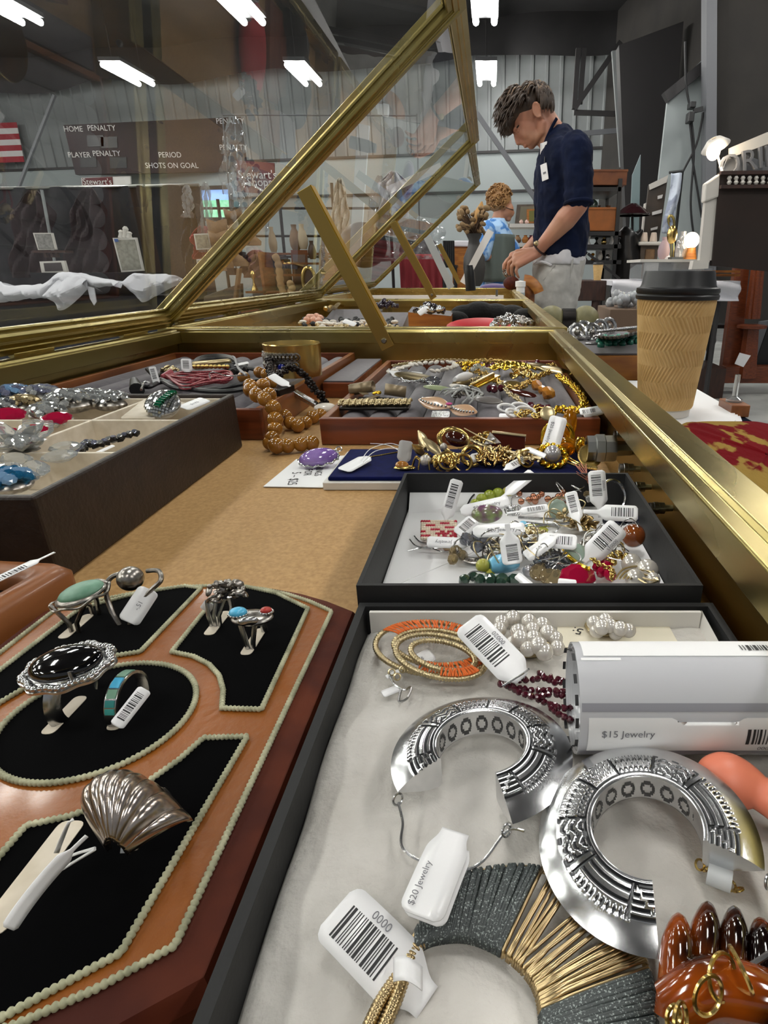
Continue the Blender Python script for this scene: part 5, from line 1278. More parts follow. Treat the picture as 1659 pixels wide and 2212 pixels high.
for lab, px, el, m, r in (('pale green enamel leaf behind the dragonfly', (945, 838), 3.2, mat('celadon', '#a9b48d', .2, coat=.4), .0048), ('grey pointed shell drop right of the cord loops', (1055, 865), 2.6, mat('grey_shell', '#6f6a66', .25, coat=.3), .0058),
       ('dark brown carved leaf by the amber stones', (1130, 850), 3.0, m_browncab, .005), ('olive brown polished oval in the middle of the right tray', (1110, 832), 1.9, mat('olive_brown', '#5a4a25', .15, coat=.5), .0078),
       ('bronze leaf pair at the left rear of the right tray', (900, 815), 3.2, mat('dull_bronze', '#5d5138', .35, .7), .0085), ('glossy grey bead left of the white enamel clip', (935, 822), 1.2, m_smoky, .008), ('dark olive leaf lying rear right on the tray', (1170, 793), 2.6, mat('dull_bronze_two', '#5d4f2c', .3, .7), .008),
       ('pale gold leaf near the right rear corner', (1200, 800), 2.8, m_goldpale, .0075), ('mother of pearl leaf left of the long gold bar', (1000, 838), 3.4, bpy.data.materials['shell_white'], .0048)):
 t = onr(lab, px, 'leaf_charm', 'charm'); stone(t, PZ(*px, TZ + .005), r, r * .35, m, rot=(22, 8, RN.uniform(-25, 25)), elong=el, faceted=False)
t = onr('pair of amber chunks strung on the gold chain', (1178, 838), 'amber_beads', 'beads')
for (x, y, r) in ((1160, 832, .0075), (1185, 848, .0085), (1172, 842, .006)): stone(t, PZ(x, y, TZ + .006), r, r * 1.4, bpy.data.materials['amber_stone'], n=7, rot=(RN.uniform(0, 60), 20, 30))
for lab, px in (('dark garnet stones under the gold chain in the middle', (1070, 838)), ('dark garnet beads rear centre of the right tray', (1060, 790)), ('dark red stones rear right of the right tray', (1140, 785)), ('dark garnet pieces near the front right of the tray', (1165, 880))):
 t = onr(lab, px, 'garnet_beads', 'beads')
 for k in range(6): stone(t, PZ(px[0] + RN.uniform(-24, 24), px[1] + RN.uniform(-4, 5), TZ + .004), .0042, .006, m_garnet, n=7, rot=(RN.uniform(0, 90), RN.uniform(0, 90), 0))
t = onr('gold and crystal grape cluster at the rear of the right tray', (1020, 795), 'cluster_brooch', 'brooch'); bits(MB(), PZ(1020, 795, TZ + .006), .016, 40, .0028, RN, .8, 1.2).build('gold_cluster', m_goldbright, t, world=True); bits(MB(), PZ(1035, 800, TZ + .008), .012, 16, .0026, RN, .9, 1.1).build('crystals', m_crystal, t, world=True)
t = onr('gold bow knot brooch rear centre of the tray', (1085, 780), 'knot_brooch', 'brooch'); bits(MB(), PZ(1130, 815, TZ + .008), .014, 26, .0028, RN, .5, 1.8).build('gold_knot', m_gold, t, world=True)
t = onr('white filigree butterfly piece at the front right of the tray', (1110, 885), 'butterfly_brooch', 'brooch')
for k, (x, y, a) in enumerate(((1095, 882, 20), (1125, 880, -15), (1105, 892, 60), (1135, 888, 10))): ringwire(t, PZ(x, y, TZ + .006), .0085, .0013, m_white, (50, 10, a), 'wing', ry=.004)
tag_px((1130, 899), (1078, 898), TZ + .003, .4, 'blank', 'long white tag lying under the butterfly piece', wr=.26, neck=False)
tag_px((1252, 890), (1295, 884), TZ + .008, .4, 'bar', 'white tag sticking out over the right wall of the tray', wr=.5, tail=.01)
tag_px((1262, 900), (1300, 890), TZ + .004, .4, 'blank', 'second white tag below it at the right wall of the tray', wr=.36, tail=.008)
# ================================================================ left rear tray
Z2T = .025
GL = 'jewellery lying on the left wooden tray'
def onl(label, px, name, cat, z=Z2T): return thing(name, label, cat, PZ(*px, z), group=GL)
t = onl('bundle of dark red beaded cords on the left tray', (420, 815), 'cord_necklace', 'necklace')
m_redcord = mat('red_cord', '#8a2430', .4, coat=.2)
for k in range(22):
 y0_, y1_ = RN.uniform(800, 838), RN.uniform(795, 825)
 pts = resample(spline(px_path([(362 + RN.uniform(-6, 6), 812 + RN.uniform(-3, 3)), (395, y0_ + 3), (440, (y0_ + y1_) / 2 + 3), (490 + RN.uniform(-4, 4), y1_ + 2), (502 + RN.uniform(-3, 2), 812)], Z2T + .003 + RN.uniform(0, .007)), 8), .0016)
 MB().tube(pts, [.0010 * (.75 + .4 * (i % 2)) for i in range(len(pts))], 6).build('red_cord', m_redcord, t, world=True, angle=180)
MB().tube([PZ(350, 815, Z2T + .006), PZ(372, 808, Z2T + .008)], [.003, .006], 12).build('cord_end', m_redcord, t, world=True)
t = onl('loop of thick black leather cord at the back of the left tray', (470, 775), 'cord_necklace', 'necklace')
for k in range(3): MB().tube(spline(px_path([(415, 790), (430, 774 + 3 * k), (465, 768 + 3 * k), (500, 772 + 2 * k), (520, 790), (560, 800), (600, 812)], Z2T + .006), 8), .0026, 8).build('cord', m_black, t, world=True)
t = onl('black cord with silver end lying left of the red cords', (320, 830), 'cord_necklace', 'necklace')
for pts in (((295, 828), (320, 836), (350, 825), (380, 838), (450, 842), (520, 830), (560, 822)), ((318, 798), (335, 812), (352, 806)), ((350, 820), (375, 832), (400, 840), (480, 846), (540, 838))): MB().tube(spline(px_path(pts, Z2T + .005), 8), .0024, 8).build('cord', m_black, t, world=True)
MB().tube([PZ(290, 822, Z2T + .008), PZ(296, 842, Z2T + .004)], [.004, .007], 12).build('cord_end', m_black, t, world=True); MB().tube(spline(px_path([(305, 842), (312, 826), (326, 828)], Z2T + .009), 6), .0012, 6).build('silver_end', m_silver, t, world=True)
t = onl('gold textured clip bar behind the red cords', (460, 786), 'clip_brooch', 'brooch')
MB().bar(PZ(415, 790, Z2T + .009), PZ(500, 783, Z2T + .009), .008, .010).build('gold_bar', m_goldpale, t, world=True, bevel=.003); b = MB()
for k in range(9): b.ball(PZ(420 + 9 * k, 792, Z2T + .013), .0026, 8, 6)
b.build('gold_beads', m_gold, t, world=True)
t = onl('black stone bead pile at the right rear of the left tray', (505, 795), 'bead_necklace', 'necklace')
for k in range(14): stone(t, PZ(478 + RN.uniform(0, 52), 796 + RN.uniform(-7, 7), Z2T + .006), .005, .008, m_black, n=6, rot=(RN.uniform(0, 90), RN.uniform(0, 90), 0))
t = onl('gold and silver clasp left of the red cords', (368, 800), 'clasp', 'clasp'); bits(MB(), PZ(368, 802, Z2T + .007), .010, 18, .0026, RN, .6, 1.5).build('clasp_beads', m_goldpale, t, world=True)
t = onl('clear ring and thin silver wire at the right end of the red cords', (470, 812), 'wire_loop', 'wire'); MB().tube(spline(px_path([(455, 818), (452, 808), (462, 804), (490, 812), (530, 810)], Z2T + .014), 6), .0007, 5).build('wire', m_silver, t, world=True); MB().tube(spline(px_path([(532, 810), (515, 795), (508, 775), (503, 770)], Z2T + .016), 6), .0014, 6).build('thread', mat('grey_thread', '#8d8b8c', .6), t, world=True)
tag_px((402, 775), (404, 800), Z2T + .018, .8, 'bar', 'white barcode tag standing behind the red cords', wr=.85, tail=.002)
tag_px((328, 792), (338, 826), Z2T + .014, .85, 'bar', 'grey edged barcode tag standing left of the red cords', wr=.42, tail=.002)
tag_px((537, 783), (512, 788), Z2T + .016, .3, 'blank', 'small white tag lying behind the black stone beads', wr=.4, tail=.003)
t = thing('bead_necklace', 'string of big butterscotch beads hanging over the tray edge to the board', 'necklace', PZ(600, 960, 0))
cr = [(1010, 275, .034), (900, 310, .034), (1060, 290, .034), (945, 365, .040), (1035, 365, .040), (1085, 350, .036), (950, 400, .041), (990, 435, .040), (1045, 462, .038), (1078, 432, .036), (1105, 520, .031), (1120, 605, .022), (1190, 580, .012), (1120, 670, .015), (1230, 630, .0072), (1280, 650, .0066), (1335, 625, .0066),
  (1385, 590, .0068), (1100, 735, .0105), (1130, 790, .0075), (1205, 790, .0068), (1300, 780, .0068), (1375, 770, .0068), (1440, 572, .0066), (1085, 770, .0066)]
for x, y, z in cr: MB().ball(PZ(250 + x / 3.253, 720 + y / 3.253, z), .0066 * RN.uniform(.92, 1.06), 20, 12).build('bead', m_amber, t, world=True)
MB().tube(spline([PZ(250 + x / 3.253, 720 + y / 3.253, z) for x, y, z in cr[9:14]], 5), .0008, 5).build('string', mat('bead_string', '#5a3517', .7), t, world=True)
t = thing('shell_earring', 'white and gold shell earring on the board by the right tray', 'earring', PZ(700, 885, 0)); stone(t, PZ(702, 880, .010), .0062, .0030, bpy.data.materials['shell_white'], rot=(30, 0, 20), elong=1.8, faceted=False); stone(t, PZ(690, 890, .007), .004, .003, m_gold, faceted=False, name='gold_rim')
t = thing('wooden_box', 'small open brown wooden box behind the gold cuff', 'box', PZ(720, 850, 0))
b = MB(); x0, x1, y0, y1 = -.192, -.168, .66, .90
MB().box(-.200, -.164, .70, .90, .0003, .018).build('box_body', m_woodred, t, world=True, smooth=False, bevel=.001); MB().box(-.1995, -.1645, .705, .895, .018, .0195).build('velvet_top', m_greyvelvet, t, world=True, smooth=False)
t = thing('cuff_bracelet', 'tall polished gold cuff bracelet with engraved front and one blue stone', 'bracelet', PZ(640, 800, .028))
c = PZ(638, 810, .030); M = MX.Translation(c); rx, ry = .030, .026
b = MB()
vs = []
for i in range(60):
 a = 2 * math.pi * i / 60
 for z, k in ((0, 1.0), (.018, 1.03), (.035, 1.06), (.036, 1.03), (.035, 1.02), (.0, .97)): vs.append((rx * k * math.cos(a), ry * k * math.sin(a), z))
b.add(vs, [(i * 6 + q, ((i + 1) % 60) * 6 + q, ((i + 1) % 60) * 6 + (q + 1) % 6, i * 6 + (q + 1) % 6) for i in range(60) for q in range(6)], M)
b.build('cuff', m_gold, t, world=True)
b = MB()
for i in range(26):
 a = R(195 + 100 * i / 26); ringp = V((rx * 1.07 * math.cos(a), ry * 1.07 * math.sin(a), .014 + .009 * (i % 2))) + c; b.tube(arc((0, 0), .0042, 0, 360, 12)[:-1], .0010, 5, closed=True, M=MX.Translation(ringp) @ rotm(90, 0, math.degrees(a) + 90))
 b.ball(ringp, .0018, 7, 5)
b.build('filigree', m_silverold, t, world=True)
a = R(262); stone(t, c + V((rx * 1.1 * math.cos(a), ry * 1.1 * math.sin(a), .012)), .0048, .003, mat('blue_stone', '#101c6e', .08, coat=.7), rot=(80, 0, 0), faceted=False)
t = thing('beaded_bracelet', 'dark beaded bracelet leaning against the front of the gold cuff', 'bracelet', PZ(640, 840, .03))
pts = spline([PZ(582, 778, .050), PZ(590, 815, .040), PZ(625, 795, .047), PZ(655, 810, .040), PZ(680, 840, .026), PZ(702, 868, .012), PZ(690, 880, .008)], 10); b = MB()
for p in resample(pts, .0024):
 for k in range(5): b.ball(p + V((RN.uniform(-.003, .003), RN.uniform(-.003, .003), RN.uniform(-.003, .003))), .0020, 7, 5)
b.build('dark_beads', mat('gunmetal_bead', '#2c2624', .25, .6), t, world=True)
t = thing('wrist_watch', 'silver bar watch with white tag between the left tray and the bow', 'watch', PZ(650, 860, .01))
MB().bar(PZ(620, 838, .028), PZ(684, 876, .010), .010, .005).build('watch_band', m_silver, t, world=True, bevel=.001); MB().bar(PZ(590, 850, .031), PZ(625, 838, .029), .012, .007).build('watch_case', m_darkmetal, t, world=True, bevel=.001)
tag_px((585, 810), (618, 834), .042, .4, 'blank', 'pointed white tag tied at the silver bar watch', wr=.42, tail=.006, bend=.1)
# ================================================================ chocolate leather box with crystal jewellery
t = thing('jewelry_box', 'chocolate brown leather box with cream compartments full of rhinestones', 'jewelry box', (-.34, .37, 0))
BH = .046; lx = lambda y: -.208 - (y - .249) * .0274
outer = [(-.46, .249), (lx(.249), .249), (lx(.491), .491), (-.472, .491)]; innr = [(-.455, .2535), (lx(.249) - .0045, .2535), (lx(.491) - .0045, .4865), (-.467, .4865)]
vs = [(x, y, .0003) for x, y in outer] + [(x, y, BH) for x, y in outer] + [(x, y, BH) for x, y in innr] + [(x, y, .012) for x, y in innr]
MB().add(vs, [(3, 2, 1, 0)] + [(i, (i + 1) % 4, 4 + (i + 1) % 4, 4 + i) for i in range(4)] + [(4 + i, 4 + (i + 1) % 4, 8 + (i + 1) % 4, 8 + i) for i in range(4)] + [(8 + i, 8 + (i + 1) % 4, 12 + (i + 1) % 4, 12 + i) for i in range(4)] + [(12, 13, 14, 15)]).build('box_body', m_choc, t, world=True, smooth=False, bevel=.0015)
lb = [(x + (.0006 if i in (0, 3) else -.0006), y + (.0006 if i < 2 else -.0006)) for i, (x, y) in enumerate(innr)]; li = [(x + (.004 if i in (0, 3) else -.004), y + (.004 if i < 2 else -.004)) for i, (x, y) in enumerate(innr)]
vs = [(x, y, BH - .003) for x, y in lb] + [(x, y, BH - .003) for x, y in li] + [(x, y, .020) for x, y in li] + [(x, y, .0125) for x, y in lb]
MB().add(vs, [(i, (i + 1) % 4, 4 + (i + 1) % 4, 4 + i) for i in range(4)] + [(4 + i, 4 + (i + 1) % 4, 8 + (i + 1) % 4, 8 + i) for i in range(4)] + [(8, 9, 10, 11), (12, 13, 1, 0), (13, 14, 2, 1), (14, 15, 3, 2), (15, 12, 0, 3)]).build('lining', m_cream, t, world=True, smooth=False)
d1, d2 = PZ(290, 907, BH - .003).y, PZ(200, 977, BH - .003).y; xd = PZ(199, 906, BH - .003).x
for y in (d1, d2): MB().box(-.458, lx(y) - .0055, y - .0013, y + .0013, .020, BH - .003).build('divider', m_cream, t, world=True, smooth=False, bevel=.0005)
MB().box(xd - .0013, xd + .0013, d2, .484, .0202, BH - .0032).build('divider', m_cream, t, world=True, smooth=False, bevel=.0005)
q = [PZ(268, 903, BH - .004), PZ(400, 905, BH - .004), PZ(440, 870, BH - .004), PZ(330, 862, BH - .004)]
MB().add([PZ(262, 904, BH - .004), PZ(330, 906, BH - .004), PZ(400, 872, BH - .004), PZ(318, 860, BH - .004)], [(0, 1, 2, 3)]).build('cushion', m_cream, t, world=True, solid=.002)
CZ = .034
GC = 'crystal brooches in the chocolate leather box'
def crys(label, px, name='crystal_brooch', cat='brooch', z=CZ): return thing(name, label, cat, PZ(*px, z), group=GC)
def gems(t, px, z, r, n, size, mats, dome=.5, name='stones', base=True, spread=1.0):
 c = PZ(*px, z)
 if base: MB().ball(c - V((0, 0, .002)), (r * 1.02, r * .9 * spread, r * dome * .8), 20, 8).build('backing', m_silverold, t, world=True)
 for mi, m in enumerate(mats):
  b = MB()
  for i in range(n):
   if i % len(mats) != mi: continue
   q = r * math.sqrt((i + .5) / n); a = i * 2.399963; h = r * dome * math.sqrt(max(0, 1 - (q / r) ** 2 * .98))
   nrm = V((math.cos(a) * q / r * .8, math.sin(a) * q / r * .8, 1)).normalized(); T = V((0, 0, 1)).rotation_difference(nrm).to_matrix().to_4x4()
   b.gem(c + V((q * math.cos(a), q * math.sin(a) * .9 * spread, h)), size * RN.uniform(.8, 1.15), size * 1.1, 7, T=T @ rotm(RN.uniform(-14, 14), RN.uniform(-14, 14), RN.uniform(0, 90)))
  b.build(name, m, t, world=True, smooth=False)
m_lav = mat('lavender_crystal', '#c6cbe8', 0.05, trans=.85, ior=1.55)
for lab, px, r, n, sz, mats, z in (
 ('round dome of clear rhinestones at the back centre of the leather box', (196, 862), 0.0152, 60, 0.0025, (m_rhine, m_crystal), 0.043), ('leaf shaped rhinestone dome right of the round one', (240, 866), 0.0152, 60, 0.0025, (m_rhine, m_crystal), 0.041),
 ('clear crystal flower cluster left of the rhinestone domes', (150, 868), 0.0181, 45, 0.0035, (m_crystal, m_rhine), 0.043), ('lavender crystal spray against the back wall of the leather box', (88, 852), 0.0145, 30, 0.0032, (m_lav, m_crystal), 0.045),
 ('pale blue crystal spray in the left back corner', (30, 852), 0.0145, 30, 0.0035, (m_aqua, m_lav), 0.045), ('clear round stones brooch between the fuchsia stones', (100, 890), 0.0123, 24, 0.0037, (m_crystal, m_rhine), 0.042),
 ('smoky gold crystal brooch left of the clear flower', (50, 872), 0.0123, 27, 0.0030, (m_champ, m_goldpale), 0.042), ('mixed clear crystal brooch at the left edge behind the fuchsia stone', (10, 880), 0.0123, 27, 0.0032, (m_crystal, m_smoky), 0.041)):
 t = crys(lab, px, z=z); gems(t, px, z, r, n, sz, mats)
for lab, px, r in (('fuchsia oval stone brooch at the far left of the leather box', (14, 898), .0075), ('fuchsia pointed stone right of the baguettes', (122, 904), .0060), ('fuchsia stone below the baguette crystals', (68, 932), .0058), ('fuchsia stone at the left edge near the crystal flower', (6, 940), .0062)):
 t = crys(lab, px); stone(t, PZ(*px, .044), r * 1.25, r * 1.2, m_fuchsia, n=8, rot=(25, 0, 20), elong=1.35)
 b = MB()
 for k in range(8): b.gem(PZ(px[0] + 26 * math.cos(k * .8), px[1] + 12 * math.sin(k * .8), .041), .0034, .004, 6)
 b.build('small_stones', m_rhine, t, world=True, smooth=False)
t = crys('row of long clear baguette crystals left of the dividers', (85, 917))
for k in range(4): p, q = PZ(52, 910 + 5 * k, .042), PZ(112, 913 + 5 * k, .043); MB().bar(p, q, .0030, .003).build('baguette', m_crystal, t, world=True, smooth=False, bevel=.0006)
def petal(t, c, L, w_, az, el, m):
 T = rotm(0, -el, az); return MB().gem(V(c) + T @ V((L * .5, 0, 0)), w_, w_ * .9, 8, T=T, elong=L / (2 * w_)).build('petal', m, t, world=True, smooth=False)
t = crys('big clear crystal flower brooch in front of the fuchsia stones', (42, 968))
c = PZ(45, 965, .045)
for k in range(12): petal(t, c + V((0, 0, .002 * (k % 2))), .0150 + .003 * (k % 3), .0048, 30 * k + 10, 14 + 22 * (k % 2), m_crystal)
gems(t, (48, 958), .049, .0080, 12, .0034, (m_crystal,), base=False)
MB().ball(c - V((0, 0, .002)), (.010, .008, .0015), 16, 6).build('backing', m_silverold, t, world=True)
t = crys('pair of long clear marquise crystals right of the crystal flower', (132, 976))
for (x, y, a, L) in ((128, 985, 12, .017), (140, 966, 8, .016)): T = rotm(20, -4, a); MB().gem(PZ(x, y, .043), .0050, .0065, 10, T=T, elong=L / .0084).build('marquise', m_crystal, t, world=True, smooth=False)
MB().bar(PZ(105, 996, .036), PZ(155, 990, .036), .003, .0012).build('setting', m_goldpale, t, world=True)
t = crys('clear pear drop crystals hanging at the front of the leather box', (52, 1030))
for (x, y, a, L, mm) in ((50, 1030, 80, .014, m_crystal), (78, 1012, -25, .015, m_crystal), (20, 1010, 160, .014, m_crystal), (35, 992, 20, .013, m_crystal)): T = rotm(20, 10, a); MB().gem(PZ(x, y, .042), .0056, .0072, 9, T=T, elong=L / .0088).build('drop', mm, t, world=True, smooth=False)
MB().tube(spline(px_path([(20, 985), (60, 1000), (85, 1010), (60, 1025)], .036), 6), .0009, 6).build('setting', m_silverold, t, world=True)
t = crys('aqua blue crystal cluster in the near left corner of the leather box', (15, 1045)); gems(t, (15, 1040), .041, .0115, 26, .0036, (m_aqua, mat('deep_aqua', '#2f86b8', .05, trans=.7)))
t = crys('bracelet of square grey set crystals in the middle right compartment', (255, 948), 'crystal_bracelet', 'bracelet', z=.030)
pts = resample(spline(px_path([(168, 985), (190, 962), (215, 965), (240, 955), (262, 950), (285, 942), (305, 938)], .035), 8), .0042)
for i, p in enumerate(pts): o = MB().cbox((0, 0, 0), (.0042, .0046, .0030), MX.Translation(p + V((0, RN.uniform(-.001, .001), RN.uniform(0, .002)))) @ rotm(RN.uniform(-25, 25), RN.uniform(-25, 25), RN.uniform(0, 60))).build('link', m_darkmetal, t, world=True, bevel=.0006); MB().gem(p + V((0, -.0006, .0030)), .0021, .0026, 8, T=rotm(20, 0, 0)).build('crystal', m_rhine if i % 2 else m_lav, o, world=True, smooth=False)
tag_px((246, 962), (202, 982), .038, .2, 'blank', 'thin white tag edge in front of the grey crystal bracelet', wr=.2, neck=False)
t = crys('domed clip of clear baguettes with a row of emerald green stones', (355, 872), 'dress_clip', 'clip', z=.043)
c = PZ(352, 874, .050); M = basis((1, -.15, -.12), (-.1, -.62, .78), c)
def dome(x, y): return .0062 * math.sqrt(max(0, 1 - (x / .0125) ** 2 - (y / .0125) ** 2))
MB().ball((0, 0, -.001), (.0125, .0122, .0055), 26, 12, M=M).build('backing', m_silver, t, world=True)
b = MB(); be = MB()
for i in range(-6, 7):
 for j in range(-6, 7):
  x, y = i * .0020, j * .0019
  if (x / .0124) ** 2 + (y / .0122) ** 2 > .98: continue
  gx = .0016 + .0022 * math.sin(y * 160)
  if abs(x - gx - .002) < .0016 and y > -.007: continue
  nrm = V((x * 70, y * 70, 1)).normalized(); T = V((0, 0, 1)).rotation_difference(nrm).to_matrix().to_4x4(); b.add([M @ (V((x, y, dome(x, y) + .0002)) + T @ V(k)) for k in ((-.0008, -.0008, .0004), (.0008, -.0008, .0004), (.0008, .0008, .0004), (-.0008, .0008, .0004), (-.0010, -.0010, -.0012), (.0010, -.0010, -.0012), (.0010, .0010, -.0012), (-.0010, .0010, -.0012))],
    [(0, 1, 2, 3), (0, 4, 5, 1), (1, 5, 6, 2), (2, 6, 7, 3), (3, 7, 4, 0)])
for k in range(8):
 y = -.0058 + .0022 * k; x = .0036 + .0022 * math.sin(y * 160); be.cbox((x, y, dome(x, y) + .0012), (.0046, .0020, .0024), M)
b.build('clear_baguettes', m_rhine, t, world=True, smooth=False); be.build('emerald_stones', m_emerald, t, world=True, smooth=False, bevel=.0003)
tag_px((445, 862), (396, 882), .0465, .2, 'text', 'white tag reading $175 right of the emerald clip', wr=.55, text='$175', neck=False, flip=True)
t = thing('wooden_tray', 'warm brown wooden tray corner at the left edge before the leather box', 'tray', (-.21, .22, 0))
ol = smoothpoly([(-.30, .135), (-.1845, .165), (-.1765, .224), (-.30, .236)], .008, 6); il = smoothpoly([(-.30, .147), (-.1965, .176), (-.1905, .2135), (-.30, .225)], .006, 6); n = len(ol)
vs = [(x, y, .0003) for x, y in ol] + [(x, y, .0225) for x, y in ol] + [((x * .75 + i[0] * .25), (y * .75 + i[1] * .25), .0262) for (x, y), i in zip(ol, il)] + [((x * .3 + i[0] * .7), (y * .3 + i[1] * .7), .0262) for (x, y), i in zip(ol, il)] + [(x, y, .0225) for x, y in il] + [(x, y, .015) for x, y in il]
MB().add(vs, [tuple(reversed(range(n)))] + [(r * n + i, r * n + (i + 1) % n, (r + 1) * n + (i + 1) % n, (r + 1) * n + i) for r in range(5) for i in range(n)] + [tuple(range(5 * n, 6 * n))]).build('tray_body', m_wood, t, world=True, angle=60)
MB().prism(il, .0152, .0172).build('dark_lining', m_velvet, t, world=True, smooth=False)
tag_px((-40, 1268), (78, 1212), .031, .15, 'bar', 'long white tag resting on the wooden tray corner', wr=.2, tail=.008)
# ================================================================ contents of the middle and far cases
def T2(name, label, cat, p, group=None): return thing(name, label, cat, p, group=group)
m_blackpad = mat('black_pad', '#17161a', .9)
m_fur = mat('black_fur', '#060606', .95, bump=.6, bscale=160, sheen=.1)
m_redcush = mat('red_satin', '#c3202c', .5, bump=.1, bscale=60)
m_purple = mat('purple_velvet', '#3c1a63', .8, sheen=.5, bump=.3, bscale=60)
t = T2('display_pad', 'sloping grey and wood display pad at the left of the middle case', 'display pad', PZ(740, 700, .02))
for a, c_ in (((690, 690), (835, 668)), ((770, 700), (872, 684))):
 p = PZ(a[0], a[1] + 6, .012); q = PZ(c_[0], c_[1], .032); w_ = q.x - p.x
 MB().add([V((p.x, p.y, .004)), V((q.x, p.y, .004)), V((q.x, p.y + .16, .036)), V((p.x, p.y + .16, .036)), V((p.x, p.y, .0005)), V((q.x, p.y, .0005)), V((q.x, p.y + .16, .0005)), V((p.x, p.y + .16, .0005))], [(0, 1, 2, 3), (4, 5, 1, 0), (5, 6, 2, 1), (6, 7, 3, 2), (7, 4, 0, 3), (7, 6, 5, 4)]).build('pad', m_greyvelvet, t, world=True, smooth=False)
GM = 'jewellery in the middle case'
t = T2('bead_necklace', 'pale coral pink round beads beside black beads in the middle case', 'necklace', PZ(680, 690, .03), GM)
for x, y in ((663, 692), (674, 686), (684, 684), (692, 688), (678, 692), (689, 694), (668, 686)): MB().ball(PZ(x, y, .038), .0085, 14, 9).build('bead', mat('coral_pink_bead', '#d9a084', .25, coat=.4) if 'coral_pink_bead' not in bpy.data.materials else bpy.data.materials['coral_pink_bead'], t, world=True)
t = T2('bead_necklace', 'black bead strands with white shells along the front of the middle case', 'necklace', PZ(750, 700, .03), GM)
b = MB()
for k in range(60): b.ball(PZ(645 + RN.uniform(0, 215), 700 + RN.uniform(-12, 4), .034), RN.uniform(.004, .007), 8, 6)
b.build('black_beads', m_black, t, world=True); b = MB()
for k in range(30): b.ball(PZ(650 + RN.uniform(0, 205), 702 + RN.uniform(-8, 3), .038), (RN.uniform(.004, .009), .005, .004), 8, 6)
b.build('shell_beads', bpy.data.materials['shell_white'], t, world=True); b = MB()
for k in range(30): b.ball(PZ(645 + RN.uniform(0, 215), 705 + RN.uniform(-6, 2), .036), .004, 8, 6)
b.build('gold_beads', m_goldpale, t, world=True)
tag_px((742, 692), (768, 702), .042, .4, 'blank', 'small white tag among the black beads of the middle case', wr=.5, neck=False)
t = T2('gold_bracelet', 'twisted gold bracelet against the back left wall of the middle case', 'bracelet', PZ(720, 662, .04), GM)
MB().tube([p + V((0, 0, .003 * math.sin(i))) for i, p in enumerate(spline(px_path([(703, 668), (720, 664), (745, 655), (757, 651)], .045), 10))], .006, 8).build('band', m_gold, t, world=True)
t = T2('purple_brooch', 'dark purple crystal brooch behind the prop of the middle case', 'brooch', PZ(835, 660, .04), GM); bits(MB(), PZ(833, 662, .045), .032, 40, .006, RN, .7, 1.4).build('crystals', mat('dark_purple', '#2b2030', .15, coat=.4), t, world=True)
t = T2('display_block', 'orange brown wooden block with a grey top in the middle case', 'display block', PZ(930, 700, .0))
p0, p1 = PZ(883, 706, .012), PZ(975, 704, .012)
q0, q1 = PZ(885, 680, .044), PZ(976, 690, .036)
MB().add([V((p0.x, p0.y, .0005)), V((p1.x, p1.y, .0005)), V((p1.x, p1.y + .09, .0005)), V((p0.x, p0.y + .09, .0005)), V((p0.x, p0.y, .046)), V((p1.x, p1.y, .035)), V((p1.x, p1.y + .09, .041)), V((p0.x, p0.y + .09, .054))], [(3, 2, 1, 0), (0, 1, 5, 4), (1, 2, 6, 5), (2, 3, 7, 6), (3, 0, 4, 7)]).build('block', m_oak, t, world=True, smooth=False)
MB().add([V((p0.x, p0.y, .0465)), V((p1.x, p1.y, .0355)), V((p1.x, p1.y + .09, .0415)), V((p0.x, p0.y + .09, .0545))], [(0, 1, 2, 3)]).build('grey_top', m_greyvelvet, t, world=True, smooth=False)
t = T2('crystal_brooch', 'dark crystal brooch on the orange wooden block', 'brooch', PZ(925, 672, .055), GM)
bits(MB(), PZ(928, 672, .062), .030, 46, .005, RN, .7, 1.5).build('dark_stones', mat('dark_crystal', '#231f28', .12, coat=.5), t, world=True); bits(MB(), PZ(930, 670, .066), .028, 20, .004, RN, .7, 1.2).build('silver_stones', m_rhine, t, world=True)
tag_px((904, 678), (922, 666), .066, .6, 'blank', 'white tag on the dark brooch of the wooden block', wr=.6, tail=.004)
t = T2('fur_collar', 'black fur piece curled at the right of the middle case', 'fur', PZ(1060, 680, .03))
b = MB()
for (x, y, z, r) in ((985, 690, .022, .034), (1005, 680, .030, .042), (1035, 675, .036, .046), (1070, 678, .032, .044), (1105, 680, .030, .042), (1135, 685, .026, .036)): b.ball(PZ(x, y, z), (r, r * .8, r * .62), 16, 10)
b.build('fur', m_fur, t, world=True, angle=180)
q = bpy.data.objects['fur'].modifiers.new('remesh', 'REMESH'); q.mode = 'VOXEL'; q.voxel_size = .003
t = T2('cushion', 'flat red satin cushion in front of the black fur', 'cushion', PZ(1040, 702, .02)); b = MB(); b.ball(PZ(1040, 706, .020), (.082, .05, .020), 26, 12); b.build('cushion_body', m_redcush, t, world=True)
t = T2('chain_heap', 'heap of silver chain jewellery right of the red cushion', 'jewelry', PZ(1105, 700, .03), GM); bits(MB(), PZ(1105, 703, .030), .046, 110, .0042, RN, .7, 1.6).build('silver_links', m_silver, t, world=True); bits(MB(), PZ(1128, 700, .034), .025, 30, .005, RN, .8, 1.4).build('dark_links', m_silverold, t, world=True)
t = T2('jewelry_tray', 'reddish wooden tray under the silver chain heap in the middle case', 'tray', (-.0, 1.2, 0)); p = PZ(990, 706, .010); q = PZ(1150, 706, .010); MB().box(p.x, min(q.x, .095), p.y, p.y + .25, .0005, .012).build('tray_body', m_woodred, t, world=True, smooth=False, bevel=.001)
t = T2('silver_band', 'long grey band set with silver studs along the far case', 'display strip', PZ(900, 630, .03))
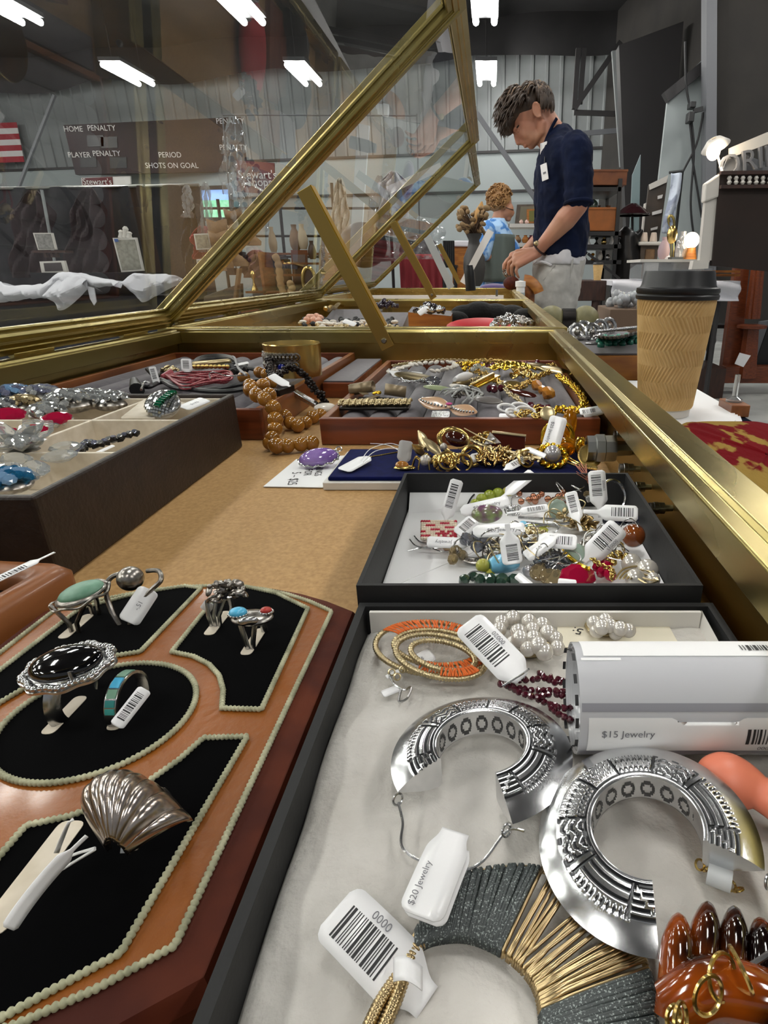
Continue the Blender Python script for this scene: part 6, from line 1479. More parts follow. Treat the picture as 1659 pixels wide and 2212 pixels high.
p, q = PZ(812, 632, .03), PZ(1000, 628, .03); MB().box(p.x, q.x, 2.05, 2.12, .0005, .030).build('strip', mat('grey_strip', '#777a80', .5), t, world=True, smooth=False); b = MB()
for k in range(60): b.ball(V((p.x + (q.x - p.x) * RN.random(), 2.06 + .05 * RN.random(), .032)), RN.uniform(.004, .009), 8, 6)
b.build('silver_studs', m_rhine, t, world=True)
t = T2('black_tray', 'long black tray in the far case below the silver studded band', 'tray', PZ(950, 640, .02)); p, q = PZ(818, 640, .03), PZ(1095, 640, .03); MB().box(p.x, min(q.x, .09), 1.99, 2.04, .0005, .036).build('tray_body', m_black, t, world=True, smooth=False, bevel=.002)
t = T2('white_card', 'white backing card along the rear of the far case', 'card', PZ(900, 618, .04)); MB().box(-.52, .05, 2.62, 2.64, .0005, .044).build('card', m_white, t, world=True, smooth=False)
t = T2('velvet_pouch', 'dark purple velvet pouch at the right of the far case', 'pouch', PZ(1065, 625, .03)); b = MB(); c = PZ(1067, 625, .034); b.ball(c, (.095, .07, .034), 24, 12); b.ball(c + V((.05, .02, -.002)), (.055, .05, .03), 18, 10); b.build('pouch_body', m_purple, t, world=True)
t = T2('black_post', 'short black bottle shaped post standing in the far case', 'post', PY(1017, 628, 2.2)); a = PY(1017, 628, 2.2); c_ = PY(1013, 573, 2.2); MB().tube([a, a.lerp(c_, .7), a.lerp(c_, .85), c_], [.018, .018, .015, .013], 14).build('post_body', m_black, t, world=True)
t = T2('silver_pin', 'small silver post pin beside the purple pouch', 'pin', PY(1073, 635, 2.1)); MB().tube([PY(1073, 640, 2.1), PY(1073, 626, 2.1)], .004, 8).build('pin_body', m_steel, t, world=True)
t = T2('sign_strip', 'white printed strip leaning up from the far case', 'sign', PY(1000, 612, 2.9)); a, c_ = PY(1000, 612, 2.9), PY(1060, 498, 2.9); MB().bar(a, c_, .03, .006, (0, 1, 0)).build('strip', m_white, t, world=True, smooth=False)
b = MB(); d = c_ - a
for k in range(14): b.bar(a + d * (.12 + .06 * k) - V((0, .0165, 0)), a + d * (.15 + .06 * k) - V((0, .0165, 0)), .001, .004)
# ================================================================ right side of the long table
CUPZ = -.0095
t = thing('folded_paper', 'folded white paper lying under the kraft coffee cup', 'paper', (.23, .68, CUPZ))
for k in range(3): MB().prism(smoothpoly([(.125, .552 + .01 * k), (.262 - .004 * k, .60), (.279 - .003 * k, .655), (.272, .840), (.125, .855)], .012), CUPZ + .0004 + .0016 * k, CUPZ + .0018 + .0016 * k).build('sheet', m_white, t, world=True, smooth=False)
m_kraft = mat('kraft_sleeve', '#d9b67c', .75, col2='#cfaa6e', scale=60)
m_cupw = mat('cup_board', '#d8d2c8', .5)
cb = PZ(1434, 893, CUPZ + .0055); cb.z = CUPZ + .0055
t = thing('coffee_cup', 'large kraft paper coffee cup with embossed zigzag sleeve and black lid', 'cup', cb)
Hc = .121; r0, r1 = .0262, .0378
MB().lathe([(r0 - .003, .002), (r0, 0), (r0 + .0003, .004), (r1, Hc), (r1 + .0018, Hc + .001), (r1 + .0018, Hc + .003), (r1 - .001, Hc + .003)], 64).build('cup_body', m_cupw, t)
b = MB(); n, m = 360, 150; vs = []
for j in range(m + 1):
 v = j / m; z = .0085 + (Hc - .0085 - .001) * v; r = r0 + (r1 - r0) * z / Hc + .0012
 tri = abs(((v * 3.4 + .12) % 1) - .5) * 2
 for i in range(n):
  a = 2 * math.pi * i / n; rid = math.sin(a * 54 + tri * 13); edge = min(1, v / .02, (1 - v) / .05)
  vs.append(((r + .0008 * rid * max(0, edge)) * math.cos(a), (r + .0008 * rid * max(0, edge)) * math.sin(a), z))
b.add(vs, [(j * n + i, j * n + (i + 1) % n, (j + 1) * n + (i + 1) % n, (j + 1) * n + i) for j in range(m) for i in range(n)])
b.build('kraft_sleeve', m_kraft, t, angle=180)
z = Hc
MB().lathe([(r1 - .002, z - .003), (r1 + .0030, z - .003), (r1 + .0036, z + .0005), (r1 + .0022, z + .0022), (r1 + .0034, z + .004), (r1 + .0030, z + .0075), (r1 - .0002, z + .0085), (r1 - .0012, z + .0105), (r1 - .0034, z + .0215), (r1 - .0042, z + .0235), (r1 - .0070, z + .0235), (r1 - .0085, z + .020), (.0001, z + .020)], 64).build('lid', m_black, t, angle=45)
t = thing('brocade_pouch', 'red velvet and gold brocade pouch beside the case rail', 'pouch', (.205, .46, CUPZ))
m_broc = mat('red_brocade', '#66060f', .9, col2='#8f7437', scale=42, lo=.50, hi=.54, detail=5, stretch=(1, .4, 1), bump=.5, bscale=160, spec=.1)
ol = smoothpoly([(.127, .30), (.281, .27), (.283, .50), (.262, .556), (.188, .555), (.160, .525)], .02, 5)
b = MB(); n = len(ol); c = V((.205, .42, 0)); lv = [(1.0, .0005), (1.012, .007), (1.0, .014), (.96, .0185), (.85, .0215), (.5, .0235), (.02, .024)]
vs = [(c.x + (x - c.x) * k, c.y + (y - c.y) * k, CUPZ + z + (.0016 * math.sin(x * 200) * math.sin(y * 170) if k < .97 else 0)) for k, z in lv for x, y in ol]
b.add(vs, [(r * n + i, r * n + (i + 1) % n, (r + 1) * n + (i + 1) % n, (r + 1) * n + i) for r in range(6) for i in range(n)] + [tuple(reversed(range(n)))])
b.build('pouch_body', m_broc, t, world=True, subs=1, angle=180)
t = thing('wood_block', 'brown wooden block with a glass stand at the right edge of the table', 'block', (.3, .64, -.01)); p = PZ(1640, 893, -.0095)
MB().box(.264, .2845, p.y - .02, p.y + .02, -.0095, .004).build('block_body', m_wood, t, world=True, bevel=.001); MB().lathe([(.009, 0), (.009, .003), (.003, .006), (.003, .03)], 18, MX.Translation((.2735, p.y, .004))).build('glass_stand', m_crystal, t, world=True)
t = thing('bracelet_tray', 'wooden tray with grey velvet pad left of the coffee cup', 'tray', (.2, 1.0, CUPZ)); MB().box(.1245, .272, .878, 1.22, CUPZ, .026).build('tray_body', m_oak, t, world=True, smooth=False, bevel=.001); MB().box(.1275, .269, .882, 1.215, .026, .029).build('velvet_pad', m_greyvelvet, t, world=True, smooth=False, bevel=.001)
GB = 'bracelets on the tray by the coffee cup'
t = thing('link_bracelet', 'silver open scroll link bracelet on the tray by the cup', 'bracelet', PZ(1280, 718, .03), group=GB)
for k, (x, y) in enumerate(((1247, 718), (1262, 712), (1280, 718), (1298, 708), (1316, 704))):
 o = MB().tube(arc((0, 0), .0135, 0, 360, 20)[:-1], .0036, 8, closed=True, M=MX.Translation(PZ(x, y, .042)) @ rotm(70, 10 * k - 10, 15)).build('link', m_silver, t, world=True); MB().ball(PZ(x, y, .042), .0055, 10, 7).build('link_ball', m_silverold, o, world=True)
MB().tube(spline(px_path([(1240, 728), (1270, 730), (1300, 722), (1330, 712)], .034), 6), .003, 6).build('rail', m_silver, t, world=True)
t = thing('turquoise_bracelet', 'dark filigree bracelet with hanging turquoise beads by the cup', 'bracelet', PZ(1330, 735, .03), group=GB)
MB().grid(lambda u, v: PZ(1292 + 90 * u, 728 + 6 * math.sin(u * 3.1) - 12 * u, .032 + .030 * v) + V((0, .002 * math.sin(u * 60), 0)), 60, 4).build('filigree_band', mat('dark_filigree', '#4b463f', .4, .9, bump=.8, bscale=400), t, world=True, solid=.004)
b2 = MB()
for k in range(22): MB().ball(PZ(1294 + 4.2 * k, 738 + 8 * math.sin(k * 1.7) - .3 * k, .032), RN.uniform(.0045, .0065), 12, 8).build('turquoise_bead', mat('teal_bead', '#2f7d68', .3, coat=.3) if 'teal_bead' not in bpy.data.materials else bpy.data.materials['teal_bead'], t, world=True)
for k in range(24): b2.ball(PZ(1292 + 3.8 * k, 716 - .4 * k, .055), .0028, 7, 5)
b2.build('silver_edge', m_silver, t, world=True)
t = thing('silver_bar', 'flat silver bar pin at the front of the bracelet tray', 'pin', PZ(1275, 742, .03)); MB().bar(PZ(1264, 742, .031), PZ(1292, 742, .031), .006, .003).build('bar', m_silver, t, world=True, bevel=.001)
t = thing('carved_stone', 'pair of yellow green carved stones with a dark collar past the case corner', 'ornament', PZ(1230, 685, .02))
m_jade = mat('pale_jade', '#8b8560', .5, col2='#6f6a48', scale=30); c = PZ(1228, 688, .03)
for dx in (-.042, .042): MB().ball(c + V((dx, 0, 0)), (.034, .03, .031), 16, 10).build('stone', m_jade, t, world=True)
MB().tube([c + V((-.016, 0, .0)), c + V((.016, 0, .0))], [.024, .024], 14).build('collar', m_darkmetal, t, world=True)
t = thing('paper_sheet', 'white sheet of paper beside the far cases', 'paper', PZ(1170, 660, .01)); MB().add([V((.124, 1.5, -.0088)), V((.235, 1.42, -.0088)), V((.25, 1.62, -.0088)), V((.15, 2.7, -.0088)), V((.124, 2.7, -.0088))], [(0, 1, 2, 3, 4)]).build('sheet', m_white, t, world=True, solid=.001, smooth=False)
t = thing('cardboard_box', 'brown cardboard box with bubble wrap on it behind the turquoise bracelet', 'box', PY(1345, 705, 1.5)); a, c_ = PY(1315, 712, 1.5), PY(1385, 668, 1.5); MB().box(a.x, c_.x + .05, 1.5, 1.68, -.0095, c_.z).build('box_body', mat('cardboard', '#6d5847', .8), t, world=True, smooth=False, bevel=.002)
b = MB()
for k in range(40): b.ball(V((RN.uniform(a.x + .02, c_.x + .02), RN.uniform(1.52, 1.62), c_.z + RN.uniform(.003, .03))), RN.uniform(.008, .014), 8, 6)
b.build('bubble_wrap', mat('bubble_wrap', '#cfd2d6', .15, trans=.5, coat=.5), t, world=True)
# ================================================================ people
def remesh(mb, name, m, parent, vox, it=6, disp=0.0, dsize=.05):
 o = mb.build(name, m, parent, world=True, angle=180)
 q = o.modifiers.new('remesh', 'REMESH'); q.mode = 'VOXEL'; q.voxel_size = vox; q.use_smooth_shade = True
 q = o.modifiers.new('smooth', 'SMOOTH'); q.factor = .5; q.iterations = it
 if disp:
  tx = bpy.data.textures.new(name + '_folds', 'CLOUDS'); tx.noise_scale = dsize; tx.noise_depth = 2
  q = o.modifiers.new('folds', 'DISPLACE'); q.texture = tx; q.strength = disp; q.mid_level = .5; q.texture_coords = 'LOCAL'
 return o
def cap(b, p, q, r0, r1, n=14, k=8):
 p, q = V(p), V(q); b.ball(p, r0, n, 8); b.ball(q, r1, n, 8); b.tube([p.lerp(q, i / k) for i in range(k + 1)], [r0 + (r1 - r0) * i / k for i in range(k + 1)], n)
def limb(b, pts, rr):
 for i in range(len(pts) - 1): cap(b, pts[i], pts[i + 1], rr[i], rr[i + 1])
def loft(b, secs, n=28, e=2.4):
 """secs: (centre, rx, ry) level super-ellipses, bottom to top"""
 vs = []
 for c, rx, ry in secs:
  for i in range(n):
   a = 2 * math.pi * i / n; ca, sa = math.cos(a), math.sin(a)
   vs.append((c.x + rx * math.copysign(abs(ca) ** (2 / e), ca), c.y + ry * math.copysign(abs(sa) ** (2 / e), sa), c.z))
 k = len(secs)
 b.add(vs, [(j * n + i, j * n + (i + 1) % n, (j + 1) * n + (i + 1) % n, (j + 1) * n + i) for j in range(k - 1) for i in range(n)] + [tuple(reversed(range(n))), tuple((k - 1) * n + i for i in range(n))])
m_skin = mat('skin', '#c08f74', .5, col2='#b98068', scale=9, sss=.1)
m_skinw = mat('skin_rosy', '#b98467', .5, col2='#a8735a', scale=9, sss=.1)
m_navyshirt = mat('navy_shirt', '#101a36', .9, col2='#0b1329', scale=14, bump=.25, bscale=40, dist=.006, spec=.2)
m_greytrous = mat('grey_trousers', '#b3b1ac', .9, col2='#a5a39e', scale=18, bump=.35, bscale=26, dist=.01)
m_tee = mat('white_tee', '#c9c8cb', .85, bump=.3, bscale=30, dist=.01)
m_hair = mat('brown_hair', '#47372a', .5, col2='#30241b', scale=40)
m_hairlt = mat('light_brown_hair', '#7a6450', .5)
m_browhair = mat('eyebrow_hair', '#2a1d15', .7)
YM = 3.26
def mm(x, y, dy=0.0): return PY(x, y, YM) + V((0, dy, 0))
base = mm(1205, 640); man = thing('person', 'young man in navy shirt and pale grey trousers looking down at his hands', 'person', (base.x, YM, FLOOR_Z))
def body_sections(rows):
 out = []
 for xf, xb, y, hw in rows:
  f, k = mm(xf, y), mm(xb, y); out.append((V(((f.x + k.x) / 2, YM, f.z)), abs(k.x - f.x) / 2, hw))
 return out
# ---- skin: one continuous body
b = MB()
hu, hf = V((-.64, 0, .77)), V((-.77, 0, -.64)); Hm = MX(((hf.x, 0, hu.x), (hf.y, 1, hu.y), (hf.z, 0, hu.z))).to_4x4()
hc = mm(1139, 240)
b.ball(hc, (.095, .073, .090), 30, 18, T=Hm)
b.ball(mm(1137, 272), (.062, .062, .080), 24, 14, T=Hm)
b.ball(mm(1148, 292), (.050, .054, .050), 22, 12, T=Hm)
for s in (-1, 1):
 b.ball(mm(1136, 288, s * .034), (.030, .024, .034), 16, 10, T=Hm)
 limb(b, [mm(1168, 272, s * .056), mm(1168, 290, s * .050), mm(1151, 309, s * .016)], [.020, .019, .017])
 b.ball(mm(1112, 282, s * .026), (.012, .024, .010), 14, 8, T=Hm)
b.ball(mm(1148, 312), .021, 16, 10); b.ball(mm(1142, 309), (.016, .026, .010), 14, 8, T=Hm)
b.ball(mm(1131.5, 308.5), (.014, .022, .0085), 14, 8, T=Hm); b.ball(mm(1136.5, 314.5), (.014, .020, .008), 14, 8, T=Hm)
limb(b, [mm(1113, 288), mm(1115.5, 299), mm(1120, 307.5)], [.009, .0105, .0135]); b.ball(mm(1126, 307), .013, 10, 8)
for s in (-1, 1): b.ball(mm(1128, 304, s * .011), .0085, 10, 8)
limb(b, [mm(1160, 262), mm(1178, 288), mm(1205, 322)], [.060, .058, .068])
limb(b, [mm(1172, 246), mm(1192, 278), mm(1215, 310)], [.050, .050, .060])
tors = body_sections([(1172, 1238, 640, .13), (1164, 1250, 580, .145), (1164, 1256, 520, .145), (1160, 1262, 440, .165), (1163, 1260, 380, .18), (1172, 1256, 335, .17), (1186, 1240, 312, .09)]); loft(b, tors)
SL, EL, WL = mm(1236, 340, -.185), mm(1236, 452, -.225), mm(1158, 543, -.13)
SR, ER, WR = mm(1226, 335, .185), mm(1215, 468, .215), mm(1140, 540, .05)
limb(b, [SL, SL.lerp(EL, .5), EL], [.056, .053, .044]); limb(b, [EL, EL.lerp(WL, .3), EL.lerp(WL, .7), WL], [.045, .050, .036, .029])
limb(b, [SR, SR.lerp(ER, .5), ER], [.056, .053, .044]); limb(b, [ER, ER.lerp(WR, .3), ER.lerp(WR, .7), WR], [.045, .048, .034, .028])
def hand(palm, fingers):
 for p, q, r in palm: cap(b, p, q, r, r * .95, 12, 5)
 for pts, r in fingers: limb(b, pts, [r, r * .98, r * .9, r * .74][:len(pts)])
W_ = WL
kn = [mm(1116, 548, -.105), mm(1113, 556, -.125), mm(1113, 564, -.143), mm(1117, 572, -.158)]
hand([(W_, kn[0], .020), (W_, kn[1], .021), (W_, kn[2], .021), (W_ + V((.004, -.012, -.012)), kn[3], .019), (W_.lerp(kn[0], .4), kn[0].lerp(kn[3], .4), .020)],
  [([kn[0], mm(1100, 557, -.10), mm(1091, 570, -.085), mm(1090, 580, -.075)], .0098),
  ([kn[1], mm(1098, 568, -.125), mm(1096, 584, -.112), mm(1099, 592, -.10)], .0100),
  ([kn[2], mm(1103, 576, -.148), mm(1104, 590, -.138), mm(1107, 597, -.125)], .0096),
  ([kn[3], mm(1112, 585, -.165), mm(1115, 594, -.158), mm(1118, 599, -.148)], .0086),
  ([W_.lerp(kn[0], .35) + V((0, .012, -.004)), mm(1128, 562, -.085), mm(1108, 575, -.062), mm(1096, 583, -.058)], .0105)])
W_ = WR; kf = [mm(1107, 552, .0), mm(1104, 560, .012), mm(1106, 568, .024), mm(1111, 575, .036)]
hand([(W_, kf[0], .020), (W_, kf[1], .021), (W_, kf[2], .020), (W_, kf[3], .018)],
  [([kf[0], mm(1095, 562, -.022), mm(1088, 572, -.036), mm(1087, 580, -.046)], .0098), ([kf[1], mm(1091, 572, -.010), mm(1088, 583, -.026), mm(1092, 590, -.036)], .0100),
  ([kf[2], mm(1094, 580, .010), mm(1093, 591, -.004), mm(1097, 597, -.014)], .0096), ([kf[3], mm(1101, 586, .030), mm(1101, 595, .018), mm(1105, 600, .010)], .0086),
  ([W_.lerp(kf[0], .4) + V((0, -.014, .004)), mm(1112, 549, -.03), mm(1098, 560, -.05), mm(1091, 569, -.06)], .0105)])
hipL, hipR = mm(1205, 585, -.09), mm(1205, 585, .09); ft = FLOOR_Z
for hp, s in ((hipL, -1), (hipR, 1)):
 kn_ = V((hp.x - .02, hp.y + s * .02, ft + .47)); an = V((hp.x + .02, hp.y + s * .02, ft + .08)); limb(b, [hp, kn_, an], [.072, .056, .040]); limb(b, [an + V((.02, 0, -.03)), V((hp.x - .12, an.y, ft + .035))], [.04, .032])
for s in (-1, 1):
 E0 = mm(1158, 247, s * .083); T = Hm @ rotm(0, -12, s * -14); b.ball(E0, (.019, .008, .031), 18, 12, T=T)
 b.tube([E0 + T @ V((.018 * math.cos(R(a)), s * .006, .030 * math.sin(R(a)))) for a in range(-110, 200, 18)], .0052, 8)
body = remesh(b, 'body', m_skin, man, .0042, 5)
# ---- face details
for s in (-1, 1):
 MB().tube(spline([mm(1112, 287, s * .016), mm(1113, 283, s * .034), mm(1120, 276, s * .050)], 5), [.0022 + .0020 * math.sin(math.pi * (i + 1) / 12) for i in range(11)], 8).build('eyebrow', m_browhair, man, world=True)
 e = mm(1122, 284, s * .033); o = MB().ball(e, .0105, 14, 10).build('eye', mat('eye_white', '#cfc6bd', .3) if 'eye_white' not in bpy.data.materials else bpy.data.materials['eye_white'], man, world=True)
 MB().ball(e + hf * .0065 + V((0, s * .002, 0)), .0058, 10, 8).build('iris', m_browhair, o, world=True); MB().ball(e + hu * .0015 + hf * .0008, (.0122, .0125, .0105), 14, 10, T=Hm).build('eyelid', m_skin, o, world=True)
MB().tube(spline([mm(1134, 311, -.021), mm(1134.5, 310.2, -.010), mm(1134, 309.6, 0), mm(1134.5, 310.2, .010), mm(1134, 311, .021)], 5), .0019, 6).build('lips', mat('lip', '#9c5f52', .5), man, world=True)
# ---- hair: cap and many locks swept forward
b = MB(); b.ball(mm(1139, 229), (.102, .078, .083), 28, 16, T=Hm); b.ball(mm(1160, 216), (.052, .068, .056), 20, 12); b.ball(mm(1110, 240), (.055, .074, .062), 20, 12); b.ball(mm(1098, 266), (.035, .062, .052), 18, 10); b.ball(mm(1168, 230), (.036, .062, .044), 18, 10)
hair = remesh(b, 'hair', m_hair, man, .006, 4)
rr = random.Random(8); dk, lt = MB(), MB()
for k in range(900):
 th = rr.uniform(-2.3, 1.5); ph = rr.uniform(-1.35, 1.35)         # around the crown: th fore-aft, ph side
 d = (hu * math.cos(th) + hf * math.sin(th)) * math.cos(ph) + V((0, math.sin(ph), 0))
 p = mm(1137, 232) + V((d.x * .098, d.y * .082, d.z * .098))
 if d.dot(hf) < -.2: p = mm(1157, 220) + V((d.x * .072, d.y * .078, d.z * .078))
 if d.dot(hf) < -.75 and d.z < -.35: continue
 if abs(ph) > .8 and d.dot(hf) > .2 and d.dot(hu) < .2: continue
 fl = (hf * .9 + V((0, math.sin(ph) * .5, 0)) + V((rr.uniform(-.3, .3), rr.uniform(-.3, .3), rr.uniform(-.3, .3)))); L = rr.uniform(.035, .075)
 if th < -.5: fl = (hf * .1 + V((.15, math.sin(ph) * .4, -.75))) * .8
 pts = [p, p + fl * L * .35 + d * .012, p + fl * L * .7 + d * .012 - V((0, 0, .006)), p + fl * L + d * .004 - V((0, 0, .016))]
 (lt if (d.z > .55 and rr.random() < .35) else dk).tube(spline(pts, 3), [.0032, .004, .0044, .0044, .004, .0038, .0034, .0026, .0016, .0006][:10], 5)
for k in range(150):       # fringe over the forehead
 y = rr.uniform(-.065, .065); p = mm(rr.uniform(1088, 1112), rr.uniform(232, 262), y); q = mm(rr.uniform(1080, 1102), rr.uniform(282, 294), y * .9 + rr.uniform(-.01, .01))
 dk.tube(spline([p, p.lerp(q, .5) + V((-.012, 0, .004)), q], 4), [.003, .004, .0042, .004, .0036, .0032, .0026, .0018, .0006], 5)
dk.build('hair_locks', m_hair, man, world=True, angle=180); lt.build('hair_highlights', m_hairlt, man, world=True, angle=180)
# ---- clothing
b = MB(); loft(b, body_sections([(1170, 1262, 558, .172), (1153, 1266, 545, .174), (1153, 1269, 520, .174), (1154, 1270, 480, .172), (1154, 1270, 430, .185), (1155, 1270, 385, .200), (1160, 1268, 345, .205), (1168, 1262, 318, .185), (1178, 1246, 300, .120), (1186, 1226, 284, .078)]))
b.ball(mm(1210, 292), (.062, .085, .045), 20, 12)
for S, E in ((SL, EL), (SR, ER)):
 limb(b, [S + V((-.005, 0, .0)), S.lerp(E, .45), S.lerp(E, .86)], [.076, .070, .064]); b.tube([S.lerp(E, .8), S.lerp(E, .9), S.lerp(E, .99)], [.068, .066, .064], 16)
shirt = remesh(b, 'shirt', m_navyshirt, man, .0065, 4, .020, .055)
MB().tube(spline([mm(1200, 262, -.06), mm(1186, 288, -.062), mm(1174, 318, -.05), mm(1168, 350, -.03)], 8), [.009] * 25, 8, flat=.5).build('collar', m_navyshirt, shirt, world=True)
MB().tube(spline([mm(1172, 318, -.044), mm(1168, 350, -.026), mm(1158, 400, -.022), mm(1156, 470, -.02)], 8), .0055, 6).build('placket', m_navyshirt, shirt, world=True)
for S, E in ((SL, EL), (SR, ER)):
 d = (E - S).normalized(); c = S.lerp(E, .975); MB().tube([c + (d.orthogonal().normalized() * math.cos(a) + d.cross(d.orthogonal().normalized()) * math.sin(a)) * .062 for a in [2 * math.pi * i / 22 for i in range(22)]], .009, 8, closed=True).build('rolled_cuff', m_navyshirt, shirt, world=True)
b = MB(); loft(b, body_sections([(1150, 1263, 572, .183), (1152, 1264, 560, .182), (1156, 1262, 545, .176), (1164, 1258, 530, .16), (1162, 1258, 470, .15), (1166, 1250, 400, .12), (1176, 1236, 330, .08), (1178, 1226, 305, .055)]), 28, 2.0); tee = remesh(b, 'undershirt', m_tee, man, .0065, 3, .012, .05)
b = MB(); b.grid(lambda u, v: mm(1165 + 11 * u, 357 - 40 * v, -.075 - .055 * u), 3, 6); b.build('tee_neck', m_white, tee, world=True, solid=.004)
b = MB(); loft(b, body_sections([(1150, 1245, 650, .165), (1149, 1255, 610, .172), (1151, 1262, 580, .172), (1158, 1261, 556, .165)]))
for hp, s in ((hipL, -1), (hipR, 1)): limb(b, [hp + V((-.005, 0, -.05)), V((hp.x - .025, hp.y + s * .02, ft + .47)), V((hp.x + .015, hp.y + s * .02, ft + .10))], [.112, .088, .075])
tr = remesh(b, 'trousers', m_greytrous, man, .008, 5, .022, .07)
MB().tube(spline([mm(1228, 560, -.178), mm(1222, 600, -.182), mm(1216, 650, -.18)], 8), .0035, 6).build('side_seam', m_greytrous, tr, world=True)
MB().tube(spline([mm(1190, 572, -.178), mm(1180, 590, -.176), mm(1168, 604, -.165)], 6), .004, 6).build('pocket_seam', m_greytrous, tr, world=True)
MB().tube(spline([mm(1150, 572, -.12), mm(1165, 566, -.15), mm(1185, 574, -.165)], 6), .006, 6).build('pocket_edge', m_tee, tr, world=True)
wd = (WL - EL).normalized(); wc = WL - wd * .012; a_ = wd.orthogonal().normalized(); c_ = wd.cross(a_)
wt = MB().tube([wc + (a_ * math.cos(a) + c_ * math.sin(a)) * .0325 for a in [2 * math.pi * i / 24 for i in range(24)]], .011, 8, closed=True, flat=.4).build('watch_strap', mat('watch_leather', '#2a1614', .5), man, world=True)
MB().ball(wc + V((-.016, -.020, .021)), (.015, .010, .014), 16, 10).build('watch_case', m_goldpale, wt, world=True)
MB().box(-.018, .018, -.0015, .0015, -.034, .034, MX.Translation(mm(1170, 383, -.165)) @ rotm(0, -12, -42)).build('badge', m_white, man, world=True, smooth=False)
MB().box(-.008, .008, -.0005, .0005, -.004, .004, MX.Translation(mm(1170, 385, -.1685)) @ rotm(0, -12, -42)).build('badge_print', m_inkgrey, man, world=True, smooth=False)
MB().tube(spline([mm(1176, 318, -.11), mm(1172, 345, -.135), mm(1170, 368, -.16)], 5), .0025, 5).build('lanyard', m_black, man, world=True)
t = thing('chain_bracelet', 'dark and silver bracelet held between the young man\'s fingers', 'bracelet', mm(1100, 590, -.05))
for k in range(6): MB().tube(arc((0, 0), .013, 0, 360, 14)[:-1], .004, 6, closed=True, M=MX.Translation(mm(1091 + 3.5 * k, 588 + 5 * math.sin(k), -.055 - .01 * k)) @ rotm(50 + 40 * (k % 2), 30 * k, 0)).build('link', m_silverold, t, world=True)
# ---- woman behind
YWm = 5.6
def ww(x, y, dy=0.0): return PY(x, y, YWm) + V((0, dy, 0))
wb_ = ww(1085, 560); wo_ = thing('person', 'woman with curly blond hair in a blue top and grey apron, head bent', 'person', (wb_.x, YWm, FLOOR_Z))
b = MB(); b.ball(ww(1084, 436), (.082, .075, .095), 24, 14); b.ball(ww(1096, 455), (.052, .055, .065), 20, 12, T=rotm(0, 25, 0)); b.ball(ww(1104, 463), (.024, .03, .022), 14, 8); limb(b, [ww(1104, 452), ww(1109, 459)], [.010, .013]); b.ball(ww(1098, 472), .026, 14, 8)
limb(b, [ww(1083, 452), ww(1074, 485)], [.055, .062])
def wsec(rows): 
 out = []
 for xl, xr, y, hw in rows: f, k = ww(xl, y), ww(xr, y); out.append((V(((f.x + k.x) / 2, YWm, f.z)), abs(k.x - f.x) / 2, hw))
 return out
loft(b, wsec([(1040, 1110, 620, .17), (1042, 1108, 560, .17), (1044, 1100, 520, .18), (1046, 1095, 488, .17), (1060, 1086, 474, .08)]))
wS, wE, wW = ww(1052, 500, -.19), ww(1046, 552, -.2), ww(1078, 560, -.14); wS2, wE2, wW2 = ww(1086, 500, .17), ww(1112, 540, .16), ww(1096, 566, .0)
limb(b, [wS, wE, wW], [.055, .043, .03]); limb(b, [wS2, wE2, wW2], [.052, .042, .03])
for W0, dx in ((wW, .035), (wW2, -.025)):
 for k in range(4): limb(b, [W0, W0 + V((dx, (k - 1.5) * .02, -.012)), W0 + V((dx * 1.9, (k - 1.5) * .021, -.035)), W0 + V((dx * 2.2, (k - 1.5) * .02, -.055))], [.016, .011, .009, .007])
 limb(b, [W0, W0 + V((dx * .6, .045 if dx < 0 else -.04, -.02)), W0 + V((dx * 1.4, .035 if dx < 0 else -.03, -.045))], [.014, .011, .008])
for s in (-1, 1): limb(b, [V((wb_.x, YWm + s * .09, .02)), V((wb_.x, YWm + s * .1, FLOOR_Z + .45)), V((wb_.x, YWm + s * .1, FLOOR_Z + .06)), V((wb_.x + .13, YWm + s * .1, FLOOR_Z + .035))], [.09, .06, .04, .035])
remesh(b, 'body', m_skinw, wo_, .007, 4)
b = MB(); rr = random.Random(12); hb = []
for k in range(330):
 th = rr.uniform(0, 6.283); cz = rr.uniform(-.75, 1); d = V((math.sqrt(1 - cz * cz) * math.cos(th), math.sqrt(1 - cz * cz) * math.sin(th), cz))
 if d.x > .45 and d.z < .25: continue
 p = ww(1079, 430) + V((d.x * .105, d.y * .10, d.z * .105)); b.tube(arc((0, 0), rr.uniform(.010, .018), 0, 300, 9), rr.uniform(.004, .006), 5, M=MX.Translation(p) @ rotm(rr.uniform(0, 180), rr.uniform(0, 180), rr.uniform(0, 180)))
b.ball(ww(1078, 432), (.104, .094, .100), 20, 12)
b.build('hair', mat('curly_blond_hair', '#a9804e', .6, col2='#8a6338', scale=30), wo_, world=True, angle=180)
MB().tube(spline([ww(1083, 447, -.07), ww(1098, 452, -.066), ww(1108, 454, -.03), ww(1109, 454, .02)], 5), .003, 5).build('glasses', m_darkmetal, wo_, world=True)
b = MB(); loft(b, wsec([(1036, 1114, 690, .2), (1038, 1112, 600, .185), (1039, 1110, 555, .19), (1042, 1104, 515, .2), (1044, 1098, 490, .19), (1056, 1090, 472, .1)])); limb(b, [wS, wS.lerp(wE, .9)], [.075, .066]); limb(b, [wS2, wS2.lerp(wE2, .95)], [.072, .062])
m_bluetop = mat('blue_print_top', '#4a86cf', .8, col2='#a9cdf2', scale=11, lo=.48, hi=.54, bump=.2, bscale=30, dist=.01)
remesh(b, 'blouse', m_bluetop, wo_, .009, 4, .02, .07)
ac = ww(1074, 500)
def apron(u, v):
 a = R(188 + 165 * u); g = ww(1074, 508 + 100 * v); return V((ac.x + (.150 + .012 * v) * math.cos(a), YWm + (.212 + .01 * math.sin(u * 22)) * math.sin(a), g.z))
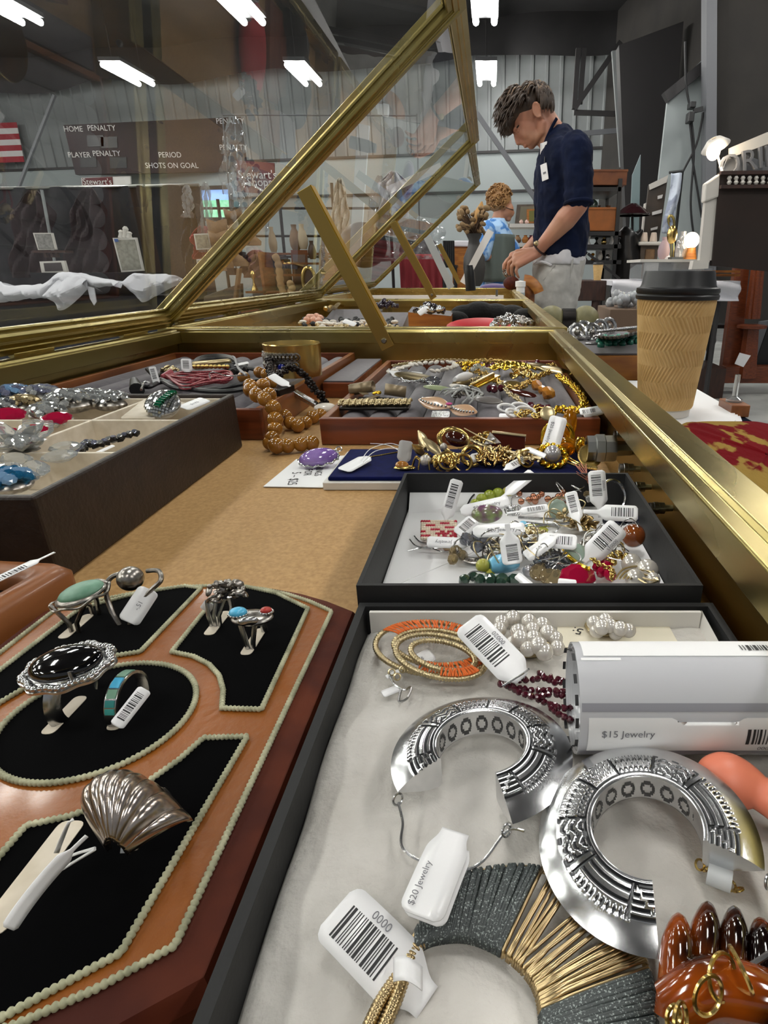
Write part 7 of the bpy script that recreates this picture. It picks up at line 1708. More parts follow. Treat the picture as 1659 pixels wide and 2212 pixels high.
MB().grid(apron, 30, 12).build('apron', mat('grey_apron', '#5b6560', .9), wo_, world=True, solid=.006, angle=180)
from mathutils import noise as mnoise
# ================================================================ the hall behind the cases
def bxp(b, x0, y0, x1, y1, Y, d):
 a, c = PY(x0, y1, Y), PY(x1, y0, Y); return b.box(a.x, c.x, Y, Y + d, a.z, c.z)
def slabp(b, pts, Y, d):
 p = [PY(x, y, Y) for x, y in pts]; n = len(p); vs = p + [q + V((0, d, 0)) for q in p]
 return b.add(vs, [tuple(range(n)), tuple(reversed(range(n, 2 * n)))] + [(i, n + i, n + (i + 1) % n, (i + 1) % n) for i in range(n)])
def bg(name, label, cat, px, Y, group=None, foot=False):
 p = PY(*px, Y); return thing(name, label, cat, (p.x, Y, FLOOR_Z if foot else p.z), group=group)
def txt(s, size, px, Y, m, par, rx=0.0, tilt=0.0):
 M = MX.Translation(PY(*px, Y)) @ rotm(90, 0, rx) @ rotm(0, 0, tilt); lettering(s, size, M, m, par, world=True)
m_maroon = mat('maroon_sign', '#5b2027', .6); m_signw = mat('sign_white', '#d9d6d2', .6); m_black2 = mat('black_fabric', '#15161a', .95)
m_flagred = mat('flag_red', '#9a2f39', .8); m_flagw = mat('flag_white', '#cfcbca', .8); m_skirt = mat('dark_skirt', '#2b2e35', .95)
m_whitecloth = mat('white_cloth', '#d6d6dc', .85, bump=.2, bscale=20, dist=.01)
m_frame = mat('pale_frame', '#c9c5bd', .5); m_print = mat('grey_print', '#8c8a86', .7, col2='#6b6965', scale=40)
m_tan = mat('tan_leather_boot', '#8a6a48', .6, col2='#6d5238', scale=14); m_greywood = mat('weathered_wood', '#5f5348', .7, col2='#4a4038', scale=12)
t = bg('flag', 'red and white striped flag hanging high on the back wall at the far left', 'flag', (20, 305), 17.2)
for k in range(7):
 y0, y1 = 264 + 12.2 * k, 264 + 12.2 * (k + 1); f0, f1 = k / 7 * 17, (k + 1) / 7 * 17
 slabp(MB(), [(-130 + f0, y0 + 6), (35 + f0, y0), (35 + f1, y1), (-130 + f1, y1 + 6)], 17.2, .02).build('stripe', m_flagred if k % 2 == 0 else m_flagw, t, world=True, smooth=False)
YS = 16.2
t = bg('scoreboard', 'long dark scoreboard with small white words on the back wall', 'scoreboard', (370, 310), YS)
slabp(MB(), [(137, 270), (590, 249), (597, 368), (163, 377)], YS, .15).build('panel', mat('scoreboard_panel', '#1d1214', .6, col2='#2c171b', scale=1), t, world=True, smooth=False)
for s, px in (('PENALTY', (219, 277)), ('HOME', (158, 279)), ('PLAYER', (171, 335)), ('PENALTY', (230, 332)), ('PERIOD', (367, 335)), ('SHOTS ON GOAL', (371, 358)), ('PENALTY', (497, 262)), ('PLAYER', (559, 260)), ('PENALTY', (504, 319)), ('PLAYER', (565, 317))):
 txt(s, .16, px, YS - .02, m_signw, t)
MB().bar(PY(548, 150, YS), PY(552, 250, YS), .10, .10).build('hanging_pole', m_steelgrey, t, world=True, smooth=False)
for x, y in ((205, 305), (235, 308), (190, 350), (255, 352), (505, 295), (560, 295)): slabp(MB(), [(x - 18, y - 12), (x + 18, y - 13), (x + 19, y + 11), (x - 16, y + 12)], YS - .01, .01).build('display_window', m_black, t, world=True, smooth=False)
t = bg('wall_sign', 'maroon and white sign under the left end of the scoreboard', 'sign', (230, 390), 16.3)
slabp(MB(), [(175, 384), (281, 380), (282, 402), (178, 404)], 16.3, .05).build('panel', m_signw, t, world=True, smooth=False); slabp(MB(), [(177, 385), (242, 382), (244, 402), (179, 403)], 16.28, .02).build('maroon_field', m_maroon, t, world=True, smooth=False); txt("Stewart's", .19, (210, 393), 16.26, m_signw, t)
t = bg('wall_sign', 'square maroon shop sign with a white swoosh right of the scoreboard', 'sign', (550, 380), 15.4)
slabp(MB(), [(510, 346), (592, 352), (594, 420), (512, 414)], 15.4, .05).build('panel', m_maroon, t, world=True, smooth=False)
txt("Stewart's", .24, (556, 378), 15.37, m_signw, t); txt('Shops', .24, (561, 394), 15.37, m_signw, t)
b = MB(); b.grid(lambda u, v: PY(522 + 70 * u, 396 + 14 * u + 6 * math.sin(u * 6.28) * -.9 + (6 - 2 * u) * v, 15.37), 20, 1); b.build('swoosh', m_signw, t, world=True, smooth=False)
def drape(label, xs, ytop, Y, zb=FLOOR_Z, m=None, amp=.05, n=120):
 a, c = PY(xs[0], ytop[0], Y), PY(xs[1], ytop[1], Y); t = thing('drape', label, 'drape', ((a.x + c.x) / 2, Y, zb))
 MB().grid(lambda u, v: (a.x + (c.x - a.x) * u, Y + amp * math.sin(u * n * .5) + amp * .5 * math.sin(u * n * .31 + 1), zb + (a.z + (c.z - a.z) * u - zb) * v), n * 2, 6).build('drape_cloth', m or m_drape, t, world=True, angle=180)
 MB().tube([V((a.x, Y, a.z)), V((c.x, Y, c.z))], .02, 8).build('drape_rod', m_steel, t, world=True)
drape('wide charcoal booth drape across the left of the hall', (-330, 430), (412, 400), 9.2)
drape('brown pair of drapes hanging before the charcoal booth drape', (278, 312), (402, 401), 8.6, m=mat('brown_drape', '#2f211c', .9), amp=.03, n=14)
m_plum = mat('plum_jacket', '#2a1a1e', .9, col2='#20161a', scale=4)
t = bg('pole', 'thin pale pole leaning over the dark drape at the left', 'pole', (100, 470), 8.5); MB().tube([PY(90, 410, 8.5), PY(112, 530, 8.5), PY(140, 700, 8.5)], .018, 8).build('pole_body', m_clad, t, world=True)
YT = 5.5
a, c = PY(-220, 660, YT), PY(392, 650, YT)
t = thing('skirted_table', 'vendor table with a dark floor length skirt at the left', 'table', ((a.x + c.x) / 2, YT + .3, FLOOR_Z))
MB().box(a.x, c.x - .1, YT, YT + .8, -.11, -.07).build('tabletop', m_skirt, t, world=True, smooth=False)
MB().grid(lambda u, v: (a.x + (c.x - .1 - a.x) * u, YT - .01 + .025 * math.sin(u * 70) * (1 - v), FLOOR_Z + (-.085 - FLOOR_Z) * v), 160, 5).build('skirt', m_skirt, t, world=True, angle=180)
def cloth_heap(label, pts_top, pts_bot, Y, d=.35):
 t = bg('white_cloth', label, 'cloth', pts_top[len(pts_top) // 2], Y, group='white cloths heaped on the skirted table'); T_, B_ = spline([V((x, y, 0)) for x, y in pts_top], 10), spline([V((x, y, 0)) for x, y in pts_bot], 10); n = min(len(T_), len(B_)) - 1
 def fn(u, v):
  i = min(n, int(u * n)); s, e = T_[i], B_[min(len(B_) - 1, int(u * (len(B_) - 1)))]
  w_ = v * 2 - .0
  if v <= .5:
   q = s.lerp(e, v * 2); g = PY(q.x, q.y, Y); k = mnoise.noise(g * 9) * .07 + mnoise.noise(g * 23) * .025; return g + V((0, k - .07 * math.sin(math.pi * v * 2), .35 * k))
  q = s; return PY(q.x, q.y, Y) + V((0, d * (v - .5) * 2, -.10 * (v - .5) * 2))
 MB().grid(fn, n, 24).build('cloth_body', m_whitecloth, t, world=True, angle=24, solid=.004)
cloth_heap('long white cloth bunched along the left of the skirted table', [(-120, 610), (-10, 608), (40, 618), (95, 612), (130, 588), (175, 590), (230, 602), (262, 606)], [(-120, 660), (-10, 654), (40, 648), (95, 640), (130, 634), (170, 622), (230, 618), (262, 622)], YT - .05)
cloth_heap('pointed white cloth corner hanging from the table edge', [(105, 628), (130, 600), (160, 596), (185, 606)], [(118, 648), (130, 671), (158, 655), (187, 625)], YT - .12, .2)
cloth_heap('rounded white cloth bundle at the right end of the skirted table', [(262, 612), (290, 590), (330, 592), (375, 593), (388, 606)], [(270, 616), (290, 640), (312, 652), (345, 636), (391, 612)], YT - .08)
t = bg('white_ribbon', 'small white strip of cloth dangling between the cloth heaps', 'ribbon', (198, 640), YT - .1); slabp(MB(), [(188, 618), (203, 622), (208, 652), (203, 660), (194, 645)], YT - .1, .01).build('ribbon_body', m_whitecloth, t, world=True, smooth=False)
def framed(label, q, Y, m1, m2, ins=.12, name='picture_frame', cat='picture', d=.03):
 t = bg(name, label, cat, q[0], Y); slabp(MB(), q, Y, d).build('frame', m1, t, world=True, smooth=False); cx, cy = sum(p[0] for p in q) / 4, sum(p[1] for p in q) / 4
 slabp(MB(), [(cx + (x - cx) * (1 - ins * 2), cy + (y - cy) * (1 - ins * 2)) for x, y in q], Y - .004, .006).build('picture', m2, t, world=True, smooth=False); return t
framed('square white card standing on a small shelf at the left', [(71, 503), (111, 503), (120, 539), (82, 540)], 5.9, m_frame, m_print, .06, 'sign_card', 'sign')
framed('landscape photograph in a white frame under the small shelf', [(85, 565), (138, 563), (145, 588), (90, 590)], 5.9, m_frame, mat('dark_photo', '#40393a', .5), .15)
t = framed('tall printed poster in a white frame left of the brass lid', [(243, 514), (293, 513), (309, 585), (262, 588)], 5.95, m_frame, mat('poster_print', '#98968a', .6, col2='#7d7b72', scale=30), .06, 'poster', 'poster')
slabp(MB(), [(246, 516), (254, 516), (256, 522), (248, 523)], 5.93, .004).build('blue_corner', mat('poster_blue', '#3d5f9a', .6), t, world=True, smooth=False)
t = bg('shelf', 'small dark shelf holding the white card at the left', 'shelf', (105, 545), 5.88); bxp(MB(), 70, 541, 140, 546, 5.88, .12).build('board', m_wooddark, t, world=True, smooth=False)
for x in (96, 110, 120): bxp(MB(), x, 546, x + 3, 556, 5.9, .03).build('bracket', m_wooddark, t, world=True, smooth=False)
t = bg('figurine', 'cream figurines standing on top of the tall poster', 'figurine', (272, 500), 5.97)
for x, h in ((262, 497), (271, 489), (279, 500)): p, q = PY(x, 514, 5.97), PY(x, h, 5.97); MB().tube([p, p.lerp(q, .5), p.lerp(q, .8), q], [.028, .02, .026, .012], 10).build('figure_body', m_frame, t, world=True)
for k, (x, y) in enumerate(((245, 720), (262, 712), (150, 730), (60, 745))):
 t = bg('storage_box', ('grey open box below the skirted table edge', 'second grey box leaning beside it', 'pale box at the foot of the skirted table', 'brown box low at the far left')[k], 'box', (x, y), 4.6); slabp(MB(), [(x - 14, y - 12), (x + 12, y - 16), (x + 18, y + 6), (x - 10, y + 10)], 4.6, .2).build('box_body', m_greywood if k % 2 else m_steelgrey, t, world=True, smooth=False)
t = bg('display_riser', 'dark riser under the small pictures on the skirted table', 'riser', (190, 640), 5.84); a, c = PY(64, 589, 5.84), PY(318, 589, 5.84); MB().box(a.x, c.x, 5.84, 6.2, -.07, a.z).build('riser_body', m_black2, t, world=True, smooth=False)
# ---- vendor stall seen through the lids
YC_ = 4.7
t = thing('stall_table', 'brown vendor table crowded with antiques behind the cases', 'table', (PY(580, 660, YC_).x, YC_, FLOOR_Z)); a, c = PY(430, 652, YC_), PY(790, 640, YC_)
MB().box(a.x, c.x, YC_ - .1, YC_ + .7, -.16, -.12).build('tabletop', m_wood, t, world=True, smooth=False)
for x in (a.x + .06, c.x - .06):
 for y in (YC_, YC_ + .6): MB().tube([V((x, y, FLOOR_Z)), V((x, y, -.16))], .03, 8).build('leg', m_wood, t, world=True)
t = thing('grid_rack', 'black wire display rack behind the crowded stall', 'rack', (PY(560, 560, 5.5).x, 5.5, FLOOR_Z))
for x in (404, 470, 600, 716, 840): MB().tube([PY(x, 395 if x > 500 else 430, 5.5), V((PY(x, 500, 5.5).x, 5.5, FLOOR_Z))], .014, 6).build('upright', m_black, t, world=True)
for x in (480, 900): MB().tube([PY(x, 246, 5.5), V((PY(x, 500, 5.5).x, 5.5, FLOOR_Z))], .006, 6).build('upright', m_colgrey, t, world=True)
MB().tube([PY(480, 248, 5.5), PY(900, 250, 5.5)], .005, 6).build('crossbar', m_colgrey, t, world=True)
for y in (450, 510, 555): MB().tube([PY(404, y, 5.5), PY(840, y, 5.5)], .010, 6).build('crossbar', m_black, t, world=True)
m_plastic = pane_mat('clear_plastic', '#f2f4f6', 2.2, .16)
def hanging(label, x, y0, y1, w_, Y, m, name='hanging_garment', cat='garment', seed=0, depth=.05):
 if 'plastic' in label or 'clear' in label: name, cat = 'plastic_bag', 'bag'
 rr = random.Random(seed); t = bg(name, label, cat, (x, y0), Y)
 def fn(u, v):
  k = .25 + .75 * min(1, v * 4); xx = x + (u - .5) * w_ * k * (1 + .15 * math.sin(v * 9 + seed)); return PY(xx, y0 + (y1 - y0) * v, Y) + V((0, depth * math.sin(u * 19 + v * 5 + seed) * math.sin(v * 11 + u * 4), 0))
 MB().grid(fn, 26, 26).build('cloth_body', m, t, world=True, solid=0 if m is m_plastic else .003, angle=30); return t
for i, (lab, x, y0, y1, w_, Y, m) in enumerate((
 ('plum jacket hanging on the booth drape beside the pale pole', 70, 412, 600, 90, 8.7, m_plum), ('second plum jacket hanging right of the pale pole', 190, 406, 610, 86, 8.75, m_plum),
 ('clear plastic bag hanging left of the bright window', 445, 395, 545, 26, 5.0, m_plastic), ('clear wrapped card hanging beside the left drape', 405, 400, 470, 20, 5.0, m_plastic), ('dark jacket in plastic hanging at the left end of the rack', 420, 440, 650, 50, 5.2, m_skirt),
 ('red cloth hanging under the clear bags', 438, 488, 560, 44, 5.1, m_flagred), ('big clear bag wrapped around the maroon shop sign area', 545, 360, 500, 70, 5.3, m_plastic), ('clear plastic sleeve hanging high beside the brass lid', 505, 250, 420, 50, 5.6, m_plastic),
 ('pale pink garment in plastic behind the brass prop', 555, 540, 600, 60, 5.0, mat('dusty_pink', '#7a5460', .85)), ('pale lace strip hanging right of the brass prop', 735, 385, 520, 34, 5.42, mat('lace_cream', '#d3d0c4', .8, bump=1.0, bscale=30, dist=.02)),
 ('long clear plastic sheet hanging behind the middle lid', 820, 380, 560, 46, 4.8, m_plastic), ('clear plastic wrapped bundle behind the third lid', 900, 470, 560, 110, 4.4, m_plastic), ('grey white garment hanging behind the second lid', 850, 370, 470, 60, 5.47, m_whitecloth))):
 hanging(lab, x, y0, y1, w_, Y, m, seed=i)
for k, (q, lab) in enumerate((([(418, 505), (450, 504), (456, 538), (424, 540)], 'cream printed card pinned on the red cloth'), ([(424, 560), (446, 558), (452, 596), (430, 600)], 'white printed card below the cream card'), ([(449, 568), (464, 566), (466, 588), (453, 590)], 'small white printed card right of the lower card'))):
 framed(lab, q, 4.95, m_frame, mat('card_print_%d' % k, '#a09a86', .6, col2='#7a7466', scale=40) , .08, 'printed_card', 'card', d=.01)
t = thing('display_shelf', 'stepped brown shelf standing on the crowded stall table', 'shelf', (PY(650, 640, 4.9).x, 4.9, -.12))
for y, Y0 in ((546, 4.98), (567, 4.86), (592, 4.74), (629, 4.62)): a, c = PY(585 if y < 600 else 530, y, Y0), PY(745, y, Y0); MB().box(a.x, c.x, Y0, Y0 + .14, a.z - .015, a.z).build('shelf_board', m_wood, t, world=True, smooth=False)
for x in (588, 742): a = PY(x, 546, 4.9); MB().box(a.x - .01, a.x + .01, 4.62, 5.12, -.12, a.z).build('side_panel', m_wood, t, world=True, smooth=False)
def boot(label, px, Y, h, flip, m):
 t = bg('leather_boot', label, 'boot', px, Y); p = PY(*px, Y); s = -1 if flip else 1
 b = MB(); vs = []
 secs = [(0.0, .0, .13, .045), (.03, .0, .135, .05), (.07, -.02, .11, .05), (.12, -.06, .06, .045), (.20, -.065, .055, .045), (h * .7, -.06, .065, .055), (h, -.06, .072, .06)]; n = 18
 for z, dx, rx, ry in secs:
  for i in range(n): a = 2 * math.pi * i / n; vs.append((p.x + s * (dx + rx * math.cos(a)), p.y + ry * math.sin(a), p.z + z + (.03 * abs(math.cos(a)) if z == h else 0)))
 b.add(vs, [(j * n + i, j * n + (i + 1) % n, (j + 1) * n + (i + 1) % n, (j + 1) * n + i) for j in range(len(secs) - 1) for i in range(n)] + [tuple(range(n))])
 b.build('boot_body', m, t, world=True, solid=.004, angle=180); MB().box(p.x + s * -.115 - .02, p.x + s * -.115 + .035, p.y - .035, p.y + .035, p.z - .03, p.z + .02).build('heel', m_wooddark, t, world=True)
for lab, px, Y, h, fl in (('tan cowboy boot behind the left drape card', (468, 585), 4.85, .25, True), ('brown cowboy boot with patterned shaft behind the brass lid', (500, 575), 4.95, .30, False), ('second tan boot lying nearer the brass lid', (488, 550), 5.2, .20, True), ('worn boot standing at the back of the stall', (530, 530), 5.3, .24, False)): boot(lab, px, Y, h, fl, m_tan)
def vase(label, px, top, w_, Y, m, prof, name='vase', cat='vase'):
 t = bg(name, label, cat, px, Y); p, q = PY(*px, Y), PY(px[0], top, Y); h = q.z - p.z; r = w_ / 2 * (PY(px[0] + 1, px[1], Y).x - p.x)
 MB().lathe([(max(1e-4, r * a), h * b_) for a, b_ in prof], 20, MX.Translation(p)).build('vase_body' if name == 'vase' else name + '_body', m, t, world=True); return t
P_VASE = [(.6, 0), (.9, .15), (1, .4), (.7, .7), (.4, .85), (.5, 1), (.35, .98), (.3, .8)]; P_BELL = [(.9, 0), (.8, .1), (.3, .3), (.25, .55), (.6, .7), (.8, .85), (.3, 1)]
for lab, px, top, w_, m in (('brass bell lamp standing on the crowded stall', (551, 628), 585, 16, m_gold), ('tall brown wooden bust behind the big brass prop', (640, 540), 485, 24, m_tan), ('cream wooden bust right of the brown one', (656, 538), 484, 22, mat('bone', '#c2b39a', .6)), ('pale carved seed pod hanging over the stall', (592, 545), 490, 18, mat('pod', '#b79f7a', .6, bump=.5, bscale=30)),
       ('gold trimmed tureen on the right of the stall', (716, 590), 560, 50, m_goldpale), ('dark red jar right of the stall', (714, 606), 590, 56, m_garnet), ('small dark head figure on the rack', (676, 560), 520, 18, m_wooddark), ('grey stone urn at the back of the stall', (700, 565), 530, 22, m_greywood)):
 vase(lab, px, top, w_, 5.45 if 'hanging' in lab else 4.75, m, P_BELL if 'bell' in lab else P_VASE)
t = bg('rope_garland', 'thick tan knotted rope garland hanging on the stall', 'garland', (612, 600), 4.6)
pts = spline([PY(x, y, 4.6) for x, y in ((592, 550), (600, 565), (604, 590), (606, 612), (614, 636), (624, 640), (630, 622), (626, 612))], 10); pp = resample(pts, .012); MB().tube(pp, [.020 + .008 * abs(math.sin(i * .8)) for i in range(len(pp))], 10).build('rope', mat('tan_rope', '#a5845a', .8), t, world=True, angle=180)
for x, y in ((622, 640), (629, 632), (631, 622), (627, 613), (612, 638)): MB().ball(PY(x, y, 4.56), .026, 12, 8).build('wood_ball', mat('pale_wood_ball', '#b39566', .6) if 'pale_wood_ball' not in bpy.data.materials else bpy.data.materials['pale_wood_ball'], t, world=True)
def ovalframe(label, px, rx, ry, Y, m, name='oval_mirror', cat='mirror', pane=None):
 t = bg(name, label, cat, px, Y); c = PY(*px, Y); k = PY(px[0] + 1, px[1], Y).x - c.x
 MB().tube([c + V((rx * k * math.cos(2 * math.pi * i / 40), 0, ry * k * math.sin(2 * math.pi * i / 40))) for i in range(40)], .012, 8, closed=True).build('frame', m, t, world=True)
 MB().ball(c + V((0, .01, 0)), (rx * k, .008, ry * k), 30, 10).build('mirror_glass', pane or m_steel, t, world=True); return t
ovalframe('oval brass hand mirror on the stall near the lid corner', (668, 606), 14, 26, 4.5, m_gold, pane=mat('dim_mirror', '#5a5256', .15, .6)); t = bpy.data.objects['oval_mirror']; MB().tube([PY(662, 632, 4.5), PY(662, 648, 4.5)], .012, 8).build('handle', m_gold, t, world=True)
ovalframe('dark oval frame behind the rope garland', (598, 600), 18, 40, 4.85, m_black, 'oval_picture', 'picture', mat('dim_glass', '#3a4046', .2))
framed('reddish wooden framed panel behind the oval mirror', [(628, 540), (662, 540), (664, 650), (636, 650)], 4.95, m_woodred, mat('grey_slate', '#6a6468', .6), .09)
t = bg('chair', 'dark wooden chair back standing among the stall goods', 'chair', (600, 560), 5.0); 
for x in (582, 622): MB().tube([PY(x, 560, 5.0), V((PY(x, 560, 5.0).x, 5.0, FLOOR_Z))], .016, 8).build('leg', m_black, t, world=True)
for y in (560, 585, 612): MB().tube([PY(582, y, 5.0), PY(622, y, 5.0)], .012, 8).build('slat', m_black, t, world=True)
for k, (lab, q, Y, m) in enumerate((('pale blue box on the right of the stall', [(696, 606), (750, 604), (752, 640), (696, 642)], 4.55, mat('pale_blue_box', '#8d9bb3', .6)), ('brown board standing at the left foot of the stall', [(440, 640), (520, 612), (524, 720), (440, 720)], 4.62, m_greywood), ('thin wooden easel leg at the stall', [(511, 580), (518, 580), (506, 670), (500, 670)], 4.5, m_tan),
  ('tan plank standing at the stall centre', [(694, 510), (700, 510), (692, 640), (684, 640)], 4.5, m_tan), ('grey panel standing behind the rope garland', [(545, 600), (580, 598), (582, 640), (545, 640)], 5.05, m_colgrey), ('pinkish cloth bundle low on the stall', [(470, 660), (515, 650), (520, 700), (470, 704)], 4.58, mat('mauve_cloth', '#6a5c60', .9)), ('long terracotta runner along the stall front', [(514, 648), (590, 642), (590, 652), (512, 658)], 4.55, mat('terracotta', '#9a6a45', .7)))):
 t = bg(('storage_box', 'board', 'easel_leg', 'plank', 'panel', 'cloth_bundle', 'runner')[k], lab, ('box', 'board', 'easel', 'plank', 'panel', 'cloth', 'runner')[k], q[0], Y); slabp(MB(), q, Y, .05).build(('box_body', 'board_body', 'leg_body', 'plank_body', 'panel_body', 'cloth_body', 'runner_body')[k], m, t, world=True, smooth=False, bevel=.004)
t = bg('round_hat', 'shiny black round hat behind the middle lid', 'hat', (785, 530), 4.6); MB().ball(PY(785, 530, 4.6), (.17, .14, .15), 24, 14).build('hat_crown', m_black, t, world=True); MB().ball(PY(785, 560, 4.6), (.24, .2, .02), 24, 8).build('hat_brim', m_black, t, world=True)
t = bg('draped_table', 'low table under a gathered red cloth behind the far case', 'table', (925, 580), 4.7, foot=True); a, c = PY(862, 552, 4.7), PY(962, 552, 4.7)
MB().grid(lambda u, v: (a.x + (c.x - a.x) * u, 4.7 + .05 * math.sin(u * 40) * (1 - v) - .03 * (1 - v), FLOOR_Z + (a.z - FLOOR_Z) * v), 90, 8).build('red_cloth', mat('red_gathered_cloth', '#7d1620', .8, sheen=.2), t, world=True, angle=180); MB().box(a.x, c.x, 4.7, 5.1, a.z - .01, a.z + .01).build('tabletop', m_redcush, t, world=True, smooth=False)
t = bg('throw_cushion', 'dark maroon cushion lying on the red draped table', 'cushion', (905, 540), 4.85); MB().ball(PY(905, 540, 4.85), (.15, .1, .10), 18, 10).build('cushion_body', m_plum, t, world=True)
t = bg('chair', 'black spindle back chair right of the red draped table', 'chair', (969, 560), 4.6, foot=True)
for k in range(5): MB().tube([PY(960 + 4.5 * k, 520, 4.6), PY(962 + 4.2 * k, 575, 4.6)], .012, 8).build('spindle', m_black, t, world=True)
MB().box(PY(956, 575, 4.6).x, PY(984, 575, 4.6).x, 4.6, 4.95, PY(956, 578, 4.6).z, PY(956, 572, 4.6).z).build('seat', m_black, t, world=True)
for x in (958, 982): MB().tube([V((PY(x, 575, 4.6).x, 4.65, PY(x, 575, 4.6).z)), V((PY(x, 575, 4.6).x, 4.65, FLOOR_Z))], .014, 8).build('leg', m_black, t, world=True)
t = bg('cabinet', 'light wood cabinet with white cloth on top right of the black chair', 'cabinet', (990, 560), 5.0, foot=True); a, c = PY(976, 533, 5.0), PY(1012, 533, 5.0); MB().box(a.x, c.x, 5.0, 5.4, FLOOR_Z, a.z).build('cabinet_body', m_oak, t, world=True, smooth=False); MB().box(a.x - .02, c.x + .02, 4.98, 5.42, a.z, PY(976, 520, 5.0).z).build('top_cloth', m_whitecloth, t, world=True, smooth=False, bevel=.01)
t = vase('large dark grey vase in front of the woman', (1025, 618), 505, 50, 4.3, mat('dark_stoneware', '#3c3a38', .5), [(.5, 0), (.8, .1), (.95, .35), (.9, .55), (.55, .75), (.45, .88), (.7, 1), (.5, .98), (.4, .85)])
rr = random.Random(31); b = MB(); m_dry = mat('dried_tan', '#8d7350', .8)
for k in range(46):
 p = PY(1024 + rr.uniform(-8, 8), 512, 4.3); q = PY(1018 + rr.uniform(-32, 34), rr.uniform(448, 505), 4.3) + V((0, rr.uniform(-.12, .12), 0)); b.tube([p, p.lerp(q, .5) + V((0, 0, .02)), q], .004, 5); MB().ball(q, (rr.uniform(.010, .026), .014, .018), 8, 6, T=rotm(rr.uniform(0, 90), rr.uniform(0, 90), 0)).build('dried_flower', m_dry, t, world=True)
b.build('dried_stems', mat('dried_brown', '#54402f', .8), t, world=True)
t = bg('feather_plume', 'tan pampas plume beside the woman\'s shoulder', 'plume', (1038, 470), 4.35); MB().tube([PY(1026, 505, 4.35), PY(1033, 480, 4.35), PY(1038, 455, 4.35), PY(1041, 435, 4.35)], [.01, .035, .032, .004], 10).build('plume_body', mat('plume', '#b98f58', .9), t, world=True)
# ---- behind the woman
t = bg('partition', 'grey booth partition carrying the pictures behind the woman', 'partition', (1150, 560), 7.5, foot=True); a, c = PY(1100, 436, 7.5), PY(1215, 436, 7.5); MB().box(a.x, c.x, 7.5, 7.56, FLOOR_Z, a.z).build('panel', m_cladlow, t, world=True, smooth=False)
framed('wide framed picture leaning behind the woman', [(1117, 442), (1200, 440), (1200, 482), (1112, 484)], 7.465, m_greywood, mat('drab_picture', '#6f6a58', .7), .1)
framed('small gold framed picture before the wide one', [(1138, 452), (1180, 450), (1180, 482), (1138, 482)], 7.43, m_oak, mat('green_picture', '#6b6a33', .7), .12)
t = bg('display_stand', 'cream wire display shelf behind the young man', 'shelf', (1130, 490), 6.2, foot=True)
for y in (483, 525, 545): bxp(MB(), 1098, y, 1190, y + 8, 6.2, .3).build('shelf_board', m_frame, t, world=True, smooth=False)
for x in (1097, 1188): bxp(MB(), x, 475, x + 3, 640, 6.2, .03).build('post', m_frame, t, world=True, smooth=False)
for k, (x, lab, m) in enumerate(((1118, 'tan pot on the cream wire shelf', m_tan), (1135, 'wooden bowl on the cream wire shelf', m_oak), (1147, 'red jar on the cream wire shelf', m_garnet), (1127, 'brass trinket on the lower cream shelf', m_gold))): vase(lab, (x, 525 if k < 3 else 545), 508 if k < 3 else 532, 16, 6.25, m, P_VASE, 'jar', 'jar')
for k, x in enumerate((1126, 1138)): vase('pink cup %s on top of the cream shelf' % ('on the left' if k == 0 else 'on the right'), (x, 483), 474, 9, 6.25, mat('pink_cup_%d' % k, '#c7a59a', .4), P_VASE, 'cup', 'cup')
t = bg('wooden_stool', 'curved orange wooden chair arm beside the young man\'s hands', 'chair', (1145, 625), 3.0, foot=True); MB().tube(spline([PY(1132, 605, 2.95), PY(1146, 608, 2.95), PY(1160, 622, 2.95), PY(1164, 632, 2.95)], 6), [.030] * 19, 12, flat=.6).build('chair_arm', m_oak, t, world=True); MB().tube([PY(1145, 615, 2.98), V((PY(1145, 615, 2.98).x, 2.98, FLOOR_Z))], .024, 10).build('leg', m_wood, t, world=True)
t = bg('small_jar', 'small white bottle cap shaped jar by the far case corner', 'jar', (1124, 625), 2.7); MB().lathe([(.0001, 0), (.018, 0), (.018, .022), (.022, .024), (.022, .045), (.0001, .048)], 16, MX.Translation(PY(1124, 632, 2.7))).build('cap_body', m_white, t, world=True)
t = bg('camera_case', 'dark brown leather case under the young man\'s hands', 'case', (1105, 605), 3.05); MB().ball(PY(1105, 612, 3.05), (.040, .03, .032), 16, 10).build('case_body', m_leatherdk, t, world=True)
# ---- right part of the hall
YR = 5.3
t = bg('metal_shelf', 'black metal shelf unit behind the young man holding wooden boxes', 'shelf', (1320, 500), YR, foot=True)
for x in (1246, 1340): 
 for y in (YR, YR + .55): a = PY(x, 398, YR); MB().box(a.x - .015, a.x + .015, y, y + .03, FLOOR_Z, a.z + .04).build('post', m_black, t, world=True, smooth=False)
for y in (404, 500, 528, 562): a, c = PY(1244, y, YR), PY(1342, y, YR); MB().box(a.x, c.x, YR, YR + .58, a.z - .03, a.z).build('shelf_board', m_black, t, world=True, smooth=False)
MB().bar(PY(1270, 548, YR - .01), PY(1338, 602, YR - .01), .02, .02).build('brace', m_black, t, world=True, smooth=False)
def wbox(label, x0, y0, x1, y1, Y, d, m, lid=True):
 t = bg('wooden_box', label, 'box', ((x0 + x1) / 2, y1), Y); bxp(MB(), x0, y0, x1, y1, Y, d).build('box_body', m, t, world=True, smooth=False, bevel=.004)
 if lid: a, c = PY(x0, y0 + 4, Y), PY(x1, y0, Y); MB().box(a.x - .005, c.x + .005, Y - .005, Y + d + .005, a.z, c.z + .004).build('lid', m, t, world=True, smooth=False, bevel=.003)
m_boxw = mat('walnut_box', '#6e3d17', .5, col2='#54290f', scale=8)
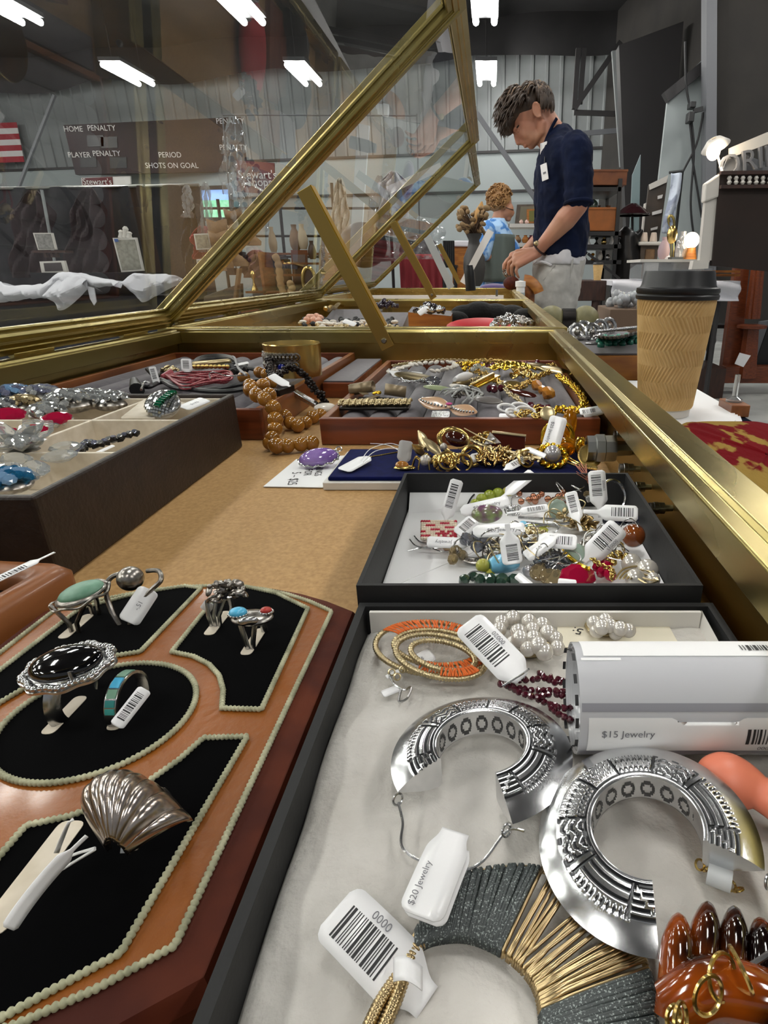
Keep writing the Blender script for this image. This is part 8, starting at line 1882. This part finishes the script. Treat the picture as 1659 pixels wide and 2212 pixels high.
wbox('brown wooden box on the very top of the black shelf', 1262, 367, 1356, 400, YR + .02, .5, m_boxw); wbox('orange wooden chest on the second shelf of the black unit', 1252, 449, 1332, 499, YR + .02, .45, mat('orange_wood', '#8a4c12', .45, col2='#73400f', scale=8))
t = bg('glass_dome', 'dark green glass float on the orange wooden chest', 'ornament', (1278, 448), YR + .1); MB().ball(PY(1278, 446, YR + .1), .055, 18, 12).build('float', mat('dark_green_glass', '#27352b', .1, coat=.6), t, world=True)
for k in range(3): vase(('white pebble dish left of the green float', 'grey dish right of the green float', 'silver dish at the right of the chest top')[k], (1270 + 22 * k, 449), 441, 12, YR + .12, (m_frame, m_greywood, m_steel)[k], [(.6, 0), (1, .6), (.9, .6), (.01, .2)], 'dish', 'dish')
rr = random.Random(17); gl = ['brass', 'silver', 'white', 'amber', 'dark', 'pale']
for k in range(11):
 x = 1256 + 8 * k; low = k % 2; nm = ('gold', 'silver', 'white', 'amber', 'black', 'cream')[k % 6]
 vase('%s trinket on the %s shelf, %s from the left' % (nm, 'lower' if low else 'third', ('first', 'second', 'third', 'fourth', 'fifth', 'sixth')[k // 2]), (x, 562 if low else 528), rr.uniform(540, 548) if low else rr.uniform(507, 515), rr.uniform(9, 13), YR + .12, (m_gold, m_silver, m_white, m_amberglass, m_black, m_frame)[k % 6], rr.choice((P_VASE, P_BELL)), 'trinket', 'trinket')
t = bg('dark_table', 'dark wooden table with the small kraft cup behind the young man', 'table', (1290, 620), 4.6, foot=True); a, c = PY(1225, 606, 4.6), PY(1311, 606, 4.6); MB().box(a.x, c.x, 4.6, 5.15, a.z - .14, a.z).build('tabletop', m_wooddark, t, world=True, smooth=False, bevel=.006)
for x in (a.x + .05, c.x - .06): MB().tube([V((x, 4.65, FLOOR_Z)), V((x, 4.65, FLOOR_Z + .3)), V((x, 4.65, a.z - .14))], [.03, .045, .035], 10).build('leg', m_wooddark, t, world=True)
p = PY(1290, 606, 4.75); t = thing('coffee_cup', 'small distant kraft coffee cup on the dark wooden table', 'cup', p); k = (PY(1299, 606, 4.75).x - p.x); h = PY(1290, 568, 4.75).z - p.z
MB().lathe([(.0001, 0), (k * .82, 0), (k * 1.22, h * .9)], 24).build('cup_body', m_kraft, t); MB().lathe([(k * 1.3, h * .9), (k * 1.3, h * .95), (k * 1.1, h * 1.05), (.0001, h * 1.05)], 24).build('lid', m_black, t)
t = bg('cloth_table', 'table under a creased white cloth left of the big coffee cup', 'table', (1400, 620), 4.4, foot=True); a, c = PY(1322, 607, 4.4), PY(1600, 607, 4.4)
MB().box(a.x, c.x, 4.4, 5.3, a.z - .03, a.z).build('tabletop', m_whitecloth, t, world=True, smooth=False); MB().grid(lambda u, v: (a.x + (c.x - a.x) * u, 4.4 - .012 - .02 * math.sin(u * 9 + v * 9), a.z - .13 * (1 - v)), 60, 8).build('cloth_drop', m_whitecloth, t, world=True, solid=.004, angle=180)
for x in (a.x + .2, c.x - .1):
 for y in (4.5, 5.2): MB().tube([V((x, y, FLOOR_Z)), V((x, y, a.z - .03))], .02, 8).build('leg', m_steelgrey, t, world=True)
t = bg('plastic_tub', 'clear plastic storage tub right behind the coffee cup lid', 'tub', (1450, 590), 4.3); bxp(MB(), 1385, 563, 1545, 606, 4.42, .4).build('tub_body', m_plastic, t, world=True, smooth=False, bevel=.01); bxp(MB(), 1383, 560, 1547, 566, 4.40, .44).build('tub_rim', m_frame, t, world=True, smooth=False)
bxp(MB(), 1450, 555, 1476, 570, 4.45, .1).build('paper', m_steel, t, world=True, smooth=False)
t = bg('bronze_statue', 'dark bronze figure with raised arm right of the black shelf', 'statue', (1358, 560), 5.6, foot=True); b = MB(); limb(b, [PY(1350, 630, 5.6), PY(1352, 560, 5.6), PY(1352, 520, 5.6)], [.14, .13, .10]); b.ball(PY(1352, 502, 5.6), .05, 14, 10); limb(b, [PY(1358, 520, 5.6), PY(1374, 512, 5.6), PY(1384, 500, 5.6)], [.05, .04, .025]); limb(b, [PY(1346, 522, 5.6), PY(1342, 545, 5.6)], [.045, .03]); remesh(b, 'statue_body', mat('dark_bronze', '#1f1e1e', .35, .6), t, .012, 3)
MB().box(PY(1328, 640, 5.6).x, PY(1380, 640, 5.6).x, 5.45, 5.75, FLOOR_Z, PY(1350, 622, 5.6).z).build('pedestal', m_black, t, world=True, smooth=False)
t = bg('table_lamp', 'dark red glass table lamp above the bronze figure', 'lamp', (1368, 455), 6.0); MB().lathe([(.16, 0), (.17, .01), (.10, .06), (.03, .10), (.02, .10), (.09, .05), (.15, 0)], 24, MX.Translation(PY(1366, 466, 6.0))).build('lamp_shade', mat('dark_red_glass', '#2a0f14', .15, coat=.5), t, world=True); MB().tube([PY(1366, 466, 6.0), PY(1366, 520, 6.0)], .012, 8).build('lamp_stem', m_black, t, world=True)
t = bg('standing_mirror', 'tall pale glass panel standing behind the dark red lamp', 'panel', (1378, 420), 6.6, foot=True); slabp(MB(), [(1366, 378), (1384, 334), (1378, 600), (1356, 600)], 6.6, .02).build('glass_sheet', mat('pale_glass', '#7f9294', .3), t, world=True, smooth=False); p, q = PY(1357, 600, 6.6), PY(1377, 600, 6.6); MB().box(p.x, q.x, 6.6, 6.62, FLOOR_Z, p.z).build('stand', m_wooddark, t, world=True, smooth=False)
t = bg('door_leaf', 'dark panelled door board with white labels leaning right of the lamp', 'door', (1415, 450), 6.3, foot=True); slabp(MB(), [(1402, 400), (1443, 380), (1424, 520), (1386, 540)], 6.3, .04).build('board', mat('slate_board', '#33302e', .6, col2='#4d4034', scale=3), t, world=True, smooth=False)
slabp(MB(), [(1403, 398), (1444, 378), (1440, 394), (1404, 410)], 6.28, .03).build('white_top', m_frame, t, world=True, smooth=False); slabp(MB(), [(1392, 440), (1396, 438), (1390, 505), (1386, 505)], 6.27, .03).build('white_edge', m_frame, t, world=True, smooth=False)
p, q = PY(1388, 540, 6.3), PY(1422, 520, 6.3); MB().box(p.x, q.x, 6.3, 6.34, FLOOR_Z, p.z).build('stand', m_wooddark, t, world=True, smooth=False)
for q in ([(1421, 423), (1432, 420), (1430, 428), (1421, 430)], [(1409, 458), (1430, 452), (1429, 460), (1409, 465)], [(1406, 493), (1421, 489), (1420, 495), (1406, 498)]): slabp(MB(), q, 6.28, .01).build('white_label', m_signw, t, world=True, smooth=False)
t = thing('banner_stand', 'thin black stand holding the flowered fabric strip', 'stand', (PY(1474, 380, 6.16).x, 6.16, FLOOR_Z)); p = PY(1474, 370, 6.16); MB().tube([p, V((p.x, 6.16, FLOOR_Z))], .014, 8).build('pole', m_black, t, world=True); MB().tube([PY(1446, 373, 6.14), p], .012, 8).build('arm', m_black, t, world=True)
t = bg('fabric_banner', 'pale blue flowered fabric strip hanging beside the door board', 'fabric', (1455, 430), 6.1); MB().grid(lambda u, v: PY(1450 + 22 * u - 18 * v + 4 * math.sin(v * 5), 374 + 130 * v, 6.1) + V((0, .03 * math.sin(u * 6 + v * 4), 0)), 12, 24).build('fabric_body', mat('floral_fabric', '#c9d2e0', .8, col2='#8f97ab', scale=9, lo=.5, hi=.6), t, world=True, angle=180, solid=.004)
for k in range(2): vase(('left white cup upside down on the grey cabinet', 'right white cup upside down on the grey cabinet')[k], (1391 + 20 * k, 522), 502, 16, 5.6, mat('cream_china_%d' % k, '#d7c6b6', .3, coat=.3), [(1, 0), (.95, .3), (.7, .95), (.5, 1), (.01, 1)], 'cup', 'cup')
t = bg('pedestal', 'small grey carved pedestal cabinet under the two white cups', 'pedestal', (1402, 545), 5.6, foot=True); bxp(MB(), 1380, 522, 1430, 530, 5.5, .4).build('top', m_frame, t, world=True, smooth=False, bevel=.01); a, c = PY(1386, 530, 5.53), PY(1424, 530, 5.53); MB().box(a.x, c.x, 5.55, 5.85, FLOOR_Z, a.z).build('cabinet_body', m_greywood, t, world=True, smooth=False); bxp(MB(), 1392, 538, 1416, 575, 5.53, .03).build('carved_panel', m_tan, t, world=True, smooth=False, bevel=.01)
t = bg('display_riser', 'white riser box under the heron and the globe lamp', 'riser', (1480, 570), 4.84); a, c = PY(1424, 562, 4.84), PY(1524, 562, 4.84); MB().box(a.x, c.x, 4.84, 5.3, PY(1400, 607, 4.4).z, a.z).build('riser_body', m_frame, t, world=True, smooth=False)
t = bg('heron_statue', 'brass heron statue with curved neck by the round lamp', 'statue', (1450, 520), 4.9); MB().tube(spline([PY(x, y, 4.9) for x, y in ((1453, 500), (1456, 486), (1455, 472), (1449, 466), (1444, 471), (1446, 480))], 6), [.010] * 25 + [.010] * 6, 8).build('neck', m_brass, t, world=True); MB().ball(PY(1452, 507, 4.9), (.040, .03, .065), 16, 12).build('bird_body', m_gold, t, world=True)
for x in (1450, 1455): MB().tube([PY(x, 515, 4.9), PY(x - 1, 560, 4.9)], .006, 6).build('leg', m_brass, t, world=True)
MB().tube([PY(1444, 476, 4.9), PY(1444, 482, 4.9), PY(1447, 490, 4.9)], [.010, .006, .002], 8).build('beak', m_brass, t, world=True)
t = bg('globe_lamp', 'glowing round white globe lamp beside the white cabinet', 'lamp', (1494, 519), 5.0); MB().ball(PY(1494, 519, 5.0), .058, 22, 14).build('globe', mat('lit_globe', '#fff0d8', .4, emit=4.0), t, world=True); MB().tube([PY(1494, 535, 5.0), PY(1492, 562, 5.0)], [.03, .045], 12).build('lamp_base', m_oak, t, world=True)
ld = bpy.data.lights.new('globe_light', 'POINT'); ld.energy = 2.5; ld.color = (1, .85, .65); ld.shadow_soft_size = .06; lo = bpy.data.objects.new('light', ld); COL.objects.link(lo); lo.parent = t; lo.location = (0, -.09, 0)
for k, (lab, x, y, m, w_) in enumerate((('amber glass piece left of the globe lamp', 1480, 560, m_amberglass, 16), ('clear plastic wrapped vase behind the heron', 1470, 560, m_plastic, 30), ('pinkish wrapped bundle left of the heron', 1432, 560, mat('pink_wrap', '#b9a1a6', .5, trans=.2), 26), ('red glass piece right of the globe lamp', 1512, 560, m_coral, 12), ('white wrapped flowers at the heron\'s feet', 1437, 562, m_whitecloth, 20))): vase(lab, (x, y), (528, 500, 512, 515, 545)[k], w_, 5.05, m, P_VASE)
YK = 4.2
t = bg('cabinet', 'white sided cabinet with a dark back and little white spindle gallery', 'cabinet', (1600, 480), YK)
slabp(MB(), [(1556, 372), (1720, 366), (1700, 590), (1538, 574)], YK, .05).build('back_panel', mat('dark_back', '#2a1d17', .8, col2='#211712', scale=4), t, world=True, smooth=False)
slabp(MB(), [(1524, 436), (1555, 424), (1540, 562), (1511, 566)], YK + .02, .05).build('side_panel', m_frame, t, world=True, smooth=False); slabp(MB(), [(1521, 437), (1556, 424), (1556, 374), (1536, 388), (1524, 396)], YK + .0, .07).build('cornice', m_frame, t, world=True, smooth=False, bevel=.01); slabp(MB(), [(1498, 563), (1532, 561), (1530, 580), (1494, 582)], YK, .07).build('foot', m_frame, t, world=True, smooth=False)
for k in range(8): p, q = PY(1575 + 14.5 * k, 399, YK - .02), PY(1576 + 14.5 * k, 380, YK - .02); MB().tube([p, p.lerp(q, .25), p.lerp(q, .5), p.lerp(q, .75), q], [.008, .016, .008, .015, .008], 10).build('spindle', m_frame, t, world=True)
for y in (374, 404): MB().bar(PY(1556, y, YK - .02), PY(1710, y - 2, YK - .02), .03, .02).build('gallery_rail', m_wooddark, t, world=True, smooth=False)
t = bg('fretwork_sign', 'white carved fretwork lettering standing on the dark backed cabinet', 'sign', (1610, 330), YK + .1)
slabp(MB(), [(1580, 318), (1656, 286), (1740, 262), (1740, 290), (1656, 312), (1580, 340)], YK + .1, .05).build('top_board', m_frame, t, world=True, smooth=False); M = MX.Translation(PY(1622, 348, YK + .08)) @ rotm(90, 0, 0) @ rotm(0, 0, 12)
vs, fs = text_geo('ORIH'); o = MB().add([(x * .17, y * .17, 0) for x, y, z in vs], fs, M).build('fretwork', m_colgrey, t, world=True, smooth=False, solid=.03)
slabp(MB(), [(1560, 372), (1572, 340), (1600, 330), (1700, 368), (1700, 374)], YK + .12, .02).build('back_board', mat('grey_paint', '#8d8f92', .6), t, world=True, smooth=False)
t = bg('bulb_lamp', 'bare glowing bulb lamp above the white cornice', 'lamp', (1541, 328), 4.3); MB().ball(PY(1541, 328, 4.3), (.042, .042, .049), 20, 12).build('bulb', mat('lit_bulb', '#ffe9c8', .4, emit=9.0), t, world=True); MB().lathe([(.09, 0), (.045, .045), (.018, .054)], 18, MX.Translation(PY(1546, 318, 4.35)) @ rotm(20, -30, 0), caps=False).build('reflector', m_frame, t, world=True, solid=.004); MB().tube([PY(1550, 335, 4.34), PY(1562, 378, YK + .03)], .008, 6).build('stem', m_frame, t, world=True)
ld = bpy.data.lights.new('bulb_light', 'POINT'); ld.energy = 5; ld.color = (1, .82, .6); ld.shadow_soft_size = .05; lo = bpy.data.objects.new('light', ld); COL.objects.link(lo); lo.parent = t; lo.location = (0, -.08, 0)
YBd = 5.3
t = bg('bed_frame', 'carved dark wood bed end with two posts standing on the concrete', 'bed', (1610, 650), YBd, foot=True)
slabp(MB(), [(1592, 560), (1622, 558), (1598, 815), (1558, 812)], YBd, .09).build('post', m_woodred, t, world=True, smooth=False, bevel=.008)
for y, w_ in ((548, 18), (562, 20), (572, 16)): bxp(MB(), 1607 - w_, y - 5, 1607 + w_, y + 4, YBd - .01, .11).build('post_cap', m_woodred, t, world=True, smooth=False, bevel=.01)
a, q = PY(1612, 815, YBd - .1), PY(1650, 460, YBd - .1); b = MB()
for k in range(7): an = 2 * math.pi * k / 7; o_ = V((.028 * math.cos(an), .028 * math.sin(an), 0)); b.tube([a.lerp(q, .38) + o_ * 1.4, q + o_], [.026, .016], 8)
b.build('fluted_post', m_woodred, t, world=True); MB().ball(PY(1650, 455, YBd - .1), (.058, .058, .05), 16, 10).build('finial', m_woodred, t, world=True)
MB().tube([a, a.lerp(q, .34)], [.085, .062], 8).build('post_base', m_woodred, t, world=True, smooth=False); MB().lathe([(.06, -.02), (.12, -.01), (.12, .012), (.06, .02)], 18, MX.Translation(a.lerp(q, .33))).build('post_collar', m_woodred, t, world=True)
bxp(MB(), 1563, 792, 1720, 828, YBd - .12, .12).build('bed_rail', m_woodred, t, world=True, smooth=False, bevel=.006)
t = bg('price_card', 'white price card stuck on the dark wood bed post', 'card', (1603, 777), YBd - .22); slabp(MB(), [(1598, 762), (1622, 768), (1606, 793), (1587, 786)], YBd - .235, .004).build('card', m_white, t, world=True, smooth=False)
t = bg('panel', 'black framed panel leaning at the right edge behind the bed rail', 'panel', (1660, 740), YBd - .1, foot=True); slabp(MB(), [(1665, 690), (1760, 690), (1760, 802), (1626, 802)], YBd + .02, .03).build('panel_body', m_black, t, world=True, smooth=False); slabp(MB(), [(1642, 695), (1664, 692), (1628, 798), (1622, 792)], YBd + .03, .03).build('pale_edge', m_colgrey, t, world=True, smooth=False)
t = bg('side_table', 'black turned leg side table standing beside the bed end', 'table', (1540, 720), 5.6, foot=True); p = PY(1540, 700, 5.6); MB().box(p.x - .12, p.x + .12, 5.5, 5.75, p.z - .03, p.z).build('tabletop', m_black, t, world=True); MB().tube([p - V((0, 0, .03)), p - V((0, 0, .15)), p - V((0, 0, .25)), V((p.x, p.y, FLOOR_Z + .05))], [.03, .05, .025, .035], 12).build('leg', m_black, t, world=True)
for s in (-1, 1): MB().tube([V((p.x, p.y, FLOOR_Z + .08)), V((p.x + s * .1, p.y, FLOOR_Z + .02))], .016, 8).build('foot', m_black, t, world=True)
for k, (lab, y) in enumerate((('orange wood plank stacked topmost right of the cup', 584), ('orange wood plank below the topmost one', 592))): t = bg('plank', lab, 'plank', (1565, y), 4.5); bxp(MB(), 1545, y, 1600, y + 5, 4.5 + .03 * k, .3).build('plank_body', m_oak, t, world=True, smooth=False)
t = bg('dark_chest', 'dark chest under the right part of the cloth table', 'chest', (1570, 680), 5.0, foot=True); a, c = PY(1500, 660, 5.0), PY(1590, 660, 5.0); MB().box(a.x, c.x, 5.0, 5.5, FLOOR_Z, FLOOR_Z + .25).build('chest_body', m_wooddark, t, world=True, smooth=False)
t = bg('wall_camera', 'black camera bracket on the grey column with hanging cables', 'camera', (1497, 240), YB - .25); bxp(MB(), 1487, 240, 1502, 263, YB - .45, .15).build('camera_body', m_black, t, world=True, smooth=False, bevel=.01); bxp(MB(), 1491, 218, 1505, 232, YB - .45, .15).build('camera_head', m_black, t, world=True, smooth=False, bevel=.01); MB().bar(PY(1498, 240, YB - .35), PY(1518, 235, YB - .35), .05, .05).build('bracket', m_black, t, world=True, smooth=False)
for pts in (((1480, 90), (1482, 180), (1490, 230)), ((1490, 262), (1496, 320), (1497, 350), (1508, 420), (1516, 470)), ((1519, 243), (1505, 310), (1478, 365), (1470, 380)), ((1494, 262), (1499, 330), (1492, 440), (1500, 520))): MB().tube(spline([PY(x, y, YB - .3) for x, y in pts], 8), .014, 6).build('cable', m_black, t, world=True)
